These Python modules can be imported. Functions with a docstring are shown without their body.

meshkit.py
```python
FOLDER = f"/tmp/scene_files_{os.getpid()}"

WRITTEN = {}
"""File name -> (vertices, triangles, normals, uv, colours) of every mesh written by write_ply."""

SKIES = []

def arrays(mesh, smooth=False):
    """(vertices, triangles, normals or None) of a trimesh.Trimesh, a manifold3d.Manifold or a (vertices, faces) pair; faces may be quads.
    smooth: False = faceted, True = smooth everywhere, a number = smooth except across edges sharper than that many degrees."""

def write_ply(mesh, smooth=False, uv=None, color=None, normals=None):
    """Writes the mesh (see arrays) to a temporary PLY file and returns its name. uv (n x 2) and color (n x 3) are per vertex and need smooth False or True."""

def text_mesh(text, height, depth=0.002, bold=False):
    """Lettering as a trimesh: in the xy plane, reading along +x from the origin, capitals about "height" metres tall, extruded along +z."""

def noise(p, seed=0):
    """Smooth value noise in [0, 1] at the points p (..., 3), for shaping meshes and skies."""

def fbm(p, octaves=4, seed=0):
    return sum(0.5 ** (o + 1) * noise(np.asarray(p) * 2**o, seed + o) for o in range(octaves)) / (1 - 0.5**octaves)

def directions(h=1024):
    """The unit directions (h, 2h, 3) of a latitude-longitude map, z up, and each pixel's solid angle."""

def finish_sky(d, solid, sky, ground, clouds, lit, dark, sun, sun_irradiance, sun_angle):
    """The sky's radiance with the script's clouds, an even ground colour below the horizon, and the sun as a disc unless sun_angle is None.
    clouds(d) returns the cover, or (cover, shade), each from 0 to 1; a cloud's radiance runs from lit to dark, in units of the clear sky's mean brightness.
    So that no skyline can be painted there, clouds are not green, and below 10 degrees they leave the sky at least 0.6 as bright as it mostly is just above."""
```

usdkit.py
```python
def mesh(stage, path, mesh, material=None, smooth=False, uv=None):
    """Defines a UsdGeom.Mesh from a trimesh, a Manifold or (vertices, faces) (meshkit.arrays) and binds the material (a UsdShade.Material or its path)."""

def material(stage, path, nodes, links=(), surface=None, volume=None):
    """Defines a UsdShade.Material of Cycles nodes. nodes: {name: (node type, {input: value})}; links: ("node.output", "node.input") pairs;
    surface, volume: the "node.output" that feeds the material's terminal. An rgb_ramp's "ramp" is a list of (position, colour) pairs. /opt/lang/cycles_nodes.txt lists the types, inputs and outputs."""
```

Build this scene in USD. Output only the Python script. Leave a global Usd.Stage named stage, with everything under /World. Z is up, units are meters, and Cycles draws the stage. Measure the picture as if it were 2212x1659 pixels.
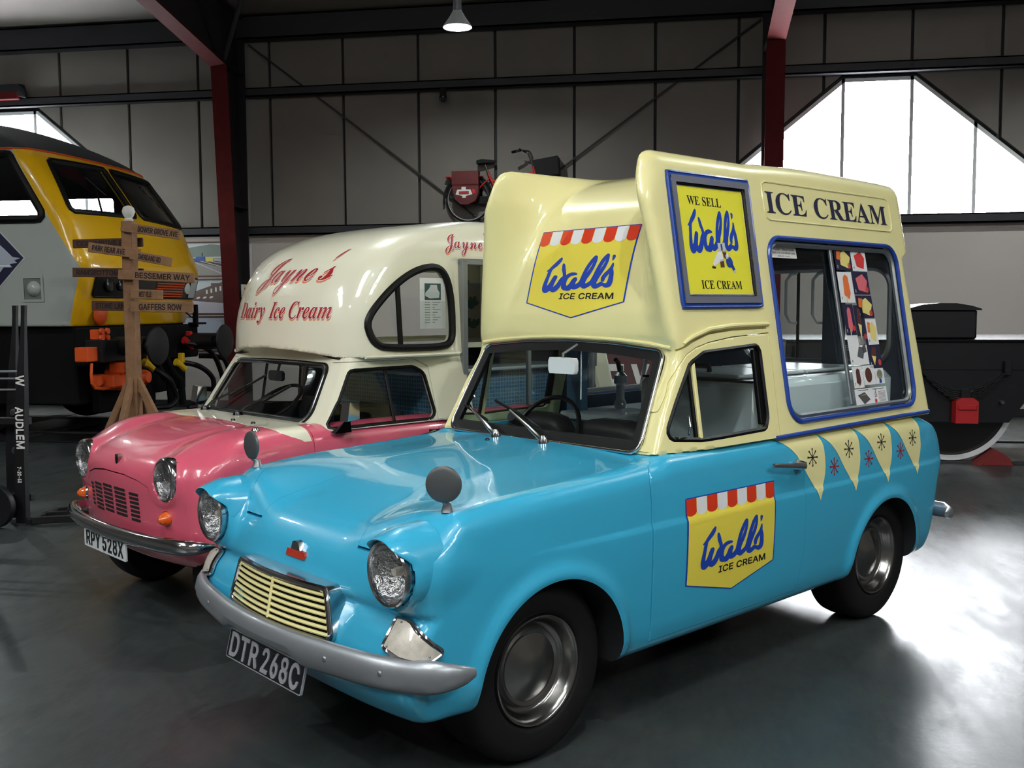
import math, json, random
import numpy as np, trimesh, shapely, manifold3d
from shapely.geometry import Polygon, LineString, Point, box as sbox
from shapely.ops import unary_union
from shapely import affinity
from scipy.interpolate import PchipInterpolator
import usdkit
from pxr import Usd, UsdGeom, UsdShade, UsdLux, Gf, Sdf, Vt

stage = Usd.Stage.CreateInMemory()
UsdGeom.SetStageUpAxis(stage, 'Z')
UsdGeom.SetStageMetersPerUnit(stage, 1.0)
UsdGeom.Xform.Define(stage, '/World')
UsdGeom.Scope.Define(stage, '/World/Looks')
rng = random.Random(5)

# ---------------------------------------------------------------- camera, light, exposure
CAM = np.array([0.0, 0.0, 1.5383]); YAW, PITCH, ROLL, FPX = math.radians(99.24), .0755, -.0048, 2145.85
EXPOSURE = -0.25
PANE_GLOW = 40.0          # daylight in the glazed gables of the back wall
FRONT_GLOW = 15.0         # daylight in the roof lights behind the camera
LAMP_GLOW = 3000.0        # the pendant lamps
LAMPS = [(-2.64, 12.2), (5.2, 12.2), (-10.4, 12.2), (-2.2, 6.6), (3.6, 6.9), (-8.6, 6.6), (-5.4, 1.2), (.6, 1.6), (6.0, 1.6), (-2.4, -2.6), (3.4, -2.6), (-8.2, -3.0)]


def camera():
    f = np.array([math.cos(YAW) * math.cos(PITCH), math.sin(YAW) * math.cos(PITCH), -math.sin(PITCH)])
    r = np.array([math.sin(YAW), -math.cos(YAW), 0.0]); u = np.cross(r, f)
    r, u = math.cos(ROLL) * r + math.sin(ROLL) * u, -math.sin(ROLL) * r + math.cos(ROLL) * u
    c = UsdGeom.Camera.Define(stage, '/World/camera')
    m = np.eye(4); m[0, :3], m[1, :3], m[2, :3], m[3, :3] = r, u, -f, CAM
    UsdGeom.Xformable(c).AddTransformOp().Set(Gf.Matrix4d(*map(float, m.ravel())))
    c.CreateHorizontalApertureAttr(36.0); c.CreateVerticalApertureAttr(27.0)
    c.CreateFocalLengthAttr(36.0 * FPX / 2212)
    c.CreateClippingRangeAttr(Gf.Vec2f(.05, 200)); c.CreateExposureAttr(EXPOSURE)


camera()

# ---------------------------------------------------------------- materials
M = {}


def srgb(r, g, b):
    return tuple(((c / 255) / 12.92 if c / 255 < .04045 else ((c / 255 + .055) / 1.055) ** 2.4) for c in (r, g, b))


def mat(name, rgb, rough=.5, metal=0., coat=0., spec=.5, noise=None, bump=None, emit=0., **kw):
    """rgb in sRGB bytes; noise=(scale, second rgb, amount) mottles the colour; bump=(scale, distance)."""
    nodes = {'p': ('principled_bsdf', {'base_color': srgb(*rgb), 'roughness': rough, 'metallic': metal, 'coat_weight': coat, 'specular_ior_level': spec, **kw})}
    links = []
    if emit:
        nodes['p'][1].update(emission_color=srgb(*rgb), emission_strength=emit)
    if noise or bump:
        nodes['g'] = ('texture_coordinate', {})
    if noise:
        nodes['n'] = ('noise_texture', {'scale': noise[0], 'detail': 5., 'roughness': .6})
        nodes['r'] = ('rgb_ramp', {'ramp': [(.5 - noise[2] / 2, srgb(*rgb)), (.5 + noise[2] / 2, srgb(*noise[1]))]})
        links += [('g.object', 'n.vector'), ('n.fac', 'r.fac'), ('r.color', 'p.base_color')]
        nodes['p'][1].pop('base_color')
    if bump:
        nodes['bn'] = ('noise_texture', {'scale': bump[0], 'detail': 4.})
        nodes['b'] = ('bump', {'strength': 1.0, 'distance': bump[1]})
        links += [('g.object', 'bn.vector'), ('bn.fac', 'b.height'), ('b.normal', 'p.normal')]
    M[name] = usdkit.material(stage, '/World/Looks/' + name, nodes, links, surface='p.BSDF')
    return M[name]


def mat_glass(name, tint=(1, 1, 1), ior=1.5, gloss=(1, 1, 1)):
    """A pane: see-through, mirroring by the angle on the face where the light comes in."""
    M[name] = usdkit.material(stage, '/World/Looks/' + name, {
        't': ('transparent_bsdf', {'color': tint}), 'g': ('glossy_bsdf', {'color': gloss, 'roughness': .02}), 'ge': ('geometry', {}),
        'i': ('math', {'math_type': 'subtract', 'value1': 1.0}), 'x': ('math', {'math_type': 'multiply'}),
        'f': ('fresnel', {'IOR': ior}), 'm': ('mix_closure', {})},
        [('ge.backfacing', 'i.value2'), ('i.value', 'x.value1'), ('f.fac', 'x.value2'), ('x.value', 'm.fac'), ('t.BSDF', 'm.closure1'), ('g.BSDF', 'm.closure2')], surface='m.closure')


def mat_emit(name, rgb, strength):
    M[name] = usdkit.material(stage, '/World/Looks/' + name, {'e': ('emission', {'color': rgb, 'strength': strength})}, surface='e.emission')


mat('paint_blue', (54, 171, 211), .32, coat=1.0)
mat('paint_yellow', (243, 233, 168), .35, coat=1.0)
mat('paint_pink', (218, 92, 116), .32, coat=1.0)
mat('paint_cream', (232, 228, 205), .35, coat=1.0)
mat('chrome', (205, 205, 208), .12, metal=1.)
mat('chrome_dull', (150, 149, 147), .22, metal=1.)
mat('silver_paint', (158, 162, 168), .38, metal=.65, coat=.3)
mat('tyre', (13, 13, 13), .7, spec=.3, bump=(60, .001))
mat('rubber', (6, 6, 7), .45, spec=.3)
mat('black_gloss', (8, 8, 10), .25)
mat('black_matt', (12, 12, 13), .85)
mat('black_iron', (11, 11, 14), .5, spec=.35, noise=(3, (20, 20, 24), .5))
mat('well_dark', (20, 22, 26), .9)
mat('print_red', (226, 58, 20), .35, coat=.6)
mat('print_white', (236, 236, 238), .35, coat=.6)
mat('print_yellow', (240, 220, 80), .35, coat=.6)
mat('print_lemon', (240, 232, 62), .35, coat=.6)
mat('print_blue', (22, 66, 178), .35, coat=.6)
mat('print_black', (22, 20, 22), .4, coat=.4)
mat('print_darkred', (164, 14, 16), .4, coat=.15)
mat('print_orange', (232, 128, 70), .4)
mat('trim_blue', (26, 66, 158), .35, coat=.4)
mat('grey_frame', (132, 134, 150), .35, metal=.4)
mat('alloy', (150, 154, 158), .4, metal=.8)
mat('cab_dark', (34, 40, 46), .7)
mat('cab_blue', (70, 116, 150), .55)
mat('cab_navy', (38, 52, 70), .6)
mat('seat_black', (22, 21, 22), .55)
mat('freezer', (222, 234, 236), .22, coat=.6)
mat('freezer_dark', (100, 112, 116), .4)
mat('white_plastic', (226, 228, 226), .4)
mat('mirror_back', (92, 94, 96), .45, metal=.5)
mat('amber', (226, 96, 20), .15, coat=1.0)
mat('lamp_white', (224, 216, 204), .25, coat=.8, noise=(26, (176, 170, 160), .5))
mat('badge_red', (176, 48, 30), .3, coat=1.0)
mat('plate_black', (14, 15, 20), .35, coat=.5)
mat('plate_white', (222, 226, 230), .4, coat=.3)
mat('plate_silver', (186, 188, 196), .3, metal=.4)
mat('lens_inner', (190, 192, 194), .16, metal=1., bump=(34, .02))
mat_glass('glass', (.93, .95, .95), 1.5)
mat_glass('glass_dark', (.55, .6, .62), 1.5)
mat_glass('glass_lens', (.98, .98, .98), 1.45)
mat('hall_panel', (128, 122, 116), .8, noise=(1.1, (112, 107, 102), .7), bump=(9, .002))
mat('hall_wall', (214, 205, 200), .8, noise=(.8, (202, 194, 188), .6))
mat('joint_dark', (38, 40, 42), .7)
mat('rail_dark', (40, 41, 46), .6)
mat('steel_red', (92, 25, 27), .75, spec=.15, noise=(5, (74, 19, 22), .6))
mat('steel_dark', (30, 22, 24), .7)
mat('ceiling_sheet', (126, 121, 116), .85)
mat('rod', (48, 48, 50), .6)
mat('alu_white', (210, 210, 212), .5)
mat('enamel', (200, 206, 206), .4)
mat('cardboard', (222, 220, 214), .7)
mat('wood_old', (168, 126, 92), .75, noise=(9, (112, 78, 52), .8), bump=(30, .002))
mat('wood_dark', (98, 62, 44), .8, noise=(9, (70, 44, 34), .8), bump=(30, .002))
mat('loco_yellow', (240, 184, 12), .3, coat=.8)
mat('loco_grey', (172, 178, 174), .35, coat=.7)
mat('loco_roof', (46, 52, 56), .5)
mat('recess_grey', (112, 118, 114), .5)
mat('loco_black', (5, 5, 7), .8, spec=.2)
mat('loco_orange', (224, 84, 22), .5)
mat('red_rubber', (200, 32, 34), .5)
mat('yellow_rubber', (230, 186, 30), .5)
mat('tender_black', (13, 14, 20), .35, coat=.3)
mat('axle_red', (178, 26, 32), .5)
mat('tyre_white', (220, 222, 226), .5)
mat('chock_red', (120, 34, 34), .8)
mat('bag_red', (92, 20, 22), .6)
mat('post_red', (186, 34, 34), .5)
mat('spoke', (120, 120, 122), .3, metal=.9)
mat('maroon', (84, 40, 46), .55)
mat('tile_grout', (110, 150, 175), .6)
mat('tile_blue', (70, 132, 178), .25, coat=.5)
mat('sky_pale', (196, 202, 206), .6); mat('pic_green', (128, 140, 136), .6); mat('pic_grey', (150, 146, 142), .6)
mat('pic_dark', (84, 80, 82), .6); mat('pic_brown', (108, 88, 84), .6); mat('pic_blue', (70, 96, 170), .6); mat('pic_yellow', (226, 210, 70), .6); mat('pic_violet', (196, 190, 204), .6); mat('pic_mist', (176, 182, 198), .6)
mat('mount_white', (226, 224, 222), .6); mat('frame_brown', (86, 54, 40), .5)
mat('ice_red', (214, 62, 60), .4); mat('ice_pink', (222, 110, 120), .4); mat('ice_cream', (232, 214, 130), .4); mat('ice_brown', (92, 50, 44), .4); mat('ice_navy', (38, 38, 66), .4); mat('ice_orange', (232, 118, 62), .4)
mat('leaf_print', (52, 84, 82), .6)
mat('canvas_grey', (196, 200, 198), .5)
mat_emit('pane_glow', (.93, .96, 1.), PANE_GLOW)
mat_emit('roof_glow', (1., .99, .97), FRONT_GLOW)
mat_emit('bulb_glow', (.92, 1., .97), LAMP_GLOW)
# the floor: old dark green-grey gloss paint over concrete, worn and scuffed
M['floor_paint'] = usdkit.material(stage, '/World/Looks/floor_paint', {
    'g': ('geometry', {}), 'n1': ('noise_texture', {'scale': .55, 'detail': 8., 'roughness': .62}), 'n2': ('noise_texture', {'scale': 14., 'detail': 6., 'roughness': .7}),
    'mp': ('mapping', {'scale': (1.4, .5, 1.)}), 'n3': ('noise_texture', {'scale': 2.2, 'detail': 7., 'roughness': .7}),
    'r1': ('rgb_ramp', {'ramp': [(.3, srgb(46, 52, 54)), (.55, srgb(64, 70, 70)), (.75, srgb(86, 88, 88))]}),
    'r2': ('rgb_ramp', {'ramp': [(.3, (.22,) * 3), (.7, (.42,) * 3)]}), 'b': ('bump', {'strength': .6, 'distance': .0012}),
    'm': ('mix', {'mix_type': 'multiply', 'fac': .35}), 'p': ('principled_bsdf', {'specular_ior_level': .5})},
    [('g.position', 'n1.vector'), ('g.position', 'n2.vector'), ('g.position', 'mp.vector'), ('mp.vector', 'n3.vector'), ('n1.fac', 'r1.fac'), ('n3.fac', 'r2.fac'),
     ('r1.color', 'm.color1'), ('n2.color', 'm.color2'), ('m.color', 'p.base_color'), ('r2.color', 'p.roughness'), ('n2.fac', 'b.height'), ('b.normal', 'p.normal')], surface='p.BSDF')

# ---------------------------------------------------------------- prims
_used = {}


def unique(parent, name):
    k = (parent, name); n = _used.get(k, 0); _used[k] = n + 1
    return f'{parent}/{name}' + (f'_{n:03d}' if n else '')


def tag(prim, label=None, cat=None, group=None, kind=None):
    for k, v in (('label', label), ('category', cat), ('group', group), ('kind', kind)):
        if v: prim.SetCustomDataByKey(k, v)
    return prim


def thing(name, label=None, cat=None, loc=(0, 0, 0), rotz=0, group=None, kind=None):
    x = UsdGeom.Xform.Define(stage, unique('/World', name))
    x.AddTranslateOp().Set(Gf.Vec3d(*map(float, loc)))
    if rotz: x.AddRotateZOp().Set(float(math.degrees(rotz)))
    return tag(x.GetPrim(), label, cat, group, kind)


def part(parent, name, mesh, material, smooth=32, label=None, kind=None):
    p = '/World' if parent is None else str(parent.GetPath())
    if isinstance(mesh, (list, tuple)) and not isinstance(mesh[0], np.ndarray): mesh = cat(mesh)
    m = usdkit.mesh(stage, unique(p, name), mesh, M[material], smooth=smooth)
    return tag(m.GetPrim(), label, kind=kind)


def top(name, mesh, material, label=None, cat_=None, group=None, kind=None, smooth=32):
    return tag(part(None, name, mesh, material, smooth), label, cat_, group, kind)


def copy(src, loc, rotz=0, label=None, group=None):
    was = src.GetCustomData()
    r = thing(src.GetName().split('_0')[0], label or was.get('label'), was.get('category'), loc, rotz, group or was.get('group'), was.get('kind'))
    r.GetReferences().AddInternalReference(src.GetPath()); r.SetInstanceable(True)
    return r


# ---------------------------------------------------------------- shapes
def cat(ms):
    ms = [m for m in ms if m is not None]
    ms = [to_tm(m) if isinstance(m, manifold3d.Manifold) else m for m in ms]
    return trimesh.util.concatenate(ms)


def to_tm(m):
    q = m.to_mesh(); return trimesh.Trimesh(np.array(q.vert_properties[:, :3]), np.array(q.tri_verts), process=False)


def to_mf(t):
    m = manifold3d.Manifold(manifold3d.Mesh(np.ascontiguousarray(t.vertices, np.float32), np.ascontiguousarray(t.faces, np.uint32)))
    if m.status() != manifold3d.Error.NoError:
        t = t.copy(); t.merge_vertices(); t.fix_normals()
        m = manifold3d.Manifold(manifold3d.Mesh(np.ascontiguousarray(t.vertices, np.float32), np.ascontiguousarray(t.faces, np.uint32)))
    if m.status() != manifold3d.Error.NoError: print('manifold', m.status())
    return m


def hull(pts):
    return to_tm(manifold3d.Manifold.hull_points(np.asarray(pts, float)))


def bx(x0, x1, y0, y1, z0, z1, c=.004):
    """A box with chamfered edges."""
    c = min(c, .45 * (x1 - x0), .45 * (y1 - y0), .45 * (z1 - z0)); P = []
    if c <= 0: return trimesh.creation.box(bounds=[(x0, y0, z0), (x1, y1, z1)])
    for x, sx in ((x0, 1), (x1, -1)):
        for y, sy in ((y0, 1), (y1, -1)):
            for z, sz in ((z0, 1), (z1, -1)):
                P += [(x, y + sy * c, z + sz * c), (x + sx * c, y, z + sz * c), (x + sx * c, y + sy * c, z)]
    return hull(P)


def frame_of(d):
    d = np.asarray(d, float); d = d / np.linalg.norm(d)
    a = np.array([0, 0, 1.]) if abs(d[2]) < .9 else np.array([1., 0, 0])
    u = np.cross(a, d); u /= np.linalg.norm(u); return u, np.cross(d, u), d


def tube(pts, r, n=8, closed=False, caps=True):
    """A round tube along the points; r a number or one per point."""
    P = np.asarray(pts, float); k = len(P); r = np.broadcast_to(r, k)
    T = np.roll(P, -1, 0) - np.roll(P, 1, 0)
    if not closed: T[0], T[-1] = P[1] - P[0], P[-1] - P[-2]
    T /= np.maximum(np.linalg.norm(T, axis=1, keepdims=True), 1e-9)
    u = frame_of(T[0])[0]; V = []
    an = np.arange(n) / n * 2 * np.pi
    for i in range(k):
        u = u - T[i] * (u @ T[i]); u /= np.linalg.norm(u); w = np.cross(T[i], u)
        V.append(P[i] + r[i] * (np.cos(an)[:, None] * u + np.sin(an)[:, None] * w))
    V = np.vstack(V); F = []
    for i in range(k if closed else k - 1):
        a, b = i * n, (i + 1) % k * n
        for j in range(n):
            q = (j + 1) % n; F += [(a + j, a + q, b + q), (a + j, b + q, b + j)]
    if not closed and caps:
        V = np.vstack([V, P[0], P[-1]]); e = len(V)
        for j in range(n):
            q = (j + 1) % n; F += [(q, j, e - 2), ((k - 1) * n + j, (k - 1) * n + q, e - 1)]
    return trimesh.Trimesh(V, F, process=False)


def bar(p0, p1, r, n=10): return tube([p0, p1], r, n)


def beam(p0, p1, w, h, up=(0, 0, 1), c=.004):
    """A straight rectangular bar from p0 to p1, w wide across and h high along up."""
    p0, p1, up = (np.asarray(a, float) for a in (p0, p1, up)); d = p1 - p0; L = np.linalg.norm(d); d /= L
    s = np.cross(up, d); s /= np.linalg.norm(s); u = np.cross(d, s)
    m = bx(0, L, -w / 2, w / 2, -h / 2, h / 2, c)
    T = np.eye(4); T[:3, 0], T[:3, 1], T[:3, 2], T[:3, 3] = d, s, u, p0
    return m.apply_transform(T)


def lathe(prof, n=40, axis='z', at=(0, 0, 0)):
    """Revolves (radius, height) pairs about an axis through at."""
    prof = np.asarray(prof, float); an = np.arange(n) / n * 2 * np.pi; k = len(prof)
    V = np.stack([np.outer(prof[:, 0], np.cos(an)), np.outer(prof[:, 0], np.sin(an)), np.repeat(prof[:, 1:], n, 1)], -1).reshape(-1, 3); F = []
    for i in range(k - 1):
        for j in range(n):
            q = (j + 1) % n; F += [(i * n + j, i * n + q, (i + 1) * n + q), (i * n + j, (i + 1) * n + q, (i + 1) * n + j)]
    m = trimesh.Trimesh(V, F, process=False); m.merge_vertices(); m.update_faces(m.nondegenerate_faces())
    return turn(m, axis, at)


def turn(m, axis, at=(0, 0, 0)):
    """z becomes the named axis ('x', '-x', 'y', '-y', 'z')."""
    R = {'z': np.eye(3), 'x': [[0, 0, 1], [1, 0, 0], [0, 1, 0]], '-x': [[0, 0, -1], [-1, 0, 0], [0, 1, 0]], 'y': [[0, 1, 0], [0, 0, 1], [1, 0, 0]], '-y': [[0, -1, 0], [0, 0, -1], [1, 0, 0]]}[axis]
    T = np.eye(4); T[:3, :3] = R; T[:3, 3] = at; return m.apply_transform(T)


def polys(g): return [q for q in getattr(g, 'geoms', [g]) if q.geom_type == 'Polygon' and q.area > 1e-8]


def prism(poly, d0, d1, plane='xz'):
    """A polygon extruded: plane 'xz' along y, 'yz' along x, 'xy' along z, from d0 to d1."""
    out = []
    for g in polys(poly if hasattr(poly, 'geom_type') else Polygon(poly).buffer(0)):
        m = trimesh.creation.extrude_polygon(g, d1 - d0, engine='earcut'); v = m.vertices.copy(); a, b, c = v[:, 0], v[:, 1], v[:, 2] + d0
        m.vertices = np.stack({'xz': (a, c, b), 'yz': (c, a, b), 'xy': (a, b, c)}[plane], 1)
        if plane == 'xz': m.invert()
        out.append(m)
    return out[0] if len(out) == 1 else cat(out)


def rrect(x0, x1, y0, y1, r, n=6): return sbox(x0 + r, y0 + r, x1 - r, y1 - r).buffer(r, quad_segs=n)


def rounded(pts, r, n=6): return Polygon(pts).buffer(-r, join_style=2).buffer(r, quad_segs=n)


def ring_pts(poly, step):
    L = poly.exterior.length; k = max(8, int(L / step))
    return np.array([poly.exterior.interpolate(i / k * L).coords[0] for i in range(k)])


def flat(poly, step=None):
    """A polygon as triangles in the plane: (points n x 2, faces), edges at most step long."""
    V, F, o = [], [], 0
    for g in polys(poly):
        v, f = trimesh.creation.triangulate_polygon(g, engine='earcut'); v = np.asarray(v)[:, :2]
        if step:
            v3, f = trimesh.remesh.subdivide_to_size(np.c_[v, np.zeros(len(v))], f, step, max_iter=12); v = v3[:, :2]
        V.append(v); F.append(np.asarray(f) + o); o += len(v)
    return np.vstack(V), np.vstack(F)


# ---------------------------------------------------------------- implicit bodies
def smax(a, b, k):
    h = np.maximum(k - np.abs(a - b), 0) / k; return np.maximum(a, b) + h * h * k / 4


def smin(a, b, k): return -smax(-a, -b, k)


def sstep(a, b, x):
    t = np.clip((x - a) / (b - a), 0, 1); return t * t * (3 - 2 * t)


def curve(xs, ys):
    o = np.argsort(xs); xs, ys = np.asarray(xs, float)[o], np.asarray(ys, float)[o]
    X = np.linspace(xs[0], xs[-1], 3000); Yv = PchipInterpolator(xs, ys)(X)
    return lambda x: np.interp(x, X, Yv)


def grad(f, P, e=2e-4):
    g = np.empty_like(P)
    for k in range(3):
        d = np.zeros(3); d[k] = e; g[:, k] = (f(P + d) - f(P - d)) / (2 * e)
    return g


def sdf_mesh(f, lo, hi, h):
    """Surface nets of f < 0 on a grid, evaluated only near the surface and then pulled onto it."""
    lo, hi = np.asarray(lo, float), np.asarray(hi, float); c = 4
    n = (np.ceil((hi - lo) / (h * c)).astype(int)) * c + 1
    ax = [lo[k] + np.arange(n[k]) * h for k in range(3)]
    cg = [a[::c] for a in ax]; G = np.stack(np.meshgrid(*cg, indexing='ij'), -1)
    C = f(G.reshape(-1, 3)).reshape(G.shape[:3])
    near = np.abs(C) < 2.2 * h * c
    blk = np.zeros(np.array(C.shape) - 1, bool)
    for i in (0, 1):
        for j in (0, 1):
            for k in (0, 1):
                s = tuple(slice(d, d + m) for d, m in zip((i, j, k), blk.shape)); blk |= near[s]
                blk |= (C[s] < 0) != (C[:-1, :-1, :-1] < 0)
    F = np.repeat(np.repeat(np.repeat(np.where(C < 0, -1., 1.).astype(np.float32), c, 0), c, 1), c, 2)[:n[0], :n[1], :n[2]].copy()
    need = np.zeros(n, bool)
    for b in np.argwhere(blk):
        i, j, k = b * c; need[i:i + c + 1, j:j + c + 1, k:k + c + 1] = True
    I = np.argwhere(need); F[need] = f(lo + I * h)
    S = F < 0
    sl = lambda i, j, k: tuple(slice(d, m - 1 + d) for d, m in zip((i, j, k), n))
    cnt = sum(S[sl(i, j, k)].astype(np.int8) for i in (0, 1) for j in (0, 1) for k in (0, 1))
    act = (cnt > 0) & (cnt < 8); A = np.argwhere(act)
    idx = np.full(act.shape, -1, np.int32); idx[act] = np.arange(len(A))
    acc, num = np.zeros((len(A), 3)), np.zeros(len(A))
    off = np.array([(i, j, k) for i in (0, 1) for j in (0, 1) for k in (0, 1)])
    val = [F[tuple((A + o).T)] for o in off]
    for a in range(8):
        for b in range(a + 1, 8):
            if np.abs(off[a] - off[b]).sum() != 1: continue
            m = (val[a] < 0) != (val[b] < 0); t = val[a][m] / (val[a][m] - val[b][m])
            acc[m] += off[a] + t[:, None] * (off[b] - off[a]); num[m] += 1
    V = lo + h * (A + acc / num[:, None]); Q = []
    for k in range(3):
        e = [np.zeros(3, int) for _ in range(3)]; e[0][k] = 1; e[1][(k + 1) % 3] = 1; e[2][(k + 2) % 3] = 1
        s0 = tuple(slice(1 if d != k else 0, m - 1) for d, m in enumerate(n)); s1 = tuple(slice(1, m - 1) if d != k else slice(1, m) for d, m in enumerate(n))
        ch = S[s0] != S[s1]; E = np.argwhere(ch); E = E + [1 if d != k else 0 for d in range(3)]
        q = np.stack([idx[tuple((E - e[1] - e[2]).T)], idx[tuple((E - e[2]).T)], idx[tuple(E.T)], idx[tuple((E - e[1]).T)]], 1)
        fl = ~S[tuple(E.T)]; q[fl] = q[fl][:, ::-1]; Q.append(q)
    Q = np.vstack(Q)
    for _ in range(4):
        v, g = f(V), grad(f, V); st = g * (v / np.maximum((g * g).sum(1), .05))[:, None]
        l = np.linalg.norm(st, axis=1, keepdims=True); V = V - st * np.minimum(1, .6 * h / np.maximum(l, 1e-9))
    d1 = np.linalg.norm(V[Q[:, 0]] - V[Q[:, 2]], axis=1); d2 = np.linalg.norm(V[Q[:, 1]] - V[Q[:, 3]], axis=1); w = d1 < d2
    T = np.vstack([Q[w][:, [0, 1, 2]], Q[w][:, [0, 2, 3]], Q[~w][:, [1, 2, 3]], Q[~w][:, [1, 3, 0]]])
    return trimesh.Trimesh(V, T, process=False)


def cast(f, P, d, far=.5, n=44):
    """The first point where f turns negative along direction d, starting from P - far*d."""
    P = np.asarray(P, float); d = np.asarray(d, float); d = d / np.linalg.norm(d)
    ts = np.linspace(-far, far, n); val = np.stack([f(P + t * d) for t in ts])
    neg = val < 0; i = np.clip(neg.argmax(0), 1, n - 1); a, b = ts[i - 1], ts[i]
    for _ in range(20):
        m = (a + b) / 2; inside = f(P + m[:, None] * d) < 0; b = np.where(inside, m, b); a = np.where(inside, a, m)
    return P + ((a + b) / 2)[:, None] * d


def decal(f, poly, org, ex, ey, d, lift=.002, step=.03, far=.4):
    """A flat print laid on the body f: the polygon, in metres along ex and ey from org, pressed on along d."""
    v, F = flat(poly, step); org, ex, ey, d = (np.asarray(a, float) for a in (org, ex, ey, d))
    P = cast(f, org + v[:, :1] * ex + v[:, 1:] * ey, d, far)
    g = grad(f, P); g /= np.linalg.norm(g, axis=1, keepdims=True)
    m = trimesh.Trimesh(P + lift * g, F, process=False)
    if len(F) and (m.face_normals @ d).mean() > 0: m.invert()
    return m


def slab(P, F, off):
    """A sheet of triangles given thickness: its back lies at P + off."""
    P = np.asarray(P, float); n = len(P); e = trimesh.Trimesh(P, F, process=False)
    ed = e.edges[trimesh.grouping.group_rows(e.edges_sorted, require_count=1)]
    W = np.vstack([[(i, j, j + n), (i, j + n, i + n)] for i, j in ed]).reshape(-1, 3)
    return trimesh.Trimesh(np.vstack([P, P + off]), np.vstack([F, np.asarray(F)[:, ::-1] + n, W[:, ::-1]]), process=False)


def on_body(f, pts, org, ex, ey, d, lift=0., far=.4):
    v = np.asarray(pts, float); org, ex, ey, d = (np.asarray(a, float) for a in (org, ex, ey, d))
    P = cast(f, org + v[:, :1] * ex + v[:, 1:] * ey, d, far)
    if np.any(lift):
        g = grad(f, P); P = P + lift * g / np.linalg.norm(g, axis=1, keepdims=True)
    return P


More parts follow.
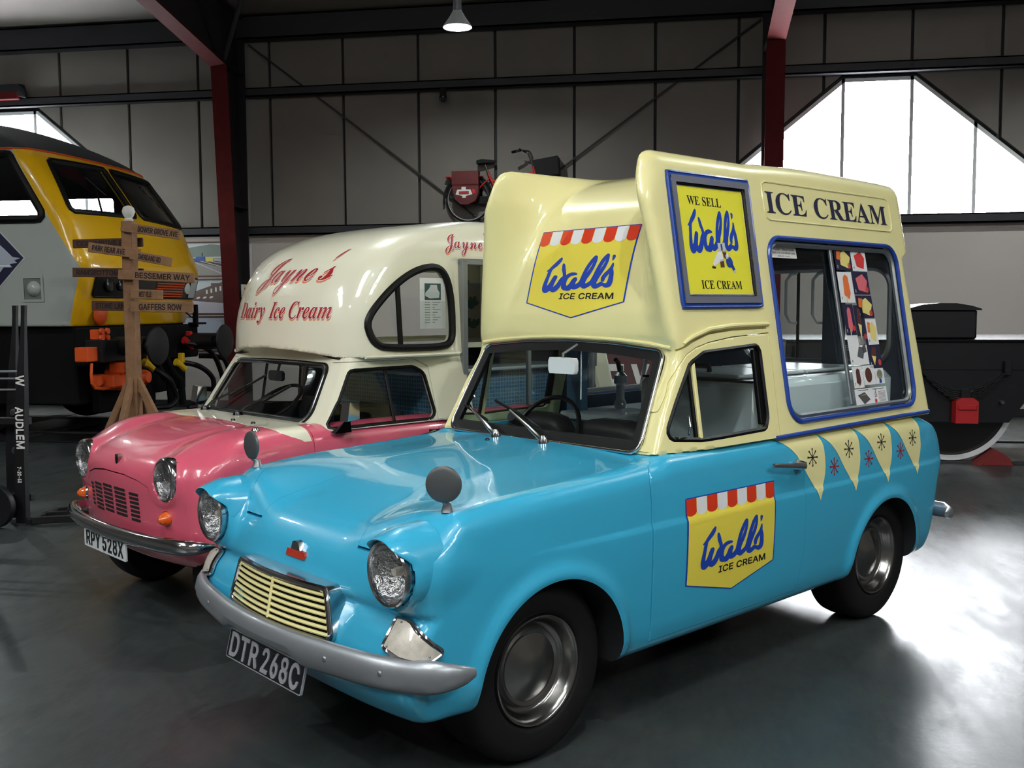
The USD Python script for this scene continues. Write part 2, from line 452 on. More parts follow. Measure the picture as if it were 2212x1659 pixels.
# ---------------------------------------------------------------- lettering
GLYPHS = json.loads('''{"SI":[387,"20,0 20,27 64,34 102,61 113,107 110,607 99,632 85,643 20,653 20,677 363,677 363,653 295,639 273,603 273,84 281,62 302,41 367,27 367,0"],"SC":[697,"40,290 43,413 70,500 133,593 207,650 290,683 410,693 480,680 576,647 605,658 623,693 650,693 650,460 623,460 576,555 515,619 447,653 374,660 315,639 271,598 244,547 220,453 213,301 220,233 240,156 278,91 308,64 349,43 450,37 542,71 589,104 640,157 667,130 597,53 563,30 487,-3 410,-17 323,-13 247,7 170,50 110,110 63,193"],"SE":[657,"20,23 85,38 106,66 113,107 110,594 99,625 85,639 23,653 23,677 593,677 593,477 570,477 546,562 515,599 481,620 396,640 306,640 277,621 275,367 334,370 372,388 413,446 427,510 453,513 453,177 427,177 410,264 379,306 330,327 275,330 273,74 288,51 327,40 406,43 468,57 505,74 556,115 599,182 610,213 640,213 600,0 20,0"],"SR":[703,"23,0 23,27 85,41 99,55 110,87 110,593 92,633 67,646 23,653 23,677 397,677 490,660 567,623 600,587 617,547 617,453 600,413 567,377 479,336 473,327 647,68 678,34 713,27 717,0 503,0 296,317 270,313 273,80 287,48 302,37 360,27 360,0;273,350 310,347 381,360 405,374 436,412 453,494 447,557 429,599 388,633 327,643 292,636 277,621 270,589"],"SA":[650,"-13,27 25,37 49,62 303,690 333,693 577,116 611,51 625,37 660,27 660,0 340,0 340,27 395,34 416,48 423,66 373,197 155,195 117,107 110,66 118,48 145,30 190,27 190,0 -13,0;257,461 176,240 356,242 265,465"],"SM":[943,"20,0 20,27 57,30 96,51 113,111 110,604 88,639 23,653 23,677 277,677 471,220 667,677 920,677 920,653 879,646 851,629 833,579 837,77 844,55 865,34 917,27 917,0 590,0 590,27 637,34 666,55 677,94 673,574 430,0 400,0 170,551 158,560 160,76 182,40 220,27 250,27 253,0"],"SW":[910,"-23,653 -23,677 270,677 270,653 217,638 210,590 333,239 447,521 413,625 384,646 340,653 340,677 653,677 653,653 609,646 588,629 587,597 706,259 817,590 812,629 791,646 750,653 750,677 930,677 930,653 898,639 864,588 667,-13 637,-17 633,-10 470,448 290,-3 283,-17 253,-17 43,601 15,642"],"SS":[580,"63,233 93,233 137,112 209,40 260,23 323,23 362,37 395,68 413,107 413,157 396,192 352,229 180,317 117,370 83,427 77,453 77,540 87,577 117,627 153,660 190,680 240,693 310,693 456,663 477,693 507,693 503,473 480,473 463,528 426,589 388,626 331,656 284,663 222,646 191,615 177,569 194,512 218,488 447,370 510,307 533,240 533,157 523,120 490,63 443,23 357,-10 237,-13 141,17 114,17 101,8 90,-17 63,-17"],"SL":[637,"23,0 23,27 85,41 99,55 110,87 110,593 103,618 85,639 23,653 23,677 373,677 373,653 309,646 284,629 273,603 270,104 277,66 295,47 331,40 406,43 474,60 515,84 556,125 607,227 637,230 600,3"],"SD":[737,"23,653 23,677 393,677 457,667 527,643 607,590 643,547 670,497 697,383 697,290 687,227 670,173 633,110 560,47 443,7 387,0 30,0 30,27 85,38 99,52 110,87 110,583 103,614 85,639;270,94 284,48 309,37 360,37 421,57 476,112 513,216 523,321 520,416 493,534 466,582 432,616 367,643 296,640 273,610"],"Sh":[567,"27,23 58,31 77,57 77,620 62,646 27,657 27,677 220,677 221,407 277,453 333,473 417,467 447,450 477,410 493,327 493,56 512,31 540,23 540,0 300,0 300,23 332,31 350,67 350,350 339,388 316,403 286,403 262,393 220,350 220,64 238,31 267,23 267,0 27,0"],"Si":[297,"27,23 58,31 77,57 77,406 65,429 30,437 30,460 220,463 220,70 234,35 267,23 267,0 27,0|77,590 80,647 113,683 133,690 187,683 220,647 223,590 213,570 180,543 120,543 87,570"],"St":[340,"30,447 139,558 190,630 217,630 217,465 310,460 307,413 217,410 220,79 232,64 257,60 289,81 307,110 330,100 300,40 253,0 210,-13 140,-10 113,0 80,43 73,70 73,410 30,413"],"Sb":[537,"13,653 13,677 207,677 208,427 287,470 357,473 423,447 473,393 507,300 503,173 467,83 397,13 323,-13 253,-13 207,3 154,40 87,-13 63,-17 63,613 45,646;207,77 217,49 235,31 280,20 329,44 353,96 363,161 360,324 333,392 290,417 242,409 218,389 207,367"],"Sy":[447,"-10,-143 -3,-90 33,-60 73,-60 93,-70 110,-93 111,-138 120,-147 142,-143 190,-74 207,-9 53,378 22,429 -7,437 -7,463 240,463 240,437 199,430 190,407 276,189 353,390 349,425 303,437 303,463 443,463 447,437 418,425 390,374 237,-53 190,-150 153,-190 127,-203 67,-210 17,-190"],"Sm":[827,"27,23 58,31 77,57 77,403 62,429 27,440 30,463 217,463 221,402 270,450 327,473 383,473 427,460 463,427 478,396 540,453 593,473 677,467 730,420 750,347 750,63 768,31 797,23 797,0 563,0 563,23 592,31 610,64 610,350 599,388 576,403 546,403 522,393 483,353 483,64 501,31 530,23 530,0 297,0 297,23 325,31 343,57 343,360 336,385 309,403 262,396 217,346 217,77 228,38 263,23 263,0 27,0"],"So":[500,"27,217 37,310 70,383 127,440 173,463 217,473 317,467 387,430 437,373 470,280 470,180 457,127 437,87 380,23 347,3 290,-13 193,-10 113,30 70,77 47,120;173,283 180,96 198,45 240,17 289,28 313,62 323,107 327,303 313,394 296,425 278,440 234,443 215,436 187,394"],"Sr":[427,"27,0 27,23 58,31 77,57 77,406 58,433 30,437 30,460 217,463 221,389 273,447 307,467 373,473 400,463 430,420 430,373 407,340 380,330 343,333 298,383 274,387 237,355 223,317 223,60 242,34 293,23 293,0"],"Ss":[430,"53,157 80,157 87,126 114,75 145,44 176,27 234,23 279,54 287,77 283,107 256,142 130,207 80,250 57,300 57,360 80,417 113,450 147,467 240,473 319,453 343,477 360,477 363,330 340,330 309,395 254,436 189,436 157,399 160,362 185,334 317,267 363,223 380,183 383,117 370,67 353,40 317,7 263,-13 193,-13 104,13 91,9 77,-13 53,-13"],"Sn":[567,"27,23 58,31 77,57 77,403 62,429 27,440 30,463 220,463 224,409 277,453 333,473 407,470 460,437 487,380 493,327 493,56 512,31 540,23 540,0 300,0 300,23 332,31 350,67 350,350 339,388 316,403 286,403 262,393 220,350 220,64 238,31 267,23 267,0 27,0"],"ID":[720,"-50,0 -50,23 8,34 43,79 177,570 180,603 173,625 151,640 110,647 110,670 460,667 540,647 580,627 630,587 657,550 680,493 690,440 690,347 673,270 640,197 563,103 457,33 360,7 293,0;190,67 208,38 240,30 331,44 392,77 439,121 500,219 540,360 543,493 516,578 482,616 458,630 420,640 366,640 348,632 327,601"],"II":[370,"-50,23 8,34 43,79 177,570 176,618 151,640 107,647 107,670 423,670 423,647 380,643 358,633 341,615 324,578 193,94 197,48 219,30 263,23 263,0 -50,0"],"IC":[657,"30,210 37,330 67,427 137,543 217,620 293,663 373,687 483,687 609,660 643,690 667,690 627,460 597,460 583,564 559,608 539,629 484,653 420,650 352,616 291,552 247,478 200,351 183,263 183,174 197,122 215,91 248,58 279,40 320,30 383,33 462,67 550,157 577,133 497,47 430,7 363,-13 260,-17 177,3 110,43 77,80 47,137"],"Ia":[500,"-27,150 -7,227 30,303 67,357 143,427 207,457 267,460 290,450 319,409 333,450 440,450 347,121 340,72 351,60 378,71 423,130 447,113 400,47 357,7 307,-13 257,-7 233,23 229,88 167,17 127,-7 97,-13 37,-7 -3,23 -20,53;97,104 115,68 144,60 179,78 226,139 260,209 290,313 293,390 278,413 244,417 228,409 171,341 110,201"],"Ii":[290,"130,603 137,653 173,683 227,680 250,660 263,627 260,597 247,573 213,553 180,553 157,563|0,50 7,107 80,374 68,399 30,407 27,430 223,460 130,120 127,73 137,63 155,68 210,133 230,123 223,103 163,27 100,-10 63,-13 30,-3 10,17"],"Ir":[387,"-20,0 77,367 76,387 65,399 27,407 27,430 223,460 187,337 191,326 243,407 280,443 313,460 360,457 377,440 387,410 383,363 373,343 350,327 317,323 266,358 234,335 167,214 120,84 100,0"],"Iy":[420,"-120,-157 -110,-113 -70,-90 -40,-93 23,-127 51,-120 99,-68 123,-17 103,147 63,331 39,395 11,413 -13,410 -13,437 100,460 133,460 147,447 167,387 222,120 273,212 303,294 303,328 253,377 253,427 267,447 293,460 333,460 353,450 370,423 373,377 330,247 247,83 140,-77 50,-170 -17,-207 -83,-203 -107,-187"],"Ic":[413,"-13,180 0,240 43,327 100,390 167,437 237,460 297,460 340,443 373,410 383,363 367,320 337,303 300,303 283,310 263,337 263,370 280,399 280,418 263,430 232,423 174,358 134,271 113,194 110,134 120,92 142,64 176,50 204,54 245,74 303,143 330,127 293,67 223,7 167,-13 107,-13 40,13 13,40 -7,80"],"Ie":[400,"-17,123 -13,190 7,257 47,327 113,400 187,447 233,460 307,457 357,423 370,393 367,333 350,300 317,263 230,213 117,184 114,102 145,61 166,54 207,57 232,71 290,140 317,127 290,73 247,27 197,-3 160,-13 73,-7 17,33 -3,67;127,224 137,220 198,247 263,308 287,364 287,404 268,426 229,419 191,382 150,304"],"Im":[780,"-20,0 77,367 76,387 65,399 27,407 30,433 223,460 187,337 187,316 280,423 353,460 407,460 447,433 457,403 453,342 513,410 570,450 603,460 653,460 683,447 697,430 703,410 697,327 623,111 620,76 627,67 652,71 700,133 723,117 670,43 630,7 593,-10 540,-10 513,7 500,37 500,87 513,143 583,353 583,381 569,390 539,383 515,366 454,288 397,164 343,0 227,0 333,346 337,374 319,390 274,372 237,335 194,268 134,131 100,0"],"JJ":[527,"-103,-187 -103,-150 -87,-100 -43,-43 13,3 133,67 303,115 349,212 320,203 260,203 230,213 197,243 180,280 177,317 187,367 210,410 250,457 357,533 507,593 663,623 757,623 763,617 753,603 692,586 641,538 444,121 449,107 493,90 523,43 517,-13 473,-70 400,-107 363,-113 310,-107 317,-90 394,-77 435,-59 483,-15 493,14 486,55 468,73 423,87 367,-7 297,-90 220,-160 137,-217 50,-253 -17,-260 -60,-250 -80,-237;247,287 254,242 273,227 347,233 359,224 477,430 533,503 620,585 589,583 512,556 435,516 351,452 271,348;-40,-203 -18,-230 16,-230 79,-196 173,-88 279,79 206,60 155,36 55,-38 -26,-139 -40,-173"],"Ja":[530,"23,70 27,120 60,187 107,237 170,280 247,307 307,307 330,297 350,275 367,303 480,307 370,84 360,50 391,54 460,110 483,90 390,17 347,-3 297,-7 260,17 246,54 213,23 170,0 107,-7 60,10 37,33;127,30 146,18 178,27 242,88 316,206 327,234 319,269 300,280 276,276 208,215 140,108 123,60"],"Jy":[577,"-40,-240 -33,-180 20,-113 123,-50 245,-3 270,43 262,49 227,17 180,-7 143,-7 113,3 87,33 83,93 153,230 138,229 70,170 53,193 77,217 193,303 237,307 267,287 273,213 250,157 180,41 185,27 200,27 236,55 306,138 410,297 543,307 407,59 425,61 490,110 500,110 513,90 437,33 371,2 270,-160 187,-253 113,-293 23,-300 -10,-287;13,-243 40,-273 67,-273 95,-256 146,-188 222,-45 149,-74 78,-121 31,-172 13,-210"],"Jn":[577,"0,-3 129,182 153,231 141,232 80,170 57,190 170,293 207,307 243,300 260,263 261,206 330,270 400,307 453,303 483,277 493,250 487,187 450,127 394,58 390,36 404,34 435,54 497,110 520,90 423,10 380,-7 343,-3 313,17 297,53 303,123 327,163 416,265 415,273 401,273 351,242 288,182 150,0"],"Je":[410,"17,83 23,140 57,193 113,247 187,290 240,307 300,307 340,287 357,260 357,220 323,173 257,133 149,103 140,94 127,54 131,32 146,23 180,23 231,37 292,71 330,107 347,107 357,90 337,70 247,13 177,-7 123,-7 87,3 57,20 30,50;160,137 174,130 221,151 272,198 290,240 279,276 265,276 231,252 197,208"],"Js":[350,"7,47 10,87 40,110 77,107 93,87 90,50 60,32 61,24 94,24 123,48 157,136 163,238 152,243 73,170 53,190 172,301 190,330 220,337 227,317 208,283 257,190 263,153 257,105 290,123 307,103 210,20 140,-7 47,0 23,17"],"BA":[687,"0,-7 267,740 290,753 407,750 427,717 680,27 683,-13 670,-23 550,-20 473,180 212,180 137,-20 17,-23;257,311 427,309 344,560 337,557"],"BB":[653,"63,740 80,753 407,750 493,720 560,657 590,580 590,493 567,433 518,383 570,340 607,280 620,223 620,167 590,77 523,13 470,-10 397,-23 77,-23 63,-10;203,111 383,107 438,120 472,151 483,176 476,238 449,276 407,300 376,307 206,306;203,437 366,433 411,451 436,471 453,503 457,550 446,578 425,603 387,620 205,623"],"BC":[730,"37,320 37,407 47,480 93,600 167,687 267,743 347,760 417,760 523,733 593,690 633,650 683,563 697,517 697,487 687,477 580,473 560,487 536,552 495,593 424,623 356,627 306,613 255,582 214,535 187,477 173,409 173,317 187,249 231,168 268,134 305,114 357,100 403,100 485,127 533,172 560,240 577,253 680,253 697,240 683,163 633,77 580,27 507,-13 443,-30 347,-33 267,-17 183,27 123,83 67,180 47,247"],"BD":[720,"63,740 80,753 363,753 427,743 520,707 570,670 617,617 660,530 680,443 683,323 673,250 650,177 620,120 563,57 517,23 447,-7 353,-23 77,-23 63,-10;203,111 339,107 408,120 469,155 503,192 526,236 547,321 547,413 537,467 499,545 462,582 428,603 346,623 204,621"],"BE":[600,"63,740 80,753 537,753 550,743 553,640 540,623 204,621 205,435 513,433 530,417 530,320 517,303 205,303 203,111 543,107 560,83 560,0 550,-20 77,-23 63,-10"],"BF":[590,"63,737 80,750 533,750 550,733 550,637 537,620 204,618 205,421 500,420 517,403 517,307 503,290 205,289 203,-10 180,-27 87,-27 63,-10"],"BG":[747,"37,320 43,463 83,583 150,673 197,710 257,740 320,757 417,760 513,737 593,690 650,630 683,570 700,517 700,487 693,480 573,477 526,562 478,603 403,627 336,623 254,582 214,535 187,477 173,410 173,317 194,232 245,154 292,120 340,103 410,100 485,124 546,185 570,256 566,263 390,267 380,283 380,367 390,387 690,390 703,380 703,223 667,117 603,40 550,3 503,-17 420,-33 323,-30 233,-3 183,27 120,87 77,157 47,247"],"BH":[740,"63,737 80,750 187,750 203,733 205,437 533,437 537,737 553,750 660,750 673,740 677,-7 663,-23 550,-23 537,-10 533,307 205,306 203,-7 190,-23 77,-23 63,-10"],"BI":[437,"20,740 37,753 400,753 413,743 413,633 403,623 290,619 290,110 400,107 413,97 417,-7 403,-23 33,-23 20,-10 20,93 30,103 150,111 150,620 33,623 20,637"],"BJ":[570,"27,257 43,270 157,267 167,253 174,156 205,114 232,100 301,100 345,131 367,187 367,737 390,753 483,753 500,747 507,737 507,173 493,110 463,53 403,0 323,-30 233,-33 163,-17 107,17 53,80 30,150"],"BK":[673,"63,737 80,750 187,750 203,733 207,422 507,747 653,750 667,737 660,707 382,410 663,17 667,-10 660,-20 520,-20 284,308 203,227 200,-13 190,-23 77,-23 63,-10"],"BL":[563,"63,737 87,753 180,753 203,737 204,108 523,107 540,90 540,-7 527,-23 77,-23 63,-10"],"BM":[903,"63,737 80,750 227,750 240,740 452,193 663,743 673,750 830,747 840,727 840,0 833,-17 823,-23 717,-23 700,-7 698,450 690,448 510,-17 500,-23 403,-23 383,0 201,458 197,-7 183,-23 77,-23 63,-10"],"BN":[753,"63,740 80,753 203,753 220,740 546,226 550,740 563,753 673,753 683,747 690,730 690,0 680,-20 547,-23 533,-13 204,508 203,-10 190,-23 77,-23 63,-10"],"BO":[767,"37,320 43,460 63,537 90,593 130,650 180,697 243,733 290,750 417,760 477,750 550,720 610,677 647,637 687,573 710,513 727,430 730,340 720,253 690,160 650,93 603,43 557,10 477,-23 417,-33 303,-27 250,-10 167,40 113,97 70,173 47,247;173,317 187,249 211,199 241,158 285,124 361,100 427,103 475,121 502,138 549,188 587,280 593,400 583,461 560,521 502,589 441,620 360,627 285,603 238,565 194,494 173,410"],"BP":[637,"63,737 80,750 373,750 453,733 510,703 553,663 590,600 603,550 607,463 593,400 563,340 523,297 470,263 400,243 204,238 203,-7 190,-23 77,-23 63,-10;203,374 356,370 391,377 429,398 456,435 467,477 463,537 442,582 408,609 377,620 205,622"],"BQ":[767,"37,320 40,440 63,537 107,620 180,697 260,740 350,760 477,750 567,710 633,653 670,603 703,533 723,453 730,340 713,223 670,123 613,53 693,-53 693,-83 670,-93 567,-90 504,-13 443,-30 350,-33 290,-23 210,10 160,47 93,127 53,220;173,317 194,232 248,151 326,107 408,101 413,112 330,217 330,237 343,250 460,250 525,168 539,175 573,236 593,327 587,447 560,521 502,589 441,620 360,627 285,603 238,565 194,494 173,410"],"BR":[643,"63,737 80,750 403,747 493,717 560,660 600,573 607,537 603,447 567,357 530,317 483,284 633,13 633,-10 623,-20 490,-20 336,260 204,258 200,-13 180,-23 87,-23 67,-13;203,394 360,390 425,411 450,435 467,484 463,543 446,582 411,609 380,620 205,622"],"BS":[640,"33,200 50,213 157,213 173,197 187,148 215,121 277,97 367,97 435,128 470,180 470,217 459,239 394,280 193,340 110,393 73,440 60,473 53,507 57,580 80,640 137,703 187,733 267,757 363,760 420,750 497,717 553,667 583,617 593,583 597,537 583,520 473,520 460,537 446,581 429,599 391,620 346,630 255,619 228,606 201,579 190,553 197,502 232,471 467,393 530,357 583,297 607,227 603,150 580,87 533,30 470,-10 387,-33 280,-37 187,-17 120,20 77,63 40,137"],"BT":[643,"23,637 23,740 40,753 603,753 617,743 620,640 607,623 394,620 393,-7 380,-23 267,-23 253,-10 253,621 37,623"],"BU":[743,"63,737 80,750 187,750 200,740 207,213 227,165 268,124 327,100 396,97 451,110 485,131 516,165 537,213 540,737 557,750 663,750 677,740 677,190 643,100 570,20 510,-13 453,-30 410,-37 307,-33 200,3 157,33 113,80 77,150 63,213"],"BV":[690,"3,740 27,753 120,753 143,743 346,172 547,743 567,753 663,753 687,740 680,697 437,27 413,-20 283,-23 270,-10 10,697"],"BW":[987,"3,740 27,753 120,753 140,743 279,216 420,743 440,753 557,750 570,733 706,219 847,747 867,753 973,750 983,737 977,693 783,-10 770,-23 643,-23 630,-10 493,491 353,-13 340,-23 210,-20 197,3 87,407 3,713"],"BX":[683,"7,-10 10,17 258,373 23,713 23,740 37,750 167,747 344,488 527,750 657,747 663,737 660,710 427,374 677,13 677,-13 663,-23 533,-20 343,258 153,-17 143,-23 20,-23"],"BY":[680,"3,717 3,740 27,753 130,753 150,747 341,436 530,747 550,753 653,753 677,740 677,717 410,291 410,-7 397,-23 283,-23 270,-10 270,291"],"BZ":[630,"37,737 60,753 567,753 587,743 587,647 220,109 224,103 583,103 593,90 593,-7 580,-23 53,-23 40,-10 40,73 47,87 408,619 50,623 37,637"],"B0":[650,"47,310 50,453 70,553 117,653 173,713 257,753 297,760 377,757 457,727 493,700 533,653 573,573 593,500 603,417 600,270 567,133 517,50 473,10 417,-20 357,-33 270,-30 217,-13 177,10 133,50 83,133 60,210;183,301 210,182 227,148 258,114 306,93 343,93 382,107 413,135 440,182 460,253 467,426 443,538 416,588 388,616 347,633 303,633 262,616 227,578 190,477"],"B1":[650,"83,0 83,77 97,100 280,107 280,591 265,589 140,493 110,490 100,503 100,623 270,750 403,750 417,737 417,107 570,100 583,77 580,-10 567,-23 100,-23"],"B2":[650,"70,-10 70,77 77,87 369,401 410,455 433,517 426,574 399,609 354,630 300,633 252,616 224,588 210,557 207,513 197,500 90,497 77,503 70,537 77,583 103,647 170,717 257,753 370,757 457,727 523,670 553,620 570,547 560,463 533,403 497,350 276,107 567,103 580,90 577,-13 567,-23 83,-23"],"B3":[650,"53,107 37,190 53,207 163,207 177,197 191,148 222,117 267,100 333,97 402,121 433,155 443,187 433,258 388,306 347,323 227,327 203,340 207,443 357,621 87,623 73,637 77,743 97,753 533,753 550,747 557,737 553,647 372,438 437,420 497,387 540,343 567,297 583,233 583,177 567,113 537,63 467,3 400,-23 343,-33 230,-27 150,3 100,40"],"B4":[650,"37,140 37,233 330,743 350,753 453,750 467,730 457,703 199,257 378,254 383,470 403,480 503,477 517,460 517,256 597,253 613,237 610,133 590,123 517,121 513,-13 500,-23 393,-23 380,-10 377,123 60,123"],"B5":[650,"77,107 63,193 73,207 177,210 193,203 207,155 241,118 280,100 333,97 382,114 416,145 443,214 440,270 423,311 392,346 364,363 286,373 242,363 193,337 103,343 77,357 73,383 120,740 133,750 537,747 547,730 547,643 537,627 242,623 223,499 227,480 297,500 357,500 423,483 497,437 540,383 573,300 580,213 557,117 513,50 457,3 397,-23 343,-33 240,-27 157,10 107,57"],"B6":[650,"70,197 73,283 107,383 150,460 337,737 363,753 473,750 483,740 483,717 319,473 393,467 447,450 503,413 547,360 573,290 580,207 567,133 537,73 470,7 407,-23 357,-33 293,-33 243,-23 180,7 123,60 90,117;207,197 224,148 265,107 300,93 371,100 412,131 436,172 443,204 436,274 412,315 368,346 343,353 283,346 255,332 224,298 207,254"],"B7":[650,"67,640 67,737 90,753 560,753 583,737 583,633 257,-17 247,-23 130,-23 117,-10 117,10 424,620 83,623"],"B8":[650,"50,167 50,223 63,277 93,330 152,383 100,443 77,517 83,603 117,670 177,723 237,750 290,760 357,760 407,750 457,730 500,700 533,663 557,620 570,530 560,477 543,440 495,382 560,320 587,267 597,220 590,133 570,87 540,47 483,3 403,-27 360,-33 243,-27 190,-10 117,37 80,80;187,181 204,138 232,114 287,93 356,93 411,114 436,135 453,166 457,213 439,258 408,289 360,310 300,313 235,290 204,259 190,230;213,517 231,478 259,454 297,440 350,440 392,457 419,485 433,523 433,553 416,595 388,619 350,633 293,633 252,616 224,588 213,560"],"B9":[650,"70,470 77,573 110,650 170,713 243,750 293,760 357,760 433,740 510,687 560,610 577,553 580,467 553,367 500,267 300,-23 190,-27 177,-23 163,0 331,254 230,267 153,307 100,370;207,477 231,418 272,384 307,373 378,384 419,418 440,459 443,530 433,564 416,592 371,626 349,633 286,630 255,612 224,578 207,530"],"B-":[650,"140,260 140,360 157,373 490,373 507,357 507,263 493,247 153,247"]}''')


def text(s, font, height, width=None, slant=0., gap=0., space=300):
    """Lettering as a polygon: baseline at y = 0 from x = 0, capitals height tall, stretched to width if given."""
    x, out = 0., []
    for c in s:
        if c == ' ': x += space; continue
        adv, code = GLYPHS[font + c]
        for p in code.split('|'):
            rings = [[tuple(map(float, q.split(','))) for q in r.split()] for r in p.split(';')]
            out.append(affinity.translate(Polygon(rings[0], rings[1:]).buffer(0), x, 0))
        x += adv + gap
    g = unary_union(out); a = g.bounds; k = height / {'S': 690, 'I': 690, 'J': 690, 'B': 740}[font]
    g = affinity.translate(g, -a[0], 0); kx = k if width is None else width / (a[2] - a[0])
    g = affinity.scale(g, kx, k, origin=(0, 0))
    return affinity.skew(g, slant, 0, origin=(0, 0)) if slant else g


def stroke(pts):
    """A brush stroke through (x, y, radius) points."""
    P = np.asarray(pts, float); out = []
    if len(P) > 2:
        t = np.r_[0, np.cumsum(np.hypot(*np.diff(P[:, :2], axis=0).T))]; tt = np.linspace(0, t[-1], max(12, int(t[-1] / 9)))
        P = np.stack([PchipInterpolator(t, P[:, k])(tt) for k in range(3)], 1)
    for a, b in zip(P[:-1], P[1:]):
        out.append(unary_union([Point(a[:2]).buffer(a[2], 5), Point(b[:2]).buffer(b[2], 5)]).convex_hull)
    return unary_union(out)


def homography(src, dst):
    A = []
    for (x, y), (u, v) in zip(src, dst): A += [[x, y, 1, 0, 0, 0, -u * x, -u * y, -u], [0, 0, 0, x, y, 1, -v * x, -v * y, -v]]
    return np.linalg.svd(np.array(A))[2][-1].reshape(3, 3)


def warp(g, H):
    def fn(x, y):
        w = H[2, 0] * x + H[2, 1] * y + H[2, 2]; return (H[0, 0] * x + H[0, 1] * y + H[0, 2]) / w, (H[1, 0] * x + H[1, 1] * y + H[1, 2]) / w
    from shapely.ops import transform
    return transform(fn, g).buffer(0)

# ================================================================ THE HALL
YW, X0, X1, YF, EAVE = 14.8, -15.0, 11.0, -7.0, 6.0
RIDGE_Y = 4.0; RIDGE_Z = EAVE + .165 * (YW - RIDGE_Y)
top('floor', bx(X0, X1, YF, YW + .2, -.2, 0, 0), 'floor_paint', kind='structure', smooth=False)
GABLE = lambda cx: Polygon([(cx - 2.93, 2.74), (cx + 2.93, 2.74), (cx + .5, 4.74), (cx - .47, 4.74)])
CX1, CX2 = 2.80, -10.6
gables = unary_union([GABLE(CX1), GABLE(CX2)])
wall = thing('wall_back', kind='structure')
part(wall, 'wall_sheeting', prism(sbox(X0, 0, X1, EAVE + .3).difference(gables), YW + .06, YW + .2), 'joint_dark', False)
part(wall, 'lower_lining', bx(X0, X1, YW, YW + .06, 0, 2.70, 0), 'hall_wall', False)
JX = [-9.69 + 1.1755 * k for k in range(-4, 17)]
for a, b in zip([X0] + JX, JX + [X1]):
    for z0, z1 in ((2.84, 4.80), (4.92, 5.66)):
        g = sbox(a + .022, z0, b - .022, z1).difference(gables.buffer(.05, join_style=2))
        for q in polys(g):
            if q.area > .02: part(wall, 'panel', prism(q, YW, YW + .05), 'hall_panel', False)
for k, (z0, z1, y0) in enumerate(((2.69, 2.83, YW - .12), (4.79, 4.93, YW - .14), (5.64, 5.99, YW - .2))):
    segs = [m for m in (bx(X0, X1, y0, YW + .05, z0, z0 + .03, .003), bx(X0, X1, y0, y0 + .025, z0, z1, .003), bx(X0, X1, y0, YW + .05, z1 - .02, z1, .003))]
    top(f'trim_{k + 1}', cat(segs), 'rail_dark', kind='structure', smooth=False)
top('baseboard_back', bx(X0, X1, YW - .02, YW + .01, 0, .11, .003), 'joint_dark', kind='structure', smooth=False)
for k, cx in enumerate((CX1, CX2)):
    w = thing(f'window_{k + 1}', kind='structure'); G = GABLE(cx)
    cuts = [cx - 4, cx - 1.4, cx - .47, cx + .45, cx + 1.3, cx + 4]
    for a, b in zip(cuts[:-1], cuts[1:]):
        part(w, 'pane', prism(G.buffer(-.04, join_style=2).intersection(sbox(a + .02, 0, b - .02, 9)), YW + .05, YW + .07), 'pane_glow', False)
    part(w, 'window_frame', prism(G.difference(G.buffer(-.05, join_style=2)), YW + .0, YW + .1), 'alu_white', False)
    for a in cuts[1:-1]:
        part(w, 'mullion', prism(G.intersection(sbox(a - .022, 0, a + .022, 9)), YW + .0, YW + .09), 'alu_white', False)
top('wall_left', bx(X0 - .2, X0, YF, YW + .2, 0, 9, 0), 'hall_panel', kind='structure', smooth=False)
top('wall_right', bx(X1, X1 + .2, YF, YW + .2, 0, 9, 0), 'hall_panel', kind='structure', smooth=False)
top('wall_front', bx(X0, X1, YF - .2, YF, 0, 9, 0), 'hall_panel', kind='structure', smooth=False)
RL = [(-7.5, -5.9), (-1.2, .4), (5.0, 6.6)]      # roof lights in the slope behind the camera
slope2 = (RIDGE_Z - EAVE) / (RIDGE_Y - YF)
zc = lambda y: EAVE + .165 * (YW - y) if y > RIDGE_Y else EAVE + slope2 * (y - YF)


def sheet(x0, x1, ya, yb, t=.12, dz=0.):
    P = [(x, y, zc(y) + dz + q) for x in (x0, x1) for y in (ya, yb) for q in (0, t)]; return hull(P)


pieces = [sheet(X0, X1, RIDGE_Y, YW + .2), sheet(X0, X1, YF, -4.2), sheet(X0, X1, .4, RIDGE_Y)]
xs = [X0] + [v for r in RL for v in r] + [X1]
pieces += [sheet(xs[2 * i], xs[2 * i + 1], -4.2, .4) for i in range(len(xs) // 2)]
top('ceiling', cat(pieces), 'ceiling_sheet', kind='structure', smooth=False)
for k, (a, b) in enumerate(RL):
    w = thing(f'window_{k + 3}', kind='structure')
    part(w, 'pane', sheet(a, b, -4.2, .4, .03, .04), 'roof_glow', False)
    part(w, 'window_frame', cat([sheet(a - .05, a + .03, -4.25, .45, .06, -.03), sheet(b - .03, b + .05, -4.25, .45, .06, -.03), sheet(a, b, -1.95, -1.85, .06, -.03)]), 'alu_white', False)
n = 4
for y in (12.9, 10.9, 8.9, 6.9):                  # purlins under the roof sheet
    n += 1; top(f'trim_{n}', sheet(X0, X1, y, y + .12, .2, -.2), 'rail_dark', kind='structure', smooth=False)
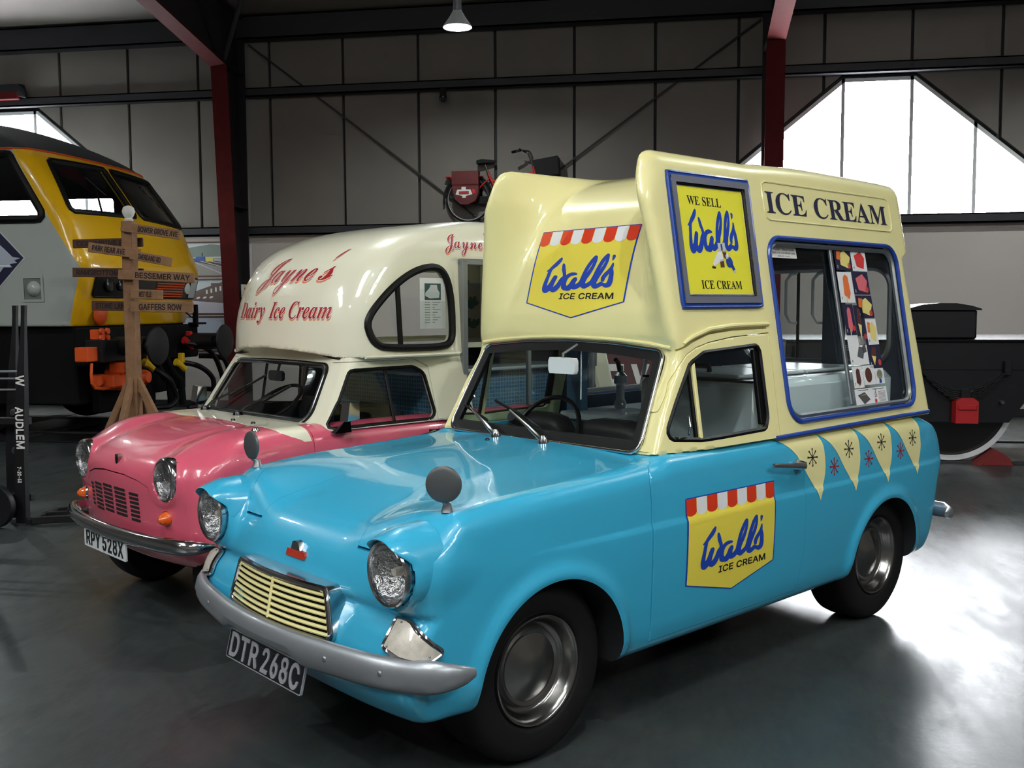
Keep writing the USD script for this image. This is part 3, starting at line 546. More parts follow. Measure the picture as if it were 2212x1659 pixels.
# red portal frames: a tapered column, its haunch and rafter
def portal(x, first):
    t = thing('steel_portal_frame', 'dark red tapered steel column and rafter left of the %s' % ('cream van roof' if first else 'bright gable window, behind the van roof'), 'steel column', kind='structure')
    b = .125; Yf = lambda z: 14.30 - (z - .6) * .062; K = 5.12
    web = [(YW - .15, 0), (YW - .15, EAVE - .02)]
    web = Polygon([(YW - .16, 0), (YW - .16, EAVE - .05), (RIDGE_Y + .5, zc(RIDGE_Y + .5) - .22), (RIDGE_Y + .5, zc(RIDGE_Y + .5) - .62), (11.2, K + .165 * 2.9), (Yf(K), K), (Yf(0), 0)])
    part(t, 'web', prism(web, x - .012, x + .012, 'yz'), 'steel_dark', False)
    part(t, 'flange', hull([(x + s * b, Yf(z) + d, z) for s in (-1, 1) for z in (0, K + .02) for d in (-.012, .012)]), 'steel_red', False)
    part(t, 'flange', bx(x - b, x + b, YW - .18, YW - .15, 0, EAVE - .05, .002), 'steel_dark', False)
    part(t, 'rafter_flange', cat([hull([(x + s * b, y, z + d) for s in (-1, 1) for y, z in ((Yf(K) + .02, K), (11.2, K + .4785)) for d in (-.012, .012)]),
                                  hull([(x + s * b, y, z + d) for s in (-1, 1) for y, z in ((11.2, K + .4785), (RIDGE_Y + .5, zc(RIDGE_Y + .5) - .62)) for d in (-.012, .012)])]), 'steel_red', False)
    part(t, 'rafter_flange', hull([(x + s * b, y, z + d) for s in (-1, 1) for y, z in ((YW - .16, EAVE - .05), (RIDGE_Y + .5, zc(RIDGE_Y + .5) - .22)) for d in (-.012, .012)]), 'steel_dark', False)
    for z in (.9, 3.1, K):
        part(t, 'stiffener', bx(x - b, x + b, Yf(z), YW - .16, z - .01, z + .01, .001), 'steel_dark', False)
    part(t, 'base_plate', bx(x - .2, x + .2, 14.05, YW - .1, 0, .03, .003), 'steel_dark', False)
    return t


portal(-6.62, True); portal(1.33, False)
for x in (-6.62, 1.33):
    n += 1; y = YW - .045
    top(f'trim_{n}', bar((x + (.14 if x < 0 else -.14), y, 5.6), (-2.78, y, 2.80), .014, 8), 'rod', kind='structure')
n += 1; top(f'trim_{n}', bar((-6.5, 13.95, 5.2), (-5.55, 12.9, 6.25), .035, 10), 'rod', kind='structure')

notice = thing('notice_card', 'small white notice card fixed to the dark side of the red column', 'notice', (-6.48, 14.40, 1.83))
part(notice, 'card', bx(0, .01, -.12, .12, -.1, .1, .002), 'cardboard', False)
part(notice, 'printed_mark', bx(.0095, .0115, -.02, .02, -.06, .05, .0005), 'print_black', False)

# ---------------------------------------------------------------- lamps
def pendant(x, y, label):
    t = thing('pendant_lamp', label, 'lamp', (x, y, 4.98), group='pendant lamps under the roof')
    z1 = zc(y) - 4.98
    part(t, 'stem', bar((0, 0, .3), (0, 0, min(z1, .32 + z1)), .012, 8), 'black_matt')
    part(t, 'lamp_holder', lathe([(.0, .36), (.045, .36), (.05, .3), (.055, .2), (.03, .17), (0, .17)], 20), 'alloy')
    part(t, 'shade', lathe([(.035, .20), (.06, .19), (.10, .12), (.17, .02), (.18, .0), (.176, -.002), (.165, .02), (.095, .112), (.055, .18), (.035, .19)], 32), 'enamel')
    part(t, 'bulb', trimesh.creation.icosphere(0, .05).apply_translation((0, 0, .07)), 'bulb_glow', True)
    return t


for k, (x, y) in enumerate(LAMPS):
    pendant(x, y, 'glowing pendant lamp hanging in front of the dark eaves beam' if k == 0 else 'glowing pendant lamp under the roof, row %s from the back wall, %s lamp of it' % (('first', 'second', 'third', 'fourth')[k // 3], ('leftmost', 'middle', 'rightmost')[sorted(range(3), key=lambda i: LAMPS[k // 3 * 3 + i][0]).index(k % 3)]))

camd = thing('security_camera', 'small dark dome camera under the upper wall rail', 'camera', (-3.39, 14.62, 4.62))
part(camd, 'mount', lathe([(0, .17), (.05, .17), (.05, .06), (0, .06)], 16), 'black_matt')
part(camd, 'dome', lathe([(0, .06), (.055, .06), (.06, .03), (.045, -.01), (.02, -.028), (0, -.03)], 16), 'black_gloss')

fl = thing('wall_floodlight', 'dark curved floodlight on the wall above the locomotive', 'floodlight', (-10.45, 14.55, 5.02))
part(fl, 'hood', hull([(dx, dy, dz) for dx in (-.35, .2) for dy, dz in ((0, .1), (.16, .12), (0, .04), (.16, .0))] + [(.27, .05, .02), (.28, .05, -.1), (.26, .14, -.12)]), 'black_matt')
part(fl, 'bracket', bx(-.2, .15, .14, .26, -.02, .06, .01), 'black_matt')
part(fl, 'reflector', bx(-.3, .16, .02, .12, -.13, .03, .01), 'steel_red')

# framed watercolours, one above the other
def picture(z0, z1, x0, x1, label, draw):
    t = thing('framed_picture', label, 'picture', (x0, YW, z0)); w, h = x1 - x0, z1 - z0
    part(t, 'mount_board', bx(.0, w, -.012, 0, 0, h, .001), 'sky_pale', False)
    f = sbox(-.015, -.015, w + .015, h + .015).difference(sbox(0.005, .005, w - .005, h - .005))
    part(t, 'picture_frame', prism(f, -.028, 0), 'frame_brown', False)
    for m, g in draw(w, h):
        p = polys((g if hasattr(g, 'geom_type') else Polygon(g)).intersection(sbox(.006, .006, w - .006, h - .006)))
        if p: part(t, 'painted_area', cat([prism(q, -.0135 - .0004 * draw.n, -.012) for q in p]), m, False); draw.n += 1
    return t


class art:
    def __init__(self, fn): self.fn, self.n = fn, 1
    def __call__(self, w, h): return self.fn(w, h)


def tracks(w, h):
    L = [('pic_green', [(0, .55 * h), (w, .6 * h), (w, .86 * h), (.5 * w, .95 * h), (0, .8 * h)]), ('pic_grey', [(0, 0), (w, 0), (w, .52 * h), (.25 * w, .54 * h), (0, .52 * h)]),
         ('pic_dark', [(.1 * w, .5 * h), (w, .12 * h), (w, .4 * h), (.66 * w, .44 * h), (.3 * w, .53 * h)])]
    L += [('pic_violet', LineString([(.16 * w + k * .1 * w, .5 * h), (.75 * w + k * .42 * w, 0)]).buffer(.006)) for k in range(5)]
    L += [('pic_blue', sbox(.28 * w, .45 * h, .42 * w, .58 * h)), ('pic_blue', [(.1 * w, .5 * h), (.28 * w, .46 * h), (.28 * w, .52 * h)]), ('pic_yellow', sbox(.43 * w, .43 * h, .54 * w, .53 * h)), ('pic_dark', sbox(.37 * w, .6 * h, .385 * w, .7 * h))]
    return L


def street(w, h):
    L = [('pic_yellow', Point(.1 * w, .75 * h).buffer(.06)), ('pic_violet', [(0, 0), (w, 0), (w, .3 * h), (.05 * w, .4 * h), (0, .42 * h)]),
         ('pic_brown', [(.02 * w, .5 * h), (.5 * w, .82 * h), (.5 * w, .9 * h), (.62 * w, .9 * h), (.7 * w, .95 * h), (.74 * w, .84 * h), (w, .92 * h), (w, .26 * h), (.7 * w, .3 * h), (.2 * w, .38 * h)])]
    L += [('mount_white', sbox((.42 + .07 * k) * w, (.58 + .03 * k) * h, (.445 + .07 * k) * w, (.7 + .035 * k) * h)) for k in range(7)]
    L += [('mount_white', affinity.rotate(affinity.scale(Point((.2 + .1 * k) * w, (.45 + .01 * k) * h).buffer(.02, 5), 1.7, .8), 18)) for k in range(4)]
    return L


def spires(w, h):
    L = [('pic_mist', sbox(0, 0, w, h)), ('pic_grey', [(0, 0), (w, 0), (w, .24 * h), (0, .27 * h)]), ('pic_dark', [(.48 * w, .24 * h), (.5 * w, .52 * h), (.52 * w, .34 * h), (.55 * w, .4 * h), (.57 * w, .62 * h), (.6 * w, .38 * h), (.64 * w, .34 * h), (.78 * w, .28 * h), (.78 * w, .24 * h)])]
    return L


picture(2.08, 2.60, -7.76, -6.66, 'framed watercolour of railway tracks with a blue and yellow train, topmost of three', art(tracks))
picture(1.49, 2.02, -7.76, -6.66, 'framed watercolour of a terraced street with parked cars, middle of three', art(street))
picture(.90, 1.43, -7.76, -6.66, 'framed watercolour of pale sky over distant spires, lowest of three', art(spires))

# ================================================================ THE BLUE AND CREAM ICE CREAM VAN
def logo_parts():
    """The shield with its striped awning and brush-lettered name: polygons by colour, x 0..1 to the right, y 0..-1 down."""
    H = homography([(65, 300), (1315, 40), (1305, 1150), (75, 1540)], [(0, 0), (1, 0), (1, -1), (0, -1)])
    S = [[(463, 698, 15), (440, 750, 26), (405, 810, 27), (370, 860, 24), (345, 905, 22), (335, 960, 24), (322, 1050, 24), (310, 1130, 28), (303, 1205, 30), (318, 1262, 36), (350, 1222, 42), (385, 1170, 38), (405, 1100, 32), (425, 1030, 30), (437, 1002, 24)],
         [(345, 895, 18), (300, 942, 8)], [(430, 1010, 28), (405, 1100, 28), (388, 1170, 35), (425, 1215, 40), (465, 1180, 36), (500, 1110, 32), (525, 1030, 28), (548, 985, 22)],
         [(512, 785, 16), (520, 830, 24), (530, 880, 26), (548, 930, 24), (555, 980, 24), (540, 1025, 20)],
         [(700, 895, 16), (660, 905, 24), (610, 940, 25), (578, 1000, 25), (565, 1080, 30), (578, 1145, 38), (622, 1140, 38), (660, 1080, 30), (685, 1010, 28), (705, 965, 20)],
         [(700, 980, 28), (680, 1060, 34), (695, 1105, 34), (740, 1075, 32), (775, 1020, 28)],
         [(783, 1000, 26), (797, 900, 22), (825, 780, 22), (868, 660, 22), (903, 590, 20), (908, 640, 18), (893, 730, 20), (855, 850, 24), (820, 930, 28), (803, 1000, 32), (820, 1060, 32), (870, 1020, 28), (915, 960, 26)],
         [(915, 965, 28), (938, 850, 22), (966, 730, 22), (1003, 610, 22), (1040, 535, 18), (1044, 600, 17), (1026, 700, 20), (988, 810, 24), (955, 900, 28), (935, 980, 32), (950, 1025, 32), (990, 1000, 28), (1022, 962, 24)],
         [(1115, 650, 9), (1110, 700, 17), (1090, 760, 22), (1055, 825, 24), (1035, 880, 24), (1032, 918, 20)], [(1106, 720, 18), (1120, 800, 24), (1120, 880, 28), (1108, 950, 30), (1075, 980, 30), (1040, 970, 24), (1000, 992, 26)],
         [(1110, 540, 18), (1106, 580, 12), (1100, 604, 4)]]
    word = warp(unary_union([stroke(s) for s in S]), H)
    shield = Polygon([(0, .0), (1, .0), (1, -1), (.51, -1.205), (0, -1)]).buffer(-.012).buffer(.012)
    red, white = [], []
    for k in range(9):
        a, b = k / 9, (k + 1) / 9; r = .055
        st = sbox(a + .002, -.16, b - .002, 0).union(affinity.scale(Point((a + b) / 2, -.155).buffer(r, 10), 1, 1.05))
        (white if k % 2 else red).append(st.intersection(sbox(.006, -.3, .994, -.012)))
    H2 = homography([(535, 1335), (1185, 1140), (1180, 1055), (540, 1245)], [(0, 0), (1, 0), (1, 1), (0, 1)])
    ice = affinity.scale(text('ICE CREAM', 'B', 1.0), 1, 1, origin=(0, 0)); b = ice.bounds; ice = affinity.scale(ice, 1 / b[2], 1, origin=(0, 0))
    ice = warp(warp(ice, np.linalg.inv(H2)), H)
    return dict(rim=shield, field=shield.buffer(-.014), red=unary_union(red), white=unary_union(white), word=word, ice=ice)


LOGO = logo_parts()


def put_logo(parent, f, org, w, h, ex, ey, d, step=.03, name='printed_sign'):
    ex, ey = np.asarray(ex, float), np.asarray(ey, float)
    g = lambda k: affinity.scale(LOGO[k], w, h, origin=(0, 0))
    s = part(parent, name, decal(f, g('rim'), org, ex, ey, d, .0010, step), 'print_blue', True, 'yellow shield sign with striped awning and blue script')
    for nm, k, m, l in (('sign_field', 'field', 'print_yellow', .0017), ('awning_stripe', 'red', 'print_red', .0025), ('awning_stripe', 'white', 'print_white', .0025), ('script_lettering', 'word', 'print_blue', .0026), ('block_letter', 'ice', 'print_black', .0026)):
        for q in ([g(k)] if k in ('field', 'word') else polys(g(k))): part(s, nm, decal(f, q, org, ex, ey, d, l, step), m, True)
    return s


_Yz = curve([.15, .26, .30, .38, .50, .62, .70, .755, .80, .86, .92, .96, .99, 1.08], [.60, .652, .682, .699, .706, .709, .710, .709, .707, .703, .697, .690, .681, .65])
_Yx = curve([-3.1, -2.95, -2.7, -2.4, -1.0, 0, .3, .5, .7], [-.06, -.03, -.006, 0, .004, .002, 0, -.006, -.02])
_Tc = curve([.75, .62, .52, .47, .40, .30, .2, 0, -.2, -.4, -.6, -.9], [.66, .72, .772, .802, .836, .872, .905, .945, .966, .978, .992, 1.01])
_Tf = curve([.75, .65, .58, .40, .1, -.17, -.5, -.7], [.845, .864, .876, .905, .935, .948, .965, .985])
_Fz = curve([.15, .25, .30, .40, .48, .54, .575, .592, .606, .618, .632, .66, .70, .775, .85, .98], [.40, .50, .565, .618, .610, .590, .566, .551, .544, .552, .557, .552, .540, .504, .465, .40])
_Bz = curve([.2, .40, .62, .76, .85, .92, .965, 1.02], [2.80, 2.90, 2.94, 2.985, 2.96, 2.90, 2.80, 2.72])
ARCH = ((-.023, .305, .335), (-2.275, .300, .318))


def f_low(P):
    x, y, z = P[:, 0], P[:, 1], P[:, 2]; a = np.abs(y)
    Y = _Yz(z) + _Yx(x)
    Y = Y + .007 * (1 - sstep(.736, .754, z)) * (1 - sstep(-.4, .25, x)) * sstep(.35, .65, z)
    for cx, cz, R in ARCH:
        rho = np.hypot(x - cx, (z - cz)); Y = Y + .017 * np.exp(-((rho - R - .014) / .034) ** 2) * sstep(.22, .36, z)
    w = sstep(.20, .58, a); T = _Tc(x) + (_Tf(x) - _Tc(x)) * w
    T = T + (.992 - T) * sstep(-.56, -.66, x)
    side = a - Y
    f = smax(side, z - T, .075)
    f = smax(f, x - (_Fz(z) - .035 * (a / .65) ** 4), .05)
    f = smax(f, -x - _Bz(z) + .05 * (a / .7) ** 4, .09)
    f = smax(f, .262 + .012 * sstep(.2, .6, x) - z, .02)
    dr = np.hypot(a - .593, z - .7475)
    pod = np.maximum(smax(dr - .112 + .09 * sstep(.46, .12, x), x - .556, .012), .0 - x)
    f = smin(f, pod, .06)
    return np.maximum(f, -np.maximum(dr - .100, .475 - x))


_Fc = curve([.9, .985, 1.2, 1.37, 1.40, 1.43, 1.5, 1.58, 1.75, 1.89, 2.0, 2.1, 2.3], [-.555, -.600, -.713, -.802, -.806, -.800, -.808, -.830, -.880, -.938, -.995, -1.06, -1.2])
_Ff = curve([.9, .985, 1.2, 1.37, 1.42, 1.6, 1.85, 2.07, 2.3], [-.555, -.600, -.713, -.800, -.785, -.762, -.736, -.705, -.68])
_Tm = curve([-3, -2.6, -2, -1.5, -1.3, -1.15, -1.0, -.9, -.7], [2.17, 2.185, 2.19, 2.175, 2.14, 2.09, 2.01, 1.95, 1.83])
_Bu = curve([.9, 1.0, 1.3, 1.785, 1.825, 2.3], [2.80, 2.795, 2.785, 2.775, 2.832, 2.82])


def f_up(P):
    x, y, z = P[:, 0], P[:, 1], P[:, 2]; a = np.abs(y)
    da = .68 - .195 * (z - 1.0) - a - .045 * sstep(-1.0, -.52, x) * sstep(1.45, 1.30, z)
    W = sstep(.20, .03, da) ** 1.3
    F = _Fc(z) + (_Ff(z) - _Fc(z)) * W
    T = _Tm(x); T = T + (2.172 - T) * np.where(T < 2.172, sstep(.20, .04, da), 0)
    f = smax(-da / 1.019, z - T, .07)
    f = smax(f, (x - F), .035 + .02 * sstep(1.35, 1.45, z) + .105 * sstep(1.95, 2.12, z))
    return smax(f, -x - _Bu(z), .06)


def f_up_in(P):
    """The inner skin: 3 cm inside, and the roof wings are solid."""
    x, y, z = P[:, 0], P[:, 1], P[:, 2]; da = .68 - .195 * (z - 1.0) - np.abs(y)
    return f_up(P) + .03 + .16 * sstep(.27, .1, da) * sstep(1.40, 1.55, z) * sstep(-1.35, -1.2, x) + .05 * sstep(-1.3, -1.0, x) * sstep(1.42, 1.5, z)


def split(m, mask):
    def sub(k):
        t = trimesh.Trimesh(m.vertices, m.faces[k], process=False); t.remove_unreferenced_vertices(); return t
    return sub(~mask), sub(mask)


def wheel(parent, x, y, z, r, rim, side, caps='chrome_dull', w=.15, name='wheel'):
    """A road wheel: tyre with a rounded tread, rim and hub cap; side +1 faces +y."""
    ax = 'y' if side > 0 else '-y'
    t = part(parent, name, lathe([(rim * .98, .0), (rim * 1.02, .035), (rim * 1.12, .05), (r * .86, .052), (r * .95, .035), (r * .99, .01), (r, -.02), (r, -w + .03), (r * .98, -w + .0), (r * .86, -w - .03), (rim, -w - .02), (rim * .9, -w)], 64, ax, (x, y, z)), 'tyre', 40)
    part(t, 'wheel_rim', lathe([(rim * 1.03, .034), (rim * 1.0, .046), (rim * .95, .043), (rim * .90, .026), (rim * .86, .0), (rim * .80, -.012), (rim * .7, -.012), (rim * .66, -.02), (0, -.06)], 64, ax, (x, y, z)), caps, 50)
    part(t, 'hub_cap', lathe([(rim * .74, -.016), (rim * .73, -.002), (rim * .69, .006), (rim * .66, .004), (rim * .62, .0), (rim * .31, .021), (0, .042)], 64, ax, (x, y, z)), 'chrome_dull', 20)
    return t


def build_van():
    A = math.radians(-128.568)
    v = thing('ice_cream_van', 'sky blue and pale yellow ice cream van with striped shield signs, nearest the camera', 'van', (-.94501, 3.64929, 0), A)
    MF = manifold3d.Manifold
    low = sdf_mesh(f_low, (-3.06, -.80, .22), (.70, .80, 1.04), .0105)
    if low.volume < 0: low.invert()
    L = to_mf(low)
    cyl = lambda cx, cz, R, s: to_mf(lathe([(0, 0), (R, 0), (R, .5), (0, .5)], 96, 'y', (cx, .44 if s > 0 else -.94, cz)))
    for cx, cz, R in ARCH:
        for s in (1, -1): L = L - cyl(cx, cz, R, s) - to_mf(bx(cx - R, cx + R, .44 if s > 0 else -.94, .94 if s > 0 else -.44, .1, cz, 0) if cx > -1 else bx(cx - R + .03, cx + R - .02, .44 if s > 0 else -.94, .94 if s > 0 else -.44, .1, cz, 0))
    L = L - to_mf(hull([(px, py, z) for z in (.42, 1.2) for px, py in ((-2.70, -.59), (-2.70, .59), (-.80, -.585), (-.80, .585), (-.66, -.5), (-.66, .5))]))
    bon = Polygon([(.75, .395), (.55, .40), (.42, .50), (.32, .57), (.23, .607), (.12, .626), (-.09, .633), (-.31, .640), (-.44, .625), (-.579, .567), (-.594, .3), (-.598, 0)])
    bon = unary_union([bon, affinity.scale(bon, 1, -1, origin=(0, 0))]).buffer(.001)
    bonp = lambda g, z: to_mf(prism(bon.buffer(g), z, 1.2, 'xy'))
    bonnet = L ^ bonp(-.0005, .7745); L = L - bonp(.0006, .7655)
    dl = Polygon([(-.62, 1.02), (-.592, .978), (-.566, .966), (-.540, .956), (-.517, .936), (-.506, .90), (-.508, .826), (-.505, .738), (-.506, .553), (-.512, .376), (-.514, .309), (-1.50, .309), (-1.53, .5), (-1.525, .85), (-1.45, .95), (-1.385, 1.02)])
    doors = {}
    for s in (1, -1):
        q = lambda g: to_mf(prism(dl.buffer(g), .575 if s > 0 else -.9, .9 if s > 0 else -.575, 'xz'))
        doors[s] = L ^ q(-.0007); L = L - q(.0008)
    fg_ = LineString([(-.60, .985), (-.566, .966), (-.540, .956), (-.517, .936), (-.506, .90), (-.508, .826), (-.505, .738), (-.506, .553), (-.512, .376)]).buffer(.0032)
    L = L - to_mf(prism(fg_, .66, .9, 'xz')) - to_mf(prism(fg_, -.9, -.66, 'xz'))
    body = to_tm(L); c = body.triangles_center
    inner = (np.abs(c[:, 1]) < .606) & (c[:, 2] > .415) & (c[:, 0] > -2.715) & (c[:, 0] < -.64)
    b, lin = split(body, inner); c = b.triangles_center
    well = np.zeros(len(c), bool)
    for cx, cz, R in ARCH:
        rho = np.hypot(c[:, 0] - cx, np.maximum(c[:, 2] - cz, 0)); well |= (rho < R + .003) & (np.abs(c[:, 1]) < .69) & (np.abs(c[:, 1]) > .43)
        well |= (np.abs(np.abs(c[:, 1]) - .44) < .004) & (rho < R + .01)
    well |= (c[:, 2] < .2745) & (b.face_normals[:, 2] < -.8)
    b, wl = split(b, well)
    shell = part(v, 'body_shell', b, 'paint_blue', 36, 'sky blue painted lower body')
    part(v, 'wheel_well', wl, 'well_dark', False); part(v, 'cab_lining', lin, 'cab_blue', 30)
    part(v, 'bonnet', to_tm(bonnet), 'paint_blue', 36)
    # ---- upper body
    up = sdf_mesh(lambda P: np.maximum(np.maximum(f_up(P), -f_up_in(P)), .986 - P[:, 2]), (-2.90, -.76, .95), (-.42, .76, 2.26), .0105)
    if up.volume < 0: up.invert()
    U = to_mf(up)
    WS = Polygon([(-.572, .989), (.572, .989), (.530, 1.371), (.27, 1.393), (0, 1.402), (-.27, 1.393), (-.530, 1.371)]).buffer(-.04).buffer(.04, quad_segs=8)
    U = U - to_mf(prism(WS.buffer(-.008), -1.1, -.40, 'yz'))
    GL = Polygon([(-.668, 1.042), (-.754, 1.176), (-.857, 1.322), (-.945, 1.362), (-1.333, 1.382), (-1.318, 1.082), (-1.291, 1.034), (-.861, 1.026)]).buffer(-.03).buffer(.03, quad_segs=6)
    HA = Polygon([(-1.497, 1.857), (-2.672, 1.857), (-2.628, 1.036), (-1.462, 1.033)]).buffer(-.10).buffer(.10, quad_segs=8)
    HF = Polygon([(-1.55, 1.72), (-2.45, 1.72), (-2.42, 1.07), (-1.52, 1.07)]).buffer(-.06).buffer(.06)
    RW = rrect(-.46, .46, 1.235, 1.75, .11)
    U = U - to_mf(prism(GL, -.9, .9, 'xz')) - to_mf(prism(HA.buffer(-.006), .3, .9, 'xz')) - to_mf(prism(HF.buffer(-.006), -.9, -.3, 'xz')) - to_mf(prism(RW, -2.9, -2.6, 'yz'))
    du = Polygon([(-.590, .96), (-.609, .996), (-.671, 1.117), (-.749, 1.250), (-.803, 1.318), (-.841, 1.357), (-.90, 1.382), (-.983, 1.400), (-1.142, 1.418), (-1.411, 1.430), (-1.405, 1.30), (-1.385, 1.05), (-1.385, .97)])
    tops = {}
    for s in (1, -1):
        q = lambda g: to_mf(prism(du.buffer(g), .50 if s > 0 else -.9, .9 if s > 0 else -.50, 'xz'))
        tops[s] = U ^ q(-.0015); U = U - q(.0025)
    # a shallow groove under the drip rail, over each door
    gr = LineString([(-.80, 1.372), (-.882, 1.408), (-.994, 1.437), (-1.153, 1.449), (-1.40, 1.453)]).buffer(.0045, cap_style=2)
    U = U - to_mf(prism(gr, -.9, -.575, 'xz')) - to_mf(prism(gr, .575, .9, 'xz'))
    ub = to_tm(U); c = ub.triangles_center; ub, ul = split(ub, f_up_in(c) < .004)
    roof = part(v, 'upper_body', ub, 'paint_yellow', 36, 'pale yellow upper body with flared roof wings')
    part(v, 'roof_lining', ul, 'cab_navy', 30)
    # ---- side plane helpers: polygons in (distance back, height)
    UP = dict(org=(0, .68, 1.0), ex=(-1, 0, 0), ey=(0, -.195, 1), d=(0, -1, 0))
    NEAR = dict(org=(0, .712, 0), ex=(-1, 0, 0), ey=(0, 0, 1), d=(0, -1, 0))
    FAR = dict(org=(0, -.712, 0), ex=(1, 0, 0), ey=(0, 0, 1), d=(0, 1, 0))
    UPF = dict(org=(0, -.68, 1.0), ex=(1, 0, 0), ey=(0, .195, 1), d=(0, 1, 0))
    # up(): polygon given as (u, z) with z the real height, so shift by the reference height 1.0
    Z1 = lambda g: affinity.translate(g, 0, -1.0)
    flip = lambda g: affinity.scale(g, -1, 1, origin=(0, 0))

    def outline(poly, side, lift, step=.02):
        p = ring_pts(poly, step) * [1, 1] - [0, 1.0]
        if side > 0: return on_body(f_up, p * [-1, 1], **{**UP}, lift=lift)
        return on_body(f_up, p, **UPF, lift=lift)

    def pane_on(poly, side, depth, name, parent, m='glass'):
        o = poly.buffer(.004)
        a, F = flat(o, .1); y = (.68 - .195 * (a[:, 1] - 1.0)) - .045 * sstep(-1.0, -.52, a[:, 0]) - depth
        P = np.stack([a[:, 0], side * y, a[:, 1]], 1); Q = P - [0, side * .004, 0]
        n = len(P); e = trimesh.Trimesh(a_to3(a), F, process=False)
        ed = e.edges[trimesh.grouping.group_rows(e.edges_sorted, require_count=1)]
        W = np.vstack([[(i, j, j + n), (i, j + n, i + n)] for i, j in ed]).reshape(-1, 3)
        part(parent, name, trimesh.Trimesh(np.vstack([P, Q]), np.vstack([F, F[:, ::-1] + n, W]), process=False), m, False)

    a_to3 = lambda a: np.c_[a, np.zeros(len(a))]
    for s in (1, -1):
        d = part(v, 'door', to_tm(doors[s]), 'paint_blue', 36, 'sky blue passenger door with yellow shield sign' if s > 0 else None)
        part(d, 'door_frame', to_tm(tops[s]), 'paint_yellow', 36, 'pale yellow window frame of the door')
        part(d, 'window_seal', tube(outline(GL, s, -.006), .011, 6, True), 'rubber')
        ys = lambda z, x=-.88: s * (.68 - .195 * (z - 1.0) - .045 * sstep(-1.0, -.52, x))
        bar0, bar1 = (-.880, 1.343), (-.863, 1.026)
        part(d, 'divider_bar', beam((bar0[0], ys(bar0[1]) - s * .012, bar0[1]), (bar1[0], ys(bar1[1]) - s * .012, bar1[1]), .020, .022, (0, s, .2)), 'paint_yellow')
        part(d, 'quarter_light_seal', beam((bar0[0] + .022, ys(bar0[1] - .03) - s * .016, bar0[1] - .035), (bar1[0] + .020, ys(bar1[1]) - s * .016, bar1[1] + .004), .014, .018, (0, s, .2)), 'rubber')
        part(d, 'rear_channel', beam((-1.312, ys(1.35, -1.3) - s * .02, 1.36), (-1.297, ys(1.06, -1.3) - s * .02, 1.05), .036, .02, (0, s, .2)), 'rubber')
        pane_on(GL.intersection(sbox(-1.4, 1, -.872, 1.4)), s, .020, 'window_glass', d)
        pane_on(GL.intersection(sbox(-.858, 1, -.5, 1.4)), s, .017, 'quarter_light', d)
        part(d, 'window_catch', tube([(-.80, ys(1.06) - s * .012, 1.05), (-.79, ys(1.06) + s * .004, 1.085), (-.80, ys(1.1) - s * .004, 1.115), (-.805, ys(1.1) - s * .012, 1.12)], .005), 'chrome')
        h0 = on_body(f_low, [(1.47, .865), (1.26, .888), (1.36, .878)] if s > 0 else [(-1.47, .865), (-1.26, .888), (-1.36, .878)], **(NEAR if s > 0 else FAR))
        o = np.array([0, s, 0])
        hd = part(d, 'door_handle', tube([h0[0] + o * .034, h0[2] + o * .044, h0[1] + o * .034, h0[1] + [.010, s * .028, 0]], [.018, .012, .010, .009], 10), 'chrome')
        part(hd.GetParent() if False else d, 'handle_escutcheon', hull([h0[0] + o * q + [dx * k, 0, dz * k] for q, k in ((0, 1), (.036, .8)) for dx, dz in ((-.034, 0), (.034, 0), (0, .026), (0, -.024), (.026, .018), (-.026, -.017), (.026, -.017), (-.026, .018))]), 'chrome')
        if s > 0:
            put_logo(d, f_low, (-.702, .712, .821), .593, .336, (-1, 0, 0), (0, 0, 1), (0, -1, 0))
        part(v, 'drip_rail', tube(on_body(f_up, np.array([(.828, 1.398), (.85, 1.411), (.882, 1.423), (.994, 1.451), (1.153, 1.464), (1.416, 1.468)]) * [1 if s > 0 else -1, 1] - [0, 1], **(UP if s > 0 else UPF), lift=.002), [.006, .009, .010, .010, .010, .009], 8), 'paint_yellow')
    # ---- windscreen
    def shear(m): m.vertices[:, 0] += -.600 - .525 * (m.vertices[:, 2] - .985); return m
    wsx = lambda z: -.600 - .525 * (z - .985)
    part(v, 'windscreen_seal', shear(prism(WS.difference(WS.buffer(-.042)), -.012, .010, 'yz')), 'rubber', False)
    wg = part(v, 'windscreen', shear(prism(WS.buffer(-.038), -.004, .002, 'yz')), 'glass', False)
    rp = ring_pts(WS, .02); part(v, 'chrome_trim', tube(np.c_[wsx(rp[:, 1]) + .010, rp], .0075, 8, True), 'chrome')
    hp = np.array([(y, 1.405 - .03 * (abs(y) / .53) ** 2.2) for y in np.linspace(-.56, .56, 30)])
    part(v, 'header_bead', tube(on_body(f_up, np.c_[hp[:, 0], hp[:, 1] + .012], (-.8, 0, 0), (0, 1, 0), (0, 0, 1), (-1, 0, 0), lift=.002), .008), 'paint_yellow')
    for y0, tip, bl0, bl1 in ((-.195, (-.655, -.453, 1.089), (-.658, -.523, 1.097), (-.630, -.324, 1.042)), (.101, (-.659, -.193, 1.097), (-.675, -.328, 1.130), (-.643, -.078, 1.066))):
        p0 = np.array([-.548, y0, .992]); tip = np.array(tip) + [.03, 0, 0]
        w = part(v, 'windscreen_wiper', tube([p0 + [.012, 0, .012], p0 + (tip - p0) * .3 + [.02, 0, .02], tip], [.010, .008, .005]), 'chrome')
        part(w, 'spindle', lathe([(0, .03), (.012, .028), (.02, .012), (.024, -.01), (0, -.012)], 16, 'z', p0), 'chrome')
        e0, e1 = np.array(bl0), np.array(bl1)
        e0[0], e1[0] = wsx(e0[2]) + .014, wsx(e1[2]) + .014
        part(w, 'wiper_blade', beam(e0, e1, .010, .014), 'rubber')
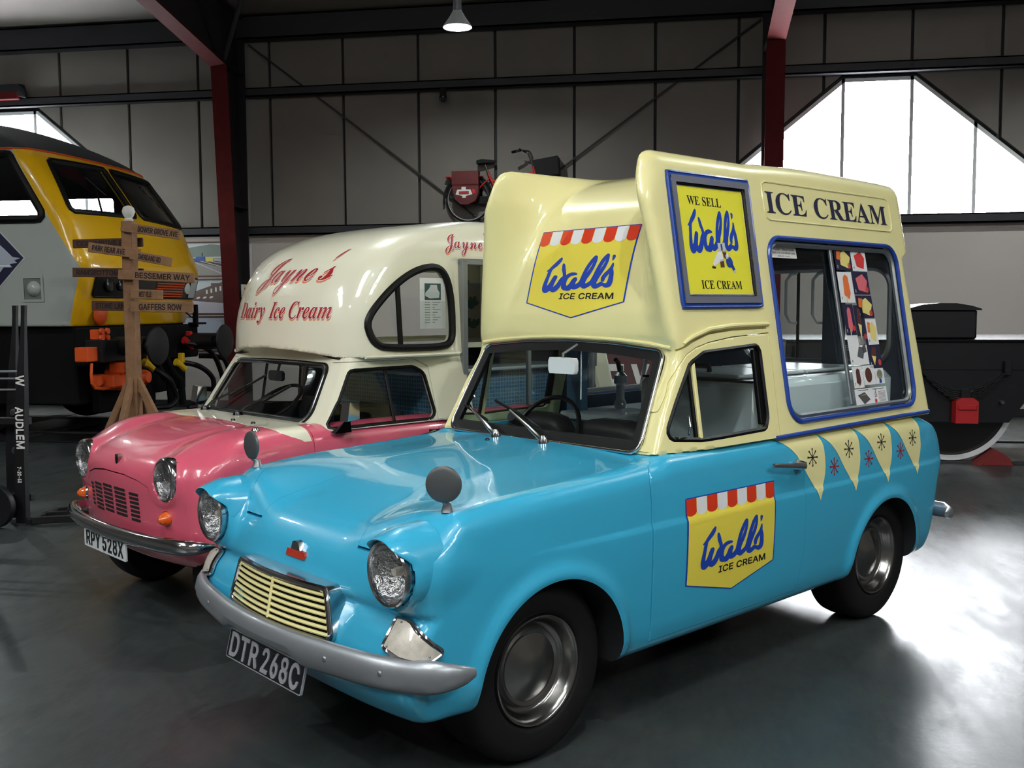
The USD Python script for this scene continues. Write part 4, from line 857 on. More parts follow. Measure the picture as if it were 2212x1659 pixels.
    # ---- printed flags and stars on the flank
    def flag(k):
        o = .3075 * k
        Lf = [(1.353, .984), (1.40, .962), (1.48, .904), (1.56, .806), (1.605, .755), (1.647, .692)]; Rt = [(1.69, .785), (1.703, .849), (1.699, .915), (1.676, .984)]
        c = lambda P: [(float(a), float(b)) for b, a in zip(*(lambda z: (z, PchipInterpolator(np.array(P)[:, 1][::-1] if P[0][1] > P[-1][1] else np.array(P)[:, 1], np.array(P)[:, 0][::-1] if P[0][1] > P[-1][1] else np.array(P)[:, 0])(z)))(np.linspace(P[0][1], P[-1][1], 18)))]
        return affinity.translate(Polygon(c(Lf) + c(Rt)), o, .003 * k - .002)
    def star(cx, cz, r=.036):
        g = [LineString([(cx, cz), (cx + math.sin(q) * r * (1 if i % 2 else .92), cz + math.cos(q) * r * (1 if i % 2 else .92))]).buffer(.0022) for i, q in enumerate(np.arange(8) * math.pi / 4 + .05)]
        g += [Point(cx + math.sin(q) * r, cz + math.cos(q) * r).buffer(.0048) for q in np.arange(8) * math.pi / 4 + .05]
        return unary_union(g + [Point(cx, cz).buffer(.005)])
    for s, W, sg in ((1, NEAR, 1), (-1, FAR, -1)):
        for k in range(4):
            fg = part(v, 'painted_flag', decal(f_low, affinity.scale(flag(k), sg, 1, origin=(0, 0)), **W, lift=.0014, step=.025), 'paint_yellow', True, 'pale yellow painted flag pennant')
            cx, cz = ((1.599, .885), (1.911, .891), (2.217, .894), (2.538, .885))[k]
            part(fg, 'black_star', decal(f_low, star(cx * sg, cz), **W, lift=.0024, step=None), 'print_black', False)
        for cx, cz in ((1.778, .825), (2.09, .828), (2.404, .834)):
            part(v, 'red_star', decal(f_low, star(cx * sg, cz), **W, lift=.0014, step=None), 'print_darkred', False)
        bt = np.array([(1.352, .9905)] + [(q, .9905) for q in np.linspace(1.4, 2.735, 12)])
        part(v, 'belt_trim', tube(np.stack([-bt[:, 0], np.full(len(bt), s * .686), bt[:, 1] + (bt[:, 0] - 1.35) * .01], 1), .010, 8), 'trim_blue')
        # serving hatch with its sliding panes
        HA_ = HA if s > 0 else HF
        t = part(v, 'hatch_frame', tube(outline(HA_.buffer(-.010), s, .004), .011, 8, True), 'trim_blue', label='blue rimmed serving hatch' if s > 0 else None)
        part(t, 'inner_seal', tube(outline(HA_.buffer(-.034), s, -.012), .012, 6, True), 'alloy')
        pane_on(HA_.intersection(sbox(-2.05, 1, -1.4, 1.9)).buffer(-.01), s, .030, 'hatch_pane', t)
        pane_on(HA_.intersection(sbox(-2.8, 1, -2.03, 1.9)).buffer(-.01), s, .018, 'hatch_pane', t)
        yy = lambda z: s * (.68 - .195 * (z - 1.0) - .018)
        zt_ = 1.835 if s > 0 else 1.70; part(t, 'pane_bar', beam((-2.055, yy(zt_), zt_), (-2.035, yy(1.08), 1.08), .024, .014, (0, s, .2)), 'alloy')
    # ---- framed poster, lettering and shields on the upper body
    PO = Polygon([(.866, 2.080), (1.417, 2.084), (1.388, 1.542), (.845, 1.540)])
    ring = lambda a, b: PO.buffer(-a, join_style=2).difference(PO.buffer(-b, join_style=2))
    fr = part(v, 'poster_frame', decal(f_up, Z1(ring(0, .016)), **UP, lift=.010, step=.05), 'trim_blue', False, 'blue rimmed poster frame beside the serving hatch')
    part(fr, 'outer_edge', tube(on_body(f_up, ring_pts(PO, .03) - [0, 1], **UP, lift=.006), .007, 6, True), 'trim_blue')
    part(fr, 'alloy_frame', decal(f_up, Z1(ring(.014, .042)), **UP, lift=.016, step=.05), 'grey_frame', False)
    part(fr, 'frame_lip', tube(on_body(f_up, ring_pts(PO.buffer(-.044, join_style=2), .03) - [0, 1], **UP, lift=.006), .007, 6, True), 'rubber')
    PI = PO.buffer(-.046, join_style=2)
    part(fr, 'poster', decal(f_up, Z1(PI), **UP, lift=.003, step=.06), 'print_white', False)
    part(fr, 'poster_field', decal(f_up, Z1(PI.buffer(-.007, join_style=2)), **UP, lift=.0036, step=.06), 'print_lemon', False)
    pl = lambda g, m, nm, l=.0044: part(fr, nm, decal(f_up, Z1(g), **UP, lift=l, step=.06), m, False)
    for q in polys(affinity.translate(text('WE SELL', 'S', .036, .225), .975, 1.955)) + polys(affinity.translate(text('ICE CREAM', 'S', .034, .275), .990, 1.615)): pl(q, 'print_black', 'poster_letter')
    wd = LOGO['word']; b = wd.bounds; wd = affinity.translate(wd, -b[0], -b[1])
    wd = affinity.affine_transform(wd, [.335 / (b[2] - b[0]), 0, .0, .190 / (b[3] - b[1]), .948, 1.755])
    pl(wd, 'print_blue', 'script_lettering')
    Pg = lambda *p: Polygon(p)
    kid = lambda g: affinity.translate(affinity.scale(g, .0038, .0037, origin=(0, 0)), 1.135, 1.797)
    for m, g in (('canvas_grey', Pg((0, 2), (5, 2), (5, -8), (0, -8))), ('canvas_grey', Pg((8, 2), (13, 3), (13, -8), (8, -8))), ('print_white', Pg((-2, -8), (6, -7), (7, -18), (0, -19), (-11, -24), (-14, -22))), ('ice_brown', Pg((0, -17), (7, -16), (7, -25), (0, -25))),
                 ('ice_brown', Pg((7, -7), (14, -6), (12, -16), (8, -14))), ('print_white', Pg((10, -12), (17, -8), (17, -15), (12, -16))), ('trim_blue', Point(17, -19).buffer(6)), ('trim_blue', Pg((18, -22), (22, -20), (26, -27), (22, -29))), ('print_black', Pg((-15, -24), (-9, -25), (-10, -27), (-16, -26))), ('canvas_grey', Pg((22, -28), (27, -27), (27, -30), (23, -31))), ('print_yellow', Point(19, -11).buffer(2.2))):
        pl(kid(g), m, 'poster_figure', .0052)
    for q in polys(affinity.translate(text('ICE CREAM', 'S', .096, 1.085), 1.545, 1.957)): part(v, 'block_letter', decal(f_up, Z1(q), **UP, lift=.0016, step=.05), 'ice_navy', True, 'dark serif letter above the serving hatch')
    bead = rrect(1.525, 2.675, 1.925, 2.095, .03)
    part(v, 'raised_border', tube(on_body(f_up, ring_pts(bead, .03) - [0, 1], **UP, lift=.0), .0045, 6, True), 'paint_yellow')
    put_logo(v, f_up, (-.87, -.295, 1.888), .590, .325, (0, 1, 0), (0, 0, 1), (-1, 0, 0), .02)
    # notices and the price list inside the serving hatch
    HG = dict(org=(0, .68, 1.0), ex=(-1, 0, 0), ey=(0, -.195, 1))
    def card(parent, name, g, m, depth, label=None):
        a, F = flat(g); P = np.stack([-a[:, 0], .68 - .195 * (a[:, 1] - 1) - depth, a[:, 1]], 1); t = trimesh.Trimesh(P, F, process=False)
        if t.face_normals[:, 1].mean() < 0: t.invert()
        return part(parent, name, t, m, False, label)
    wb = card(v, 'window_sticker', rrect(1.523, 1.770, 1.760, 1.813, .004), 'cardboard', .0255, 'white sticker in the corner of the serving hatch')
    tx = lambda s, x, z, h, w, f='B': affinity.translate(text(s, f, h, w), x, z)
    card(wb, 'sticker_print', unary_union([tx('Whitby', 'S' and 1.575, 1.793, .013, .07, 'S'), tx('Morrison', 1.655, 1.793, .013, .10, 'S')]), 'ice_navy', .0250)
    card(wb, 'sticker_print', unary_union([tx('HERITAGE ICE CREAM VANS', 1.575, 1.779, .008, .185), tx('SINCE 1962', 1.615, 1.7665, .004, .10)]), 'ice_navy', .0250)
    card(wb, 'sticker_crest', Polygon([(1.532, 1.806), (1.565, 1.806), (1.565, 1.782), (1.548, 1.768), (1.532, 1.782)]).difference(Point(1.548, 1.79).buffer(.006)), 'trim_blue', .0250)
    # price list cards: (left, right, bottom, top, background, lolly colour, kind)
    cards = [(2.085, 2.235, 1.715, 1.822, 'ice_navy', 'ice_cream', 0), (2.238, 2.380, 1.715, 1.822, 'print_white', 'ice_red', 1), (2.082, 2.215, 1.56, 1.708, 'print_white', 'ice_orange', 2), (2.218, 2.372, 1.60, 1.712, 'ice_navy', 'ice_pink', 1), (2.222, 2.376, 1.485, 1.595, 'ice_navy', 'ice_cream', 0), (2.085, 2.180, 1.405, 1.552, 'ice_navy', 'ice_pink', 2),
             (2.183, 2.275, 1.355, 1.548, 'ice_navy', 'ice_brown', 3), (2.278, 2.380, 1.355, 1.480, 'print_white', 'ice_cream', 0), (2.082, 2.255, 1.262, 1.398, 'print_white', 'alloy', 4), (2.258, 2.378, 1.245, 1.350, 'ice_navy', 'ice_brown', 3), (2.080, 2.175, 1.155, 1.256, 'print_white', 'ice_brown', 2), (2.178, 2.290, 1.165, 1.258, 'print_white', 'ice_brown', 5), (2.293, 2.378, 1.165, 1.240, 'print_white', 'ice_cream', 6), (2.074, 2.378, .0, 1.150, 'print_white', 'ice_navy', 7)]
    for a, b, c0, c1, bg, col, kd in cards:
        c0 = max(c0, 1.068); w, h = b - a, c1 - c0; u = lambda x, z: (a + x * w, c0 + z * h)
        cd = card(v, 'price_card', sbox(a, c0, b, c1), bg, .0155, 'illustrated ice lolly price card in the serving hatch' if kd != 7 else 'large price card at the foot of the serving hatch')
        P = lambda *q: Polygon([u(*k) for k in q])
        art_ = {0: [(col, P((.3, .25), (.75, .1), (.95, .6), (.6, .9), (.3, .75))), ('ice_orange', P((.1, .5), (.35, .45), (.4, .85), (.15, .9)))], 1: [(col, P((.3, .2), (.75, .1), (.9, .6), (.65, .9), (.2, .7)))], 2: [(col, P((.3, .25), (.6, .1), (.75, .3), (.7, .85), (.5, .92), (.35, .8))), ('ice_cream', P((.4, .0), (.48, .0), (.5, .2), (.42, .2)))],
                3: [(col, P((.2, .55), (.6, .5), (.65, .9), (.35, .95))), ('ice_cream', P((.25, .55), (.6, .5), (.4, .1)))], 4: [(col, P((.4, .3), (.7, .2), (.85, .6), (.55, .65))), ('pic_dark', P((.75, .4), (.95, .45), (.9, .75), (.7, .6)))], 5: [(col, affinity.scale(Point(u(.45, .5)).buffer(1), w * .28, h * .38))], 6: [('pic_green', affinity.scale(Point(u(.5, .6)).buffer(1), w * .32, h * .32)), (col, affinity.scale(Point(u(.5, .6)).buffer(1), w * .24, h * .24)), ('trim_blue', P((.35, .05), (.65, .05), (.62, .3), (.38, .3)))],
                7: [('pic_dark', P((.08, .65), (.3, .8), (.45, .35), (.25, .1))), ('ice_cream', P((.15, .62), (.32, .68), (.34, .58), (.17, .5)))]}[kd]
        if bg == 'ice_navy' or kd == 7: art_.append(('ice_red', affinity.scale(Point(u(.62 if kd == 7 else .82, .22)).buffer(1), min(w, h) * .14, min(w, h) * .14)))
        if kd == 7: art_ += [('print_black', tx('26', *u(.6, .45), .018, .022)), ('print_black', tx('2', *u(.62, .7), .018, None)), ('print_black', unary_union([sbox(*u(.72, .1 + .07 * i), *u(.95, .115 + .07 * i)) for i in range(10)])), ('print_black', unary_union([sbox(*u(.1, .9), *u(.42, .93)), sbox(*u(.55, .9), *u(.92, .93))]))]
        elif kd < 5: art_.append(('print_white' if bg == 'ice_navy' else 'print_black', tx(str((3 + int(a * 1000)) % 7 + 3), *u(.08, .1), .013, None)))
        for m, g in art_: card(cd, 'card_picture', g.intersection(sbox(a, c0, b, c1)), m, .0150)
    # ---- front: grille, lamps, bumper, plate, badge
    gx = lambda y, z: .628 + (.635 - z) * .19 - .030 * (y / .3) ** 2
    GR = Polygon([(-.288, .640), (.288, .640), (.342, .483), (-.342, .483)]).buffer(-.02).buffer(.02)
    gq = ring_pts(GR, .02); ga, gF = flat(GR, .05); g = part(v, 'grille', slab(np.c_[gx(ga[:, 0], ga[:, 1]) - .022, ga], gF, np.array([-.06, 0, 0])), 'black_matt', False, 'chrome framed grille with pale yellow slats')
    gb, gbF = flat(GR.buffer(.010).difference(GR.buffer(-.008)), .04)
    part(g, 'grille_frame', cat([tube(np.c_[gx(gq[:, 0], gq[:, 1]) + .004, gq], .010, 8, True), slab(np.c_[gx(gb[:, 0], gb[:, 1]) + .002, gb], gbF, np.array([-.085, 0, 0]))]), 'chrome')
    for i in range(7):
        z = .622 - i * .0200; hw = .281 + i * .0072
        part(g, 'slat', tube([(gx(y, z) + .001, y, z) for y in np.linspace(-hw, hw, 18)], .0062, 6), 'paint_yellow', False)
    part(g, 'centre_bar', tube([(gx(0, z) + .006, 0, z) for z in np.linspace(.632, .497, 6)], .0055, 6), 'paint_yellow', False)
    for s in (-1, 1):
        at = (.558, s * .593, .7475)
        hl = part(v, 'headlamp', lathe([(.098, -.01), (.102, .012), (.103, .020), (.099, .026), (.092, .022), (.090, .012)], 56, 'x', at), 'chrome', 40, 'round headlamp with fluted glass')
        part(hl, 'reflector', lathe([(.091, .014), (.085, -.01), (.06, -.04), (.03, -.055), (0, -.058)], 48, 'x', at), 'lens_inner')
        part(hl, 'bulb', lathe([(0, .0), (.012, -.004), (.016, -.02), (.012, -.05)], 16, 'x', at), 'lamp_white')
        part(hl, 'lens', lathe([(.091, .014), (.08, .026), (.055, .037), (.028, .042), (0, .044)], 56, 'x', at), 'glass_lens')
        part(hl, 'lens_flute', cat([tube([(at[0] + .04 - (dy * dy + dz * dz) * 3.4, at[1] + dy, at[2] + dz) for dz in np.linspace(-1, 1, 7) * math.sqrt(max(.0805 ** 2 - dy * dy, 0)) * .96], .0013, 4) for dy in np.linspace(-.07, .07, 15)]), 'glass_lens')
        th = np.linspace(0, 2 * math.pi, 73)[:-1]; cz_, sy_ = np.cos(th), np.sin(th)       # bezel with its visor; th = 0 at the top
        xf = .552 + .054 * sstep(.30, .88, cz_); out = 1 - .17 * np.clip(sy_, 0, 1) ** 2
        rows = [(.103, np.full(72, .53)), (.1045, xf - .002), (.1085, xf + .002), (.1135, xf - .004), (.122, xf - .028), (.136 * out, xf - .07), (.142 * out, np.full(72, .44))]
        bz = np.vstack([np.c_[x_, at[1] + s * r_ * sy_, at[2] + r_ * cz_ * (1 if r_ is not None else 1)] for r_, x_ in rows]); nb = 72
        part(hl, 'visor_bezel', trimesh.Trimesh(bz, [f_ for i in range(len(rows) - 1) for j in range(nb) for f_ in ((i * nb + j, i * nb + (j + 1) % nb, (i + 1) * nb + (j + 1) % nb), (i * nb + j, (i + 1) * nb + (j + 1) % nb, (i + 1) * nb + j))], process=False), 'paint_blue', 50, 'blue visor over the lamp')
        # corner lamp
        q = s * .70711; ex = np.array([-.70711, q, 0]); dd = np.array([-.70711, -q, 0]); 
        tri = rounded([(.0035, .52), (.047, .604), (.078, .597), (.13, .550), (.165, .512), (.134, .496), (.06, .503)], .006)
        org = np.array([.55, s * .55, 0]) + ex * 0
        base = decal(f_low, tri.buffer(.008), org, ex, (0, 0, 1), dd, .006, .02)
        il = part(v, 'corner_lamp', base, 'chrome', True, 'white glass corner lamp in a chrome rim')
        rr = ring_pts(tri.buffer(.006), .008); part(il, 'lamp_rim', tube(on_body(f_low, rr, org, ex, (0, 0, 1), dd, lift=.010), .007, 6, True), 'chrome')
        lens = decal(f_low, tri.buffer(-.003), org, ex, (0, 0, 1), dd, .020, .012); part(il, 'lamp_lens', lens, 'lamp_white', True)
        cs = on_body(f_low, [(.06, .585), (.02, .524), (.13, .512)], org, ex, (0, 0, 1), dd, lift=.022)
        part(il, 'lens_screw', cat([trimesh.creation.icosphere(1, .0035).apply_translation(p) for p in cs]), 'alloy')
        # fender mirror
        m0 = np.array([.383, s * .621, .998]); b0 = on_body(f_low, [(.364, s * .614)], (0, 0, .9), (1, 0, 0), (0, 1, 0), (0, 0, -1))[0]
        yaw = .66 if s > 0 else 0.; Rm = trimesh.transformations.rotation_matrix(yaw, (0, 0, 1), m0)
        mr = part(v, 'fender_mirror', lathe([(0, .012), (.045, .010), (.056, .004), (.058, -.004), (.052, -.008), (0, -.008)], 40, 'x', m0).apply_transform(Rm), 'mirror_back', 40, 'round grey fender mirror')
        part(mr, 'mirror_stalk', tube([m0 + [-.0, 0, -.02], m0 + [-.004, 0, -.055], b0 + [.0, 0, .025], b0], [.007, .007, .013, .020], 12), 'alloy')
        part(mr, 'mirror_glass', lathe([(0, -.0095), (.051, -.009), (.05, -.0085), (0, -.0085)], 32, 'x', m0).apply_transform(Rm), 'chrome')
    from scipy.interpolate import CubicSpline
    half = np.array([(.40, .788), (.50, .765), (.588, .66), (.650, .45), (.688, .22), (.700, 0)]); hp_ = np.vstack([half * [1, -1], half[:-1][::-1]])
    k = np.r_[0, np.cumsum(np.hypot(*np.diff(hp_, axis=0).T))]; t = np.linspace(0, k[-1], 61); PX, PY = CubicSpline(k, hp_[:, 0])(t), CubicSpline(k, hp_[:, 1])(t)
    prof = [(-.018, .050), (-.006, .056), (.008, .052), (.020, .036), (.026, .012), (.024, -.014), (.016, -.034), (.006, -.046), (-.006, -.050), (-.018, -.046)]
    V, F = [], []; nP = len(prof)
    for i in range(61):
        tx_, ty_ = np.gradient(PX)[i], np.gradient(PY)[i]; nx, ny = ty_, -tx_; l = math.hypot(nx, ny); nx, ny = nx / l, ny / l
        e = min(1, (min(i, 60 - i) + .4) / 5) ** .5; dip = .022 * (1 - sstep(.20, .27, abs(PY[i])))
        for a, b in prof: V.append((PX[i] + nx * a * e, PY[i] + ny * a * e, .452 + (b * e if b > 0 else (b + dip) * e)))
    for i in range(60):
        for j in range(nP):
            q = (j + 1) % nP; F += [(i * nP + j, i * nP + q, (i + 1) * nP + q), (i * nP + j, (i + 1) * nP + q, (i + 1) * nP + j)]
    F += [(0, j + 1, j) for j in range(1, nP - 1)] + [(60 * nP, 60 * nP + j, 60 * nP + j + 1) for j in range(1, nP - 1)]
    bm = trimesh.Trimesh(V, F, process=False); bm.fix_normals()
    bp = part(v, 'front_bumper', bm, 'silver_paint', 50, 'silver painted front bumper')
    for y in (-.62, -.40, .40, .62):
        x = float(np.interp(y, PY, PX)) + .024; part(bp, 'bumper_bolt', trimesh.creation.icosphere(2, .010).apply_transform(np.diag([.6, 1, 1, 1])).apply_translation((x, y, .462)), 'alloy')
    rb = np.array([(-2.87, -.735), (-2.93, -.722), (-2.985, -.67), (-3.005, -.4), (-3.01, 0), (-3.005, .4), (-2.985, .67), (-2.93, .722), (-2.87, .735)])
    rm = tube(np.c_[rb, np.full(9, .452)], [.010, .022, .028, .030, .030, .030, .028, .022, .010], 12); rm.vertices[:, 2] = .452 + (rm.vertices[:, 2] - .452) * 1.5
    part(v, 'rear_bumper', rm, 'silver_paint', 50, 'rounded silver rear bumper')
    pa, pb = np.array([.664, 0, .401]), np.array([.688, 0, .302]); pu = pa - pb; ph = np.linalg.norm(pu); pu /= ph; pn = np.cross([0, 1, 0], pu)
    def on_plate(g, d0, d1, w, h, up, n, c):
        m = prism(g, d0, d1, 'xy'); q = m.vertices.copy(); m.vertices = c + q[:, :1] * np.array([0, 1., 0]) + q[:, 1:2] * up + q[:, 2:] * n; return m
    c0 = pb
    pl_ = part(v, 'number_plate', on_plate(rrect(-.259, .259, 0, ph, .008), -.006, .002, 0, 0, pu, pn, c0), 'plate_silver', False, 'black number plate with silver characters')
    part(pl_, 'plate_face', on_plate(rrect(-.255, .255, .004, ph - .004, .006), .0015, .0026, 0, 0, pu, pn, c0), 'plate_black', False)
    for s_, x0, wd_ in (('DTR', -.236, .198), ('268C', -.008, .244)):
        g_ = text(s_, 'B', .080, wd_, gap=60); g_ = affinity.translate(g_, x0, .012)
        for one in polys(g_): part(pl_, 'plate_character', on_plate(one, .002, .0055, 0, 0, pu, pn, c0), 'plate_silver', False)
    part(v, 'plate_bracket', bx(.60, .672, -.10, .10, .33, .39, .005), 'black_matt')
    bc = on_body(f_low, [(0, .70)], (.5, 0, 0), (0, 1, 0), (0, 0, 1), (-1, 0, 0))[0]
    bg = part(v, 'bonnet_badge', hull([(bc[0] + dx - (z * .2), y, .698 + z) for dx in (-.01, .010) for y, z in ((-.060, -.013), (.060, -.013), (.056, .012), (-.056, .012), (.064, .0))]), 'badge_red', False, 'small red and chrome bonnet badge')
    part(bg, 'badge_crown', hull([(bc[0] + dx - .004, y, .711 + z) for dx in (-.01, .012) for y, z in ((-.030, 0), (.030, 0), (-.018, .028), (.018, .028), (0, .032))]), 'chrome', 40)
    part(v, 'washer_jet', lathe([(0, .008), (.008, .006), (.010, 0)], 12, 'z', (-.47, -.16, .985)), 'black_gloss')
    # ---- wheels
    for x in (0, -2.30):
        for s in (1, -1): wheel(v, x, s * .60, .3187, .3187, .188, s)
    # ---- cab and shop fittings seen through the glass
    part(v, 'dashboard', cat([bx(-.86, -.66, -.56, .56, .86, .965, .02), bx(-.84, -.70, -.5, -.1, .95, .985, .012)]), 'cab_dark')
    sw = np.array([math.cos(.55), 0, math.sin(.55)]); sc = np.array([-.86, -.225, .955]); e1 = np.array([0, 1., 0]); e2 = np.array([-math.sin(.55), 0, math.cos(.55)])
    st = part(v, 'steering_wheel', tube([sc + .205 * (math.cos(q) * e1 + math.sin(q) * e2) for q in np.arange(40) / 40 * 2 * math.pi], .011, 8, True), 'black_gloss')
    part(st, 'steering_spokes', cat([bar(sc, sc + .20 * (math.cos(q) * e1 + math.sin(q) * e2), .009) for q in (.2, math.pi - .2, -math.pi / 2)]), 'black_gloss'); part(st, 'steering_column', bar(sc, sc + sw * .22, .03), 'cab_dark')
    for y, nm in ((.09, 'seat'), (-.36, 'seat')):
        back = hull([(x, y + yy_ * .19, z) for x in (-1.02, -.93) for yy_, z in ((-1, .5), (1, .5), (-1, .98), (1, .98), (-.75, 1.035), (.75, 1.035), (-.4, 1.05), (.4, 1.05))] + [(-.905, y + q * .14, z) for q in (-1, 1) for z in (.55, 1.0)])
        s1 = part(v, nm, back, 'seat_black', 50); part(s1, 'seat_cushion', bx(-1.0, -.72, y - .19, y + .19, .50, .64, .03), 'seat_black')
    mc = np.array([-.715, .05, 1.298]); mi = part(v, 'rear_view_mirror', hull([mc + np.array([dx * k, y * .078, z * .034]) for dx, k in ((-.012, 1), (.012, 1)) for y, z in ((-1, -.6), (1, -.6), (-1, .6), (1, .6), (-.9, 1), (.9, 1), (-.9, -1), (.9, -1))]), 'white_plastic', 40, 'white backed interior mirror')
    part(mi, 'mirror_stem', tube([mc + [-.0, 0, .0], mc + [.0, .0, .05], (-.79, .06, 1.385)], .006), 'alloy'); part(mi, 'pull_cord', tube([(-.80, .075, 1.38), (-.80, .073, 1.15)], .003, 6), 'white_plastic')
    fz = part(v, 'freezer_chest', bx(-2.64, -1.42, -.15, .545, .45, 1.215, .035), 'freezer', 40, 'white chest freezer behind the seats')
    part(fz, 'freezer_lid', cat([bx(-2.60, -2.05, -.12, .40, 1.213, 1.235, .008), bx(-2.03, -1.48, -.12, .40, 1.213, 1.235, .008)]), 'freezer')
    part(fz, 'lid_handle', tube([(-1.60, -.02, 1.235), (-1.60, -.02, 1.262), (-1.60, .15, 1.262), (-1.60, .15, 1.235)], .014), 'black_gloss')
    part(fz, 'lid_gasket', bx(-2.62, -1.44, -.13, .50, 1.2055, 1.2165, .003), 'rubber')
    ct = part(v, 'serving_counter', bx(-2.60, -1.30, -.56, -.17, .98, 1.02, .008), 'freezer', 40); part(ct, 'counter_front', bx(-2.58, -1.32, -.55, -.18, .45, .98, .01), 'freezer_dark')
    tp = part(v, 'dispenser_tap', lathe([(.03, 0), (.034, .02), (.022, .05), (.022, .12), (.034, .13), (.034, .17), (.014, .19), (.014, .22), (0, .225)], 20, 'z', (-1.62, -.43, 1.02)), 'alloy'); part(tp, 'tap_lever', tube([(-1.62, -.43, 1.2), (-1.60, -.43, 1.26), (-1.58, -.43, 1.275)], .012), 'black_gloss')
    part(v, 'bulkhead_post', bx(-1.44, -1.37, -.585, -.485, .45, 1.4, .01), 'cab_blue')
    part(v, 'bulkhead_header', hull([(x, s_ * (.64 - .195 * (z - 1.0)), z) for x in (-1.46, -1.40) for s_ in (-1, 1) for z in (1.46, 2.05)]), 'cab_navy')
    rw = part(v, 'rear_window', prism(RW.buffer(.006), -2.775, -2.768, 'yz'), 'glass', False); rq = ring_pts(RW, .03); part(rw, 'window_seal', tube(np.c_[np.full(len(rq), -2.752), rq], .018, 8, True), 'alloy')
    part(rw, 'centre_post', bx(-2.76, -2.70, .09, .20, 1.22, 1.78, .006), 'cab_navy'); part(rw, 'slider_bar', bx(-2.76, -2.745, -.10, -.085, 1.25, 1.75, .003), 'rubber')
    for y, q in ((.085, -.06), (-.095, -.05)): part(rw, 'grab_handle', tube([(-2.745, y, 1.735), (-2.715, y + q * .5, 1.725), (-2.71, y + q, 1.69), (-2.71, y + q, 1.50), (-2.715, y + q * .5, 1.455), (-2.745, y, 1.45)], .009), 'white_plastic')
    ht = affinity.translate(text('HERITAGE', 'B', .028, .20), -.25, 1.302); part(rw, 'sign_writing', prism(ht, -2.7785, -2.7765, 'yz').apply_transform(np.diag([1, -1, 1, 1])) if 0 else prism(affinity.translate(affinity.scale(text('HERITAGE', 'B', .028, .20), -1, 1, origin=(0, 0)), .25, 1.302), -2.7785, -2.7765, 'yz'), 'mount_white', False)
    return v


VAN = build_van()

# ================================================================ THE PINK AND CREAM ICE CREAM VAN
M['tile_check'] = usdkit.material(stage, '/World/Looks/tile_check', {
    'g': ('texture_coordinate', {}), 'mp': ('mapping', {'rotation': (math.pi / 2, 0, 0)}), 'sx': ('separate_xyz', {}), 'ad': ('math', {'math_type': 'add'}), 'c': ('combine_xyz', {}),
    'b': ('brick_texture', {'offset': 0., 'scale': 1., 'brick_width': .024, 'row_height': .024, 'mortar_size': .0035, 'color1': srgb(62, 128, 178), 'color2': srgb(92, 156, 196), 'mortar': srgb(150, 186, 204)}),
    'p': ('principled_bsdf', {'roughness': .3, 'coat_weight': .4})},
    [('g.object', 'sx.vector'), ('sx.x', 'ad.value1'), ('sx.y', 'ad.value2'), ('ad.value', 'c.x'), ('sx.z', 'c.y'), ('c.vector', 'b.vector'), ('b.color', 'p.base_color')], surface='p.BSDF')
_pY = curve([.1, .25, .30, .42, .55, .65, .75, .85, .92, .97, 1.05], [.64, .675, .70, .735, .745, .747, .744, .735, .722, .705, .68])
_pF = curve([.1, .25, .33, .36, .42, .50, .60, .68, .74, .80, .85, .95], [.30, .33, .37, .39, .415, .432, .440, .446, .444, .425, .37, .25])
_pT = curve([-2.8, -.34, -.05, .1, .25, .35, .42, .5], [.955, .955, .945, .925, .888, .855, .815, .77])
PARCH = ((.0, .27, .305), (-2.27, .27, .30))


def f_plow(P):
    x, y, z = P[:, 0], P[:, 1], P[:, 2]; a = np.abs(y)
    Y = _pY(z) - .03 * sstep(.1, .45, x)
    for cx, cz, R in PARCH: Y = Y + .016 * np.exp(-((np.hypot(x - cx, z - cz) - R - .012) / .03) ** 2) * sstep(.22, .34, z)
    T = _pT(x) + .020 * np.exp(-((a - .50) / .10) ** 2) * sstep(-.25, .15, x) - .012 * np.exp(-((a - .36) / .06) ** 2) * sstep(-.2, .2, x)
    f = smax(a - Y, z - T, .12)
    f = smax(f, x - (_pF(z) - .075 * (a / .62) ** 2.2), .10)
    f = smax(f, -x - 2.62, .08)
    dr = np.hypot(a - .488, z - .739)
    f = np.maximum(smin(f, np.maximum(smax(dr - .104, x - .388, .012), .1 - x), .05), -np.maximum(dr - .092, .345 - x))
    return smax(f, .31 - .04 * sstep(-.5, -.8, x) - z, .02)


def f_pcab(P):
    x, y, z = P[:, 0], P[:, 1], P[:, 2]; a = np.abs(y)
    Y = .715 - .30 * (z - .93) + .035 * sstep(-1.05, -1.25, x)
    f = smax(a - Y, x - (-.327 - .62 * (z - .937) - .03 * (a / .6) ** 4), .06)
    f = smax(f, z - 1.33, .02)
    return smax(f, -x - 2.62, .06)


_cF = curve([1.2, 1.30, 1.45, 1.60, 1.75, 1.86, 1.94, 2.0, 2.06, 2.2], [-.425, -.425, -.435, -.470, -.545, -.650, -.78, -.93, -1.2, -2.0])
_cT = curve([-2.8, -2.4, -1.6, -1.2, -.9, -.4], [2.05, 2.075, 2.065, 2.04, 2.03, 2.03])


def f_pcan(P):
    x, y, z = P[:, 0], P[:, 1], P[:, 2]; a = np.abs(y)
    Y = .675 - .06 * (z - 1.3) - .012 * sstep(1.84, 1.80, z) * sstep(-1.2, -1.3, x)
    f = smax(a - Y, x - (_cF(z) - .15 * (a / .6) ** 2.4), .16)
    f = smax(f, z - _cT(x), .22)
    return smax(f, -x - 2.66, .10)


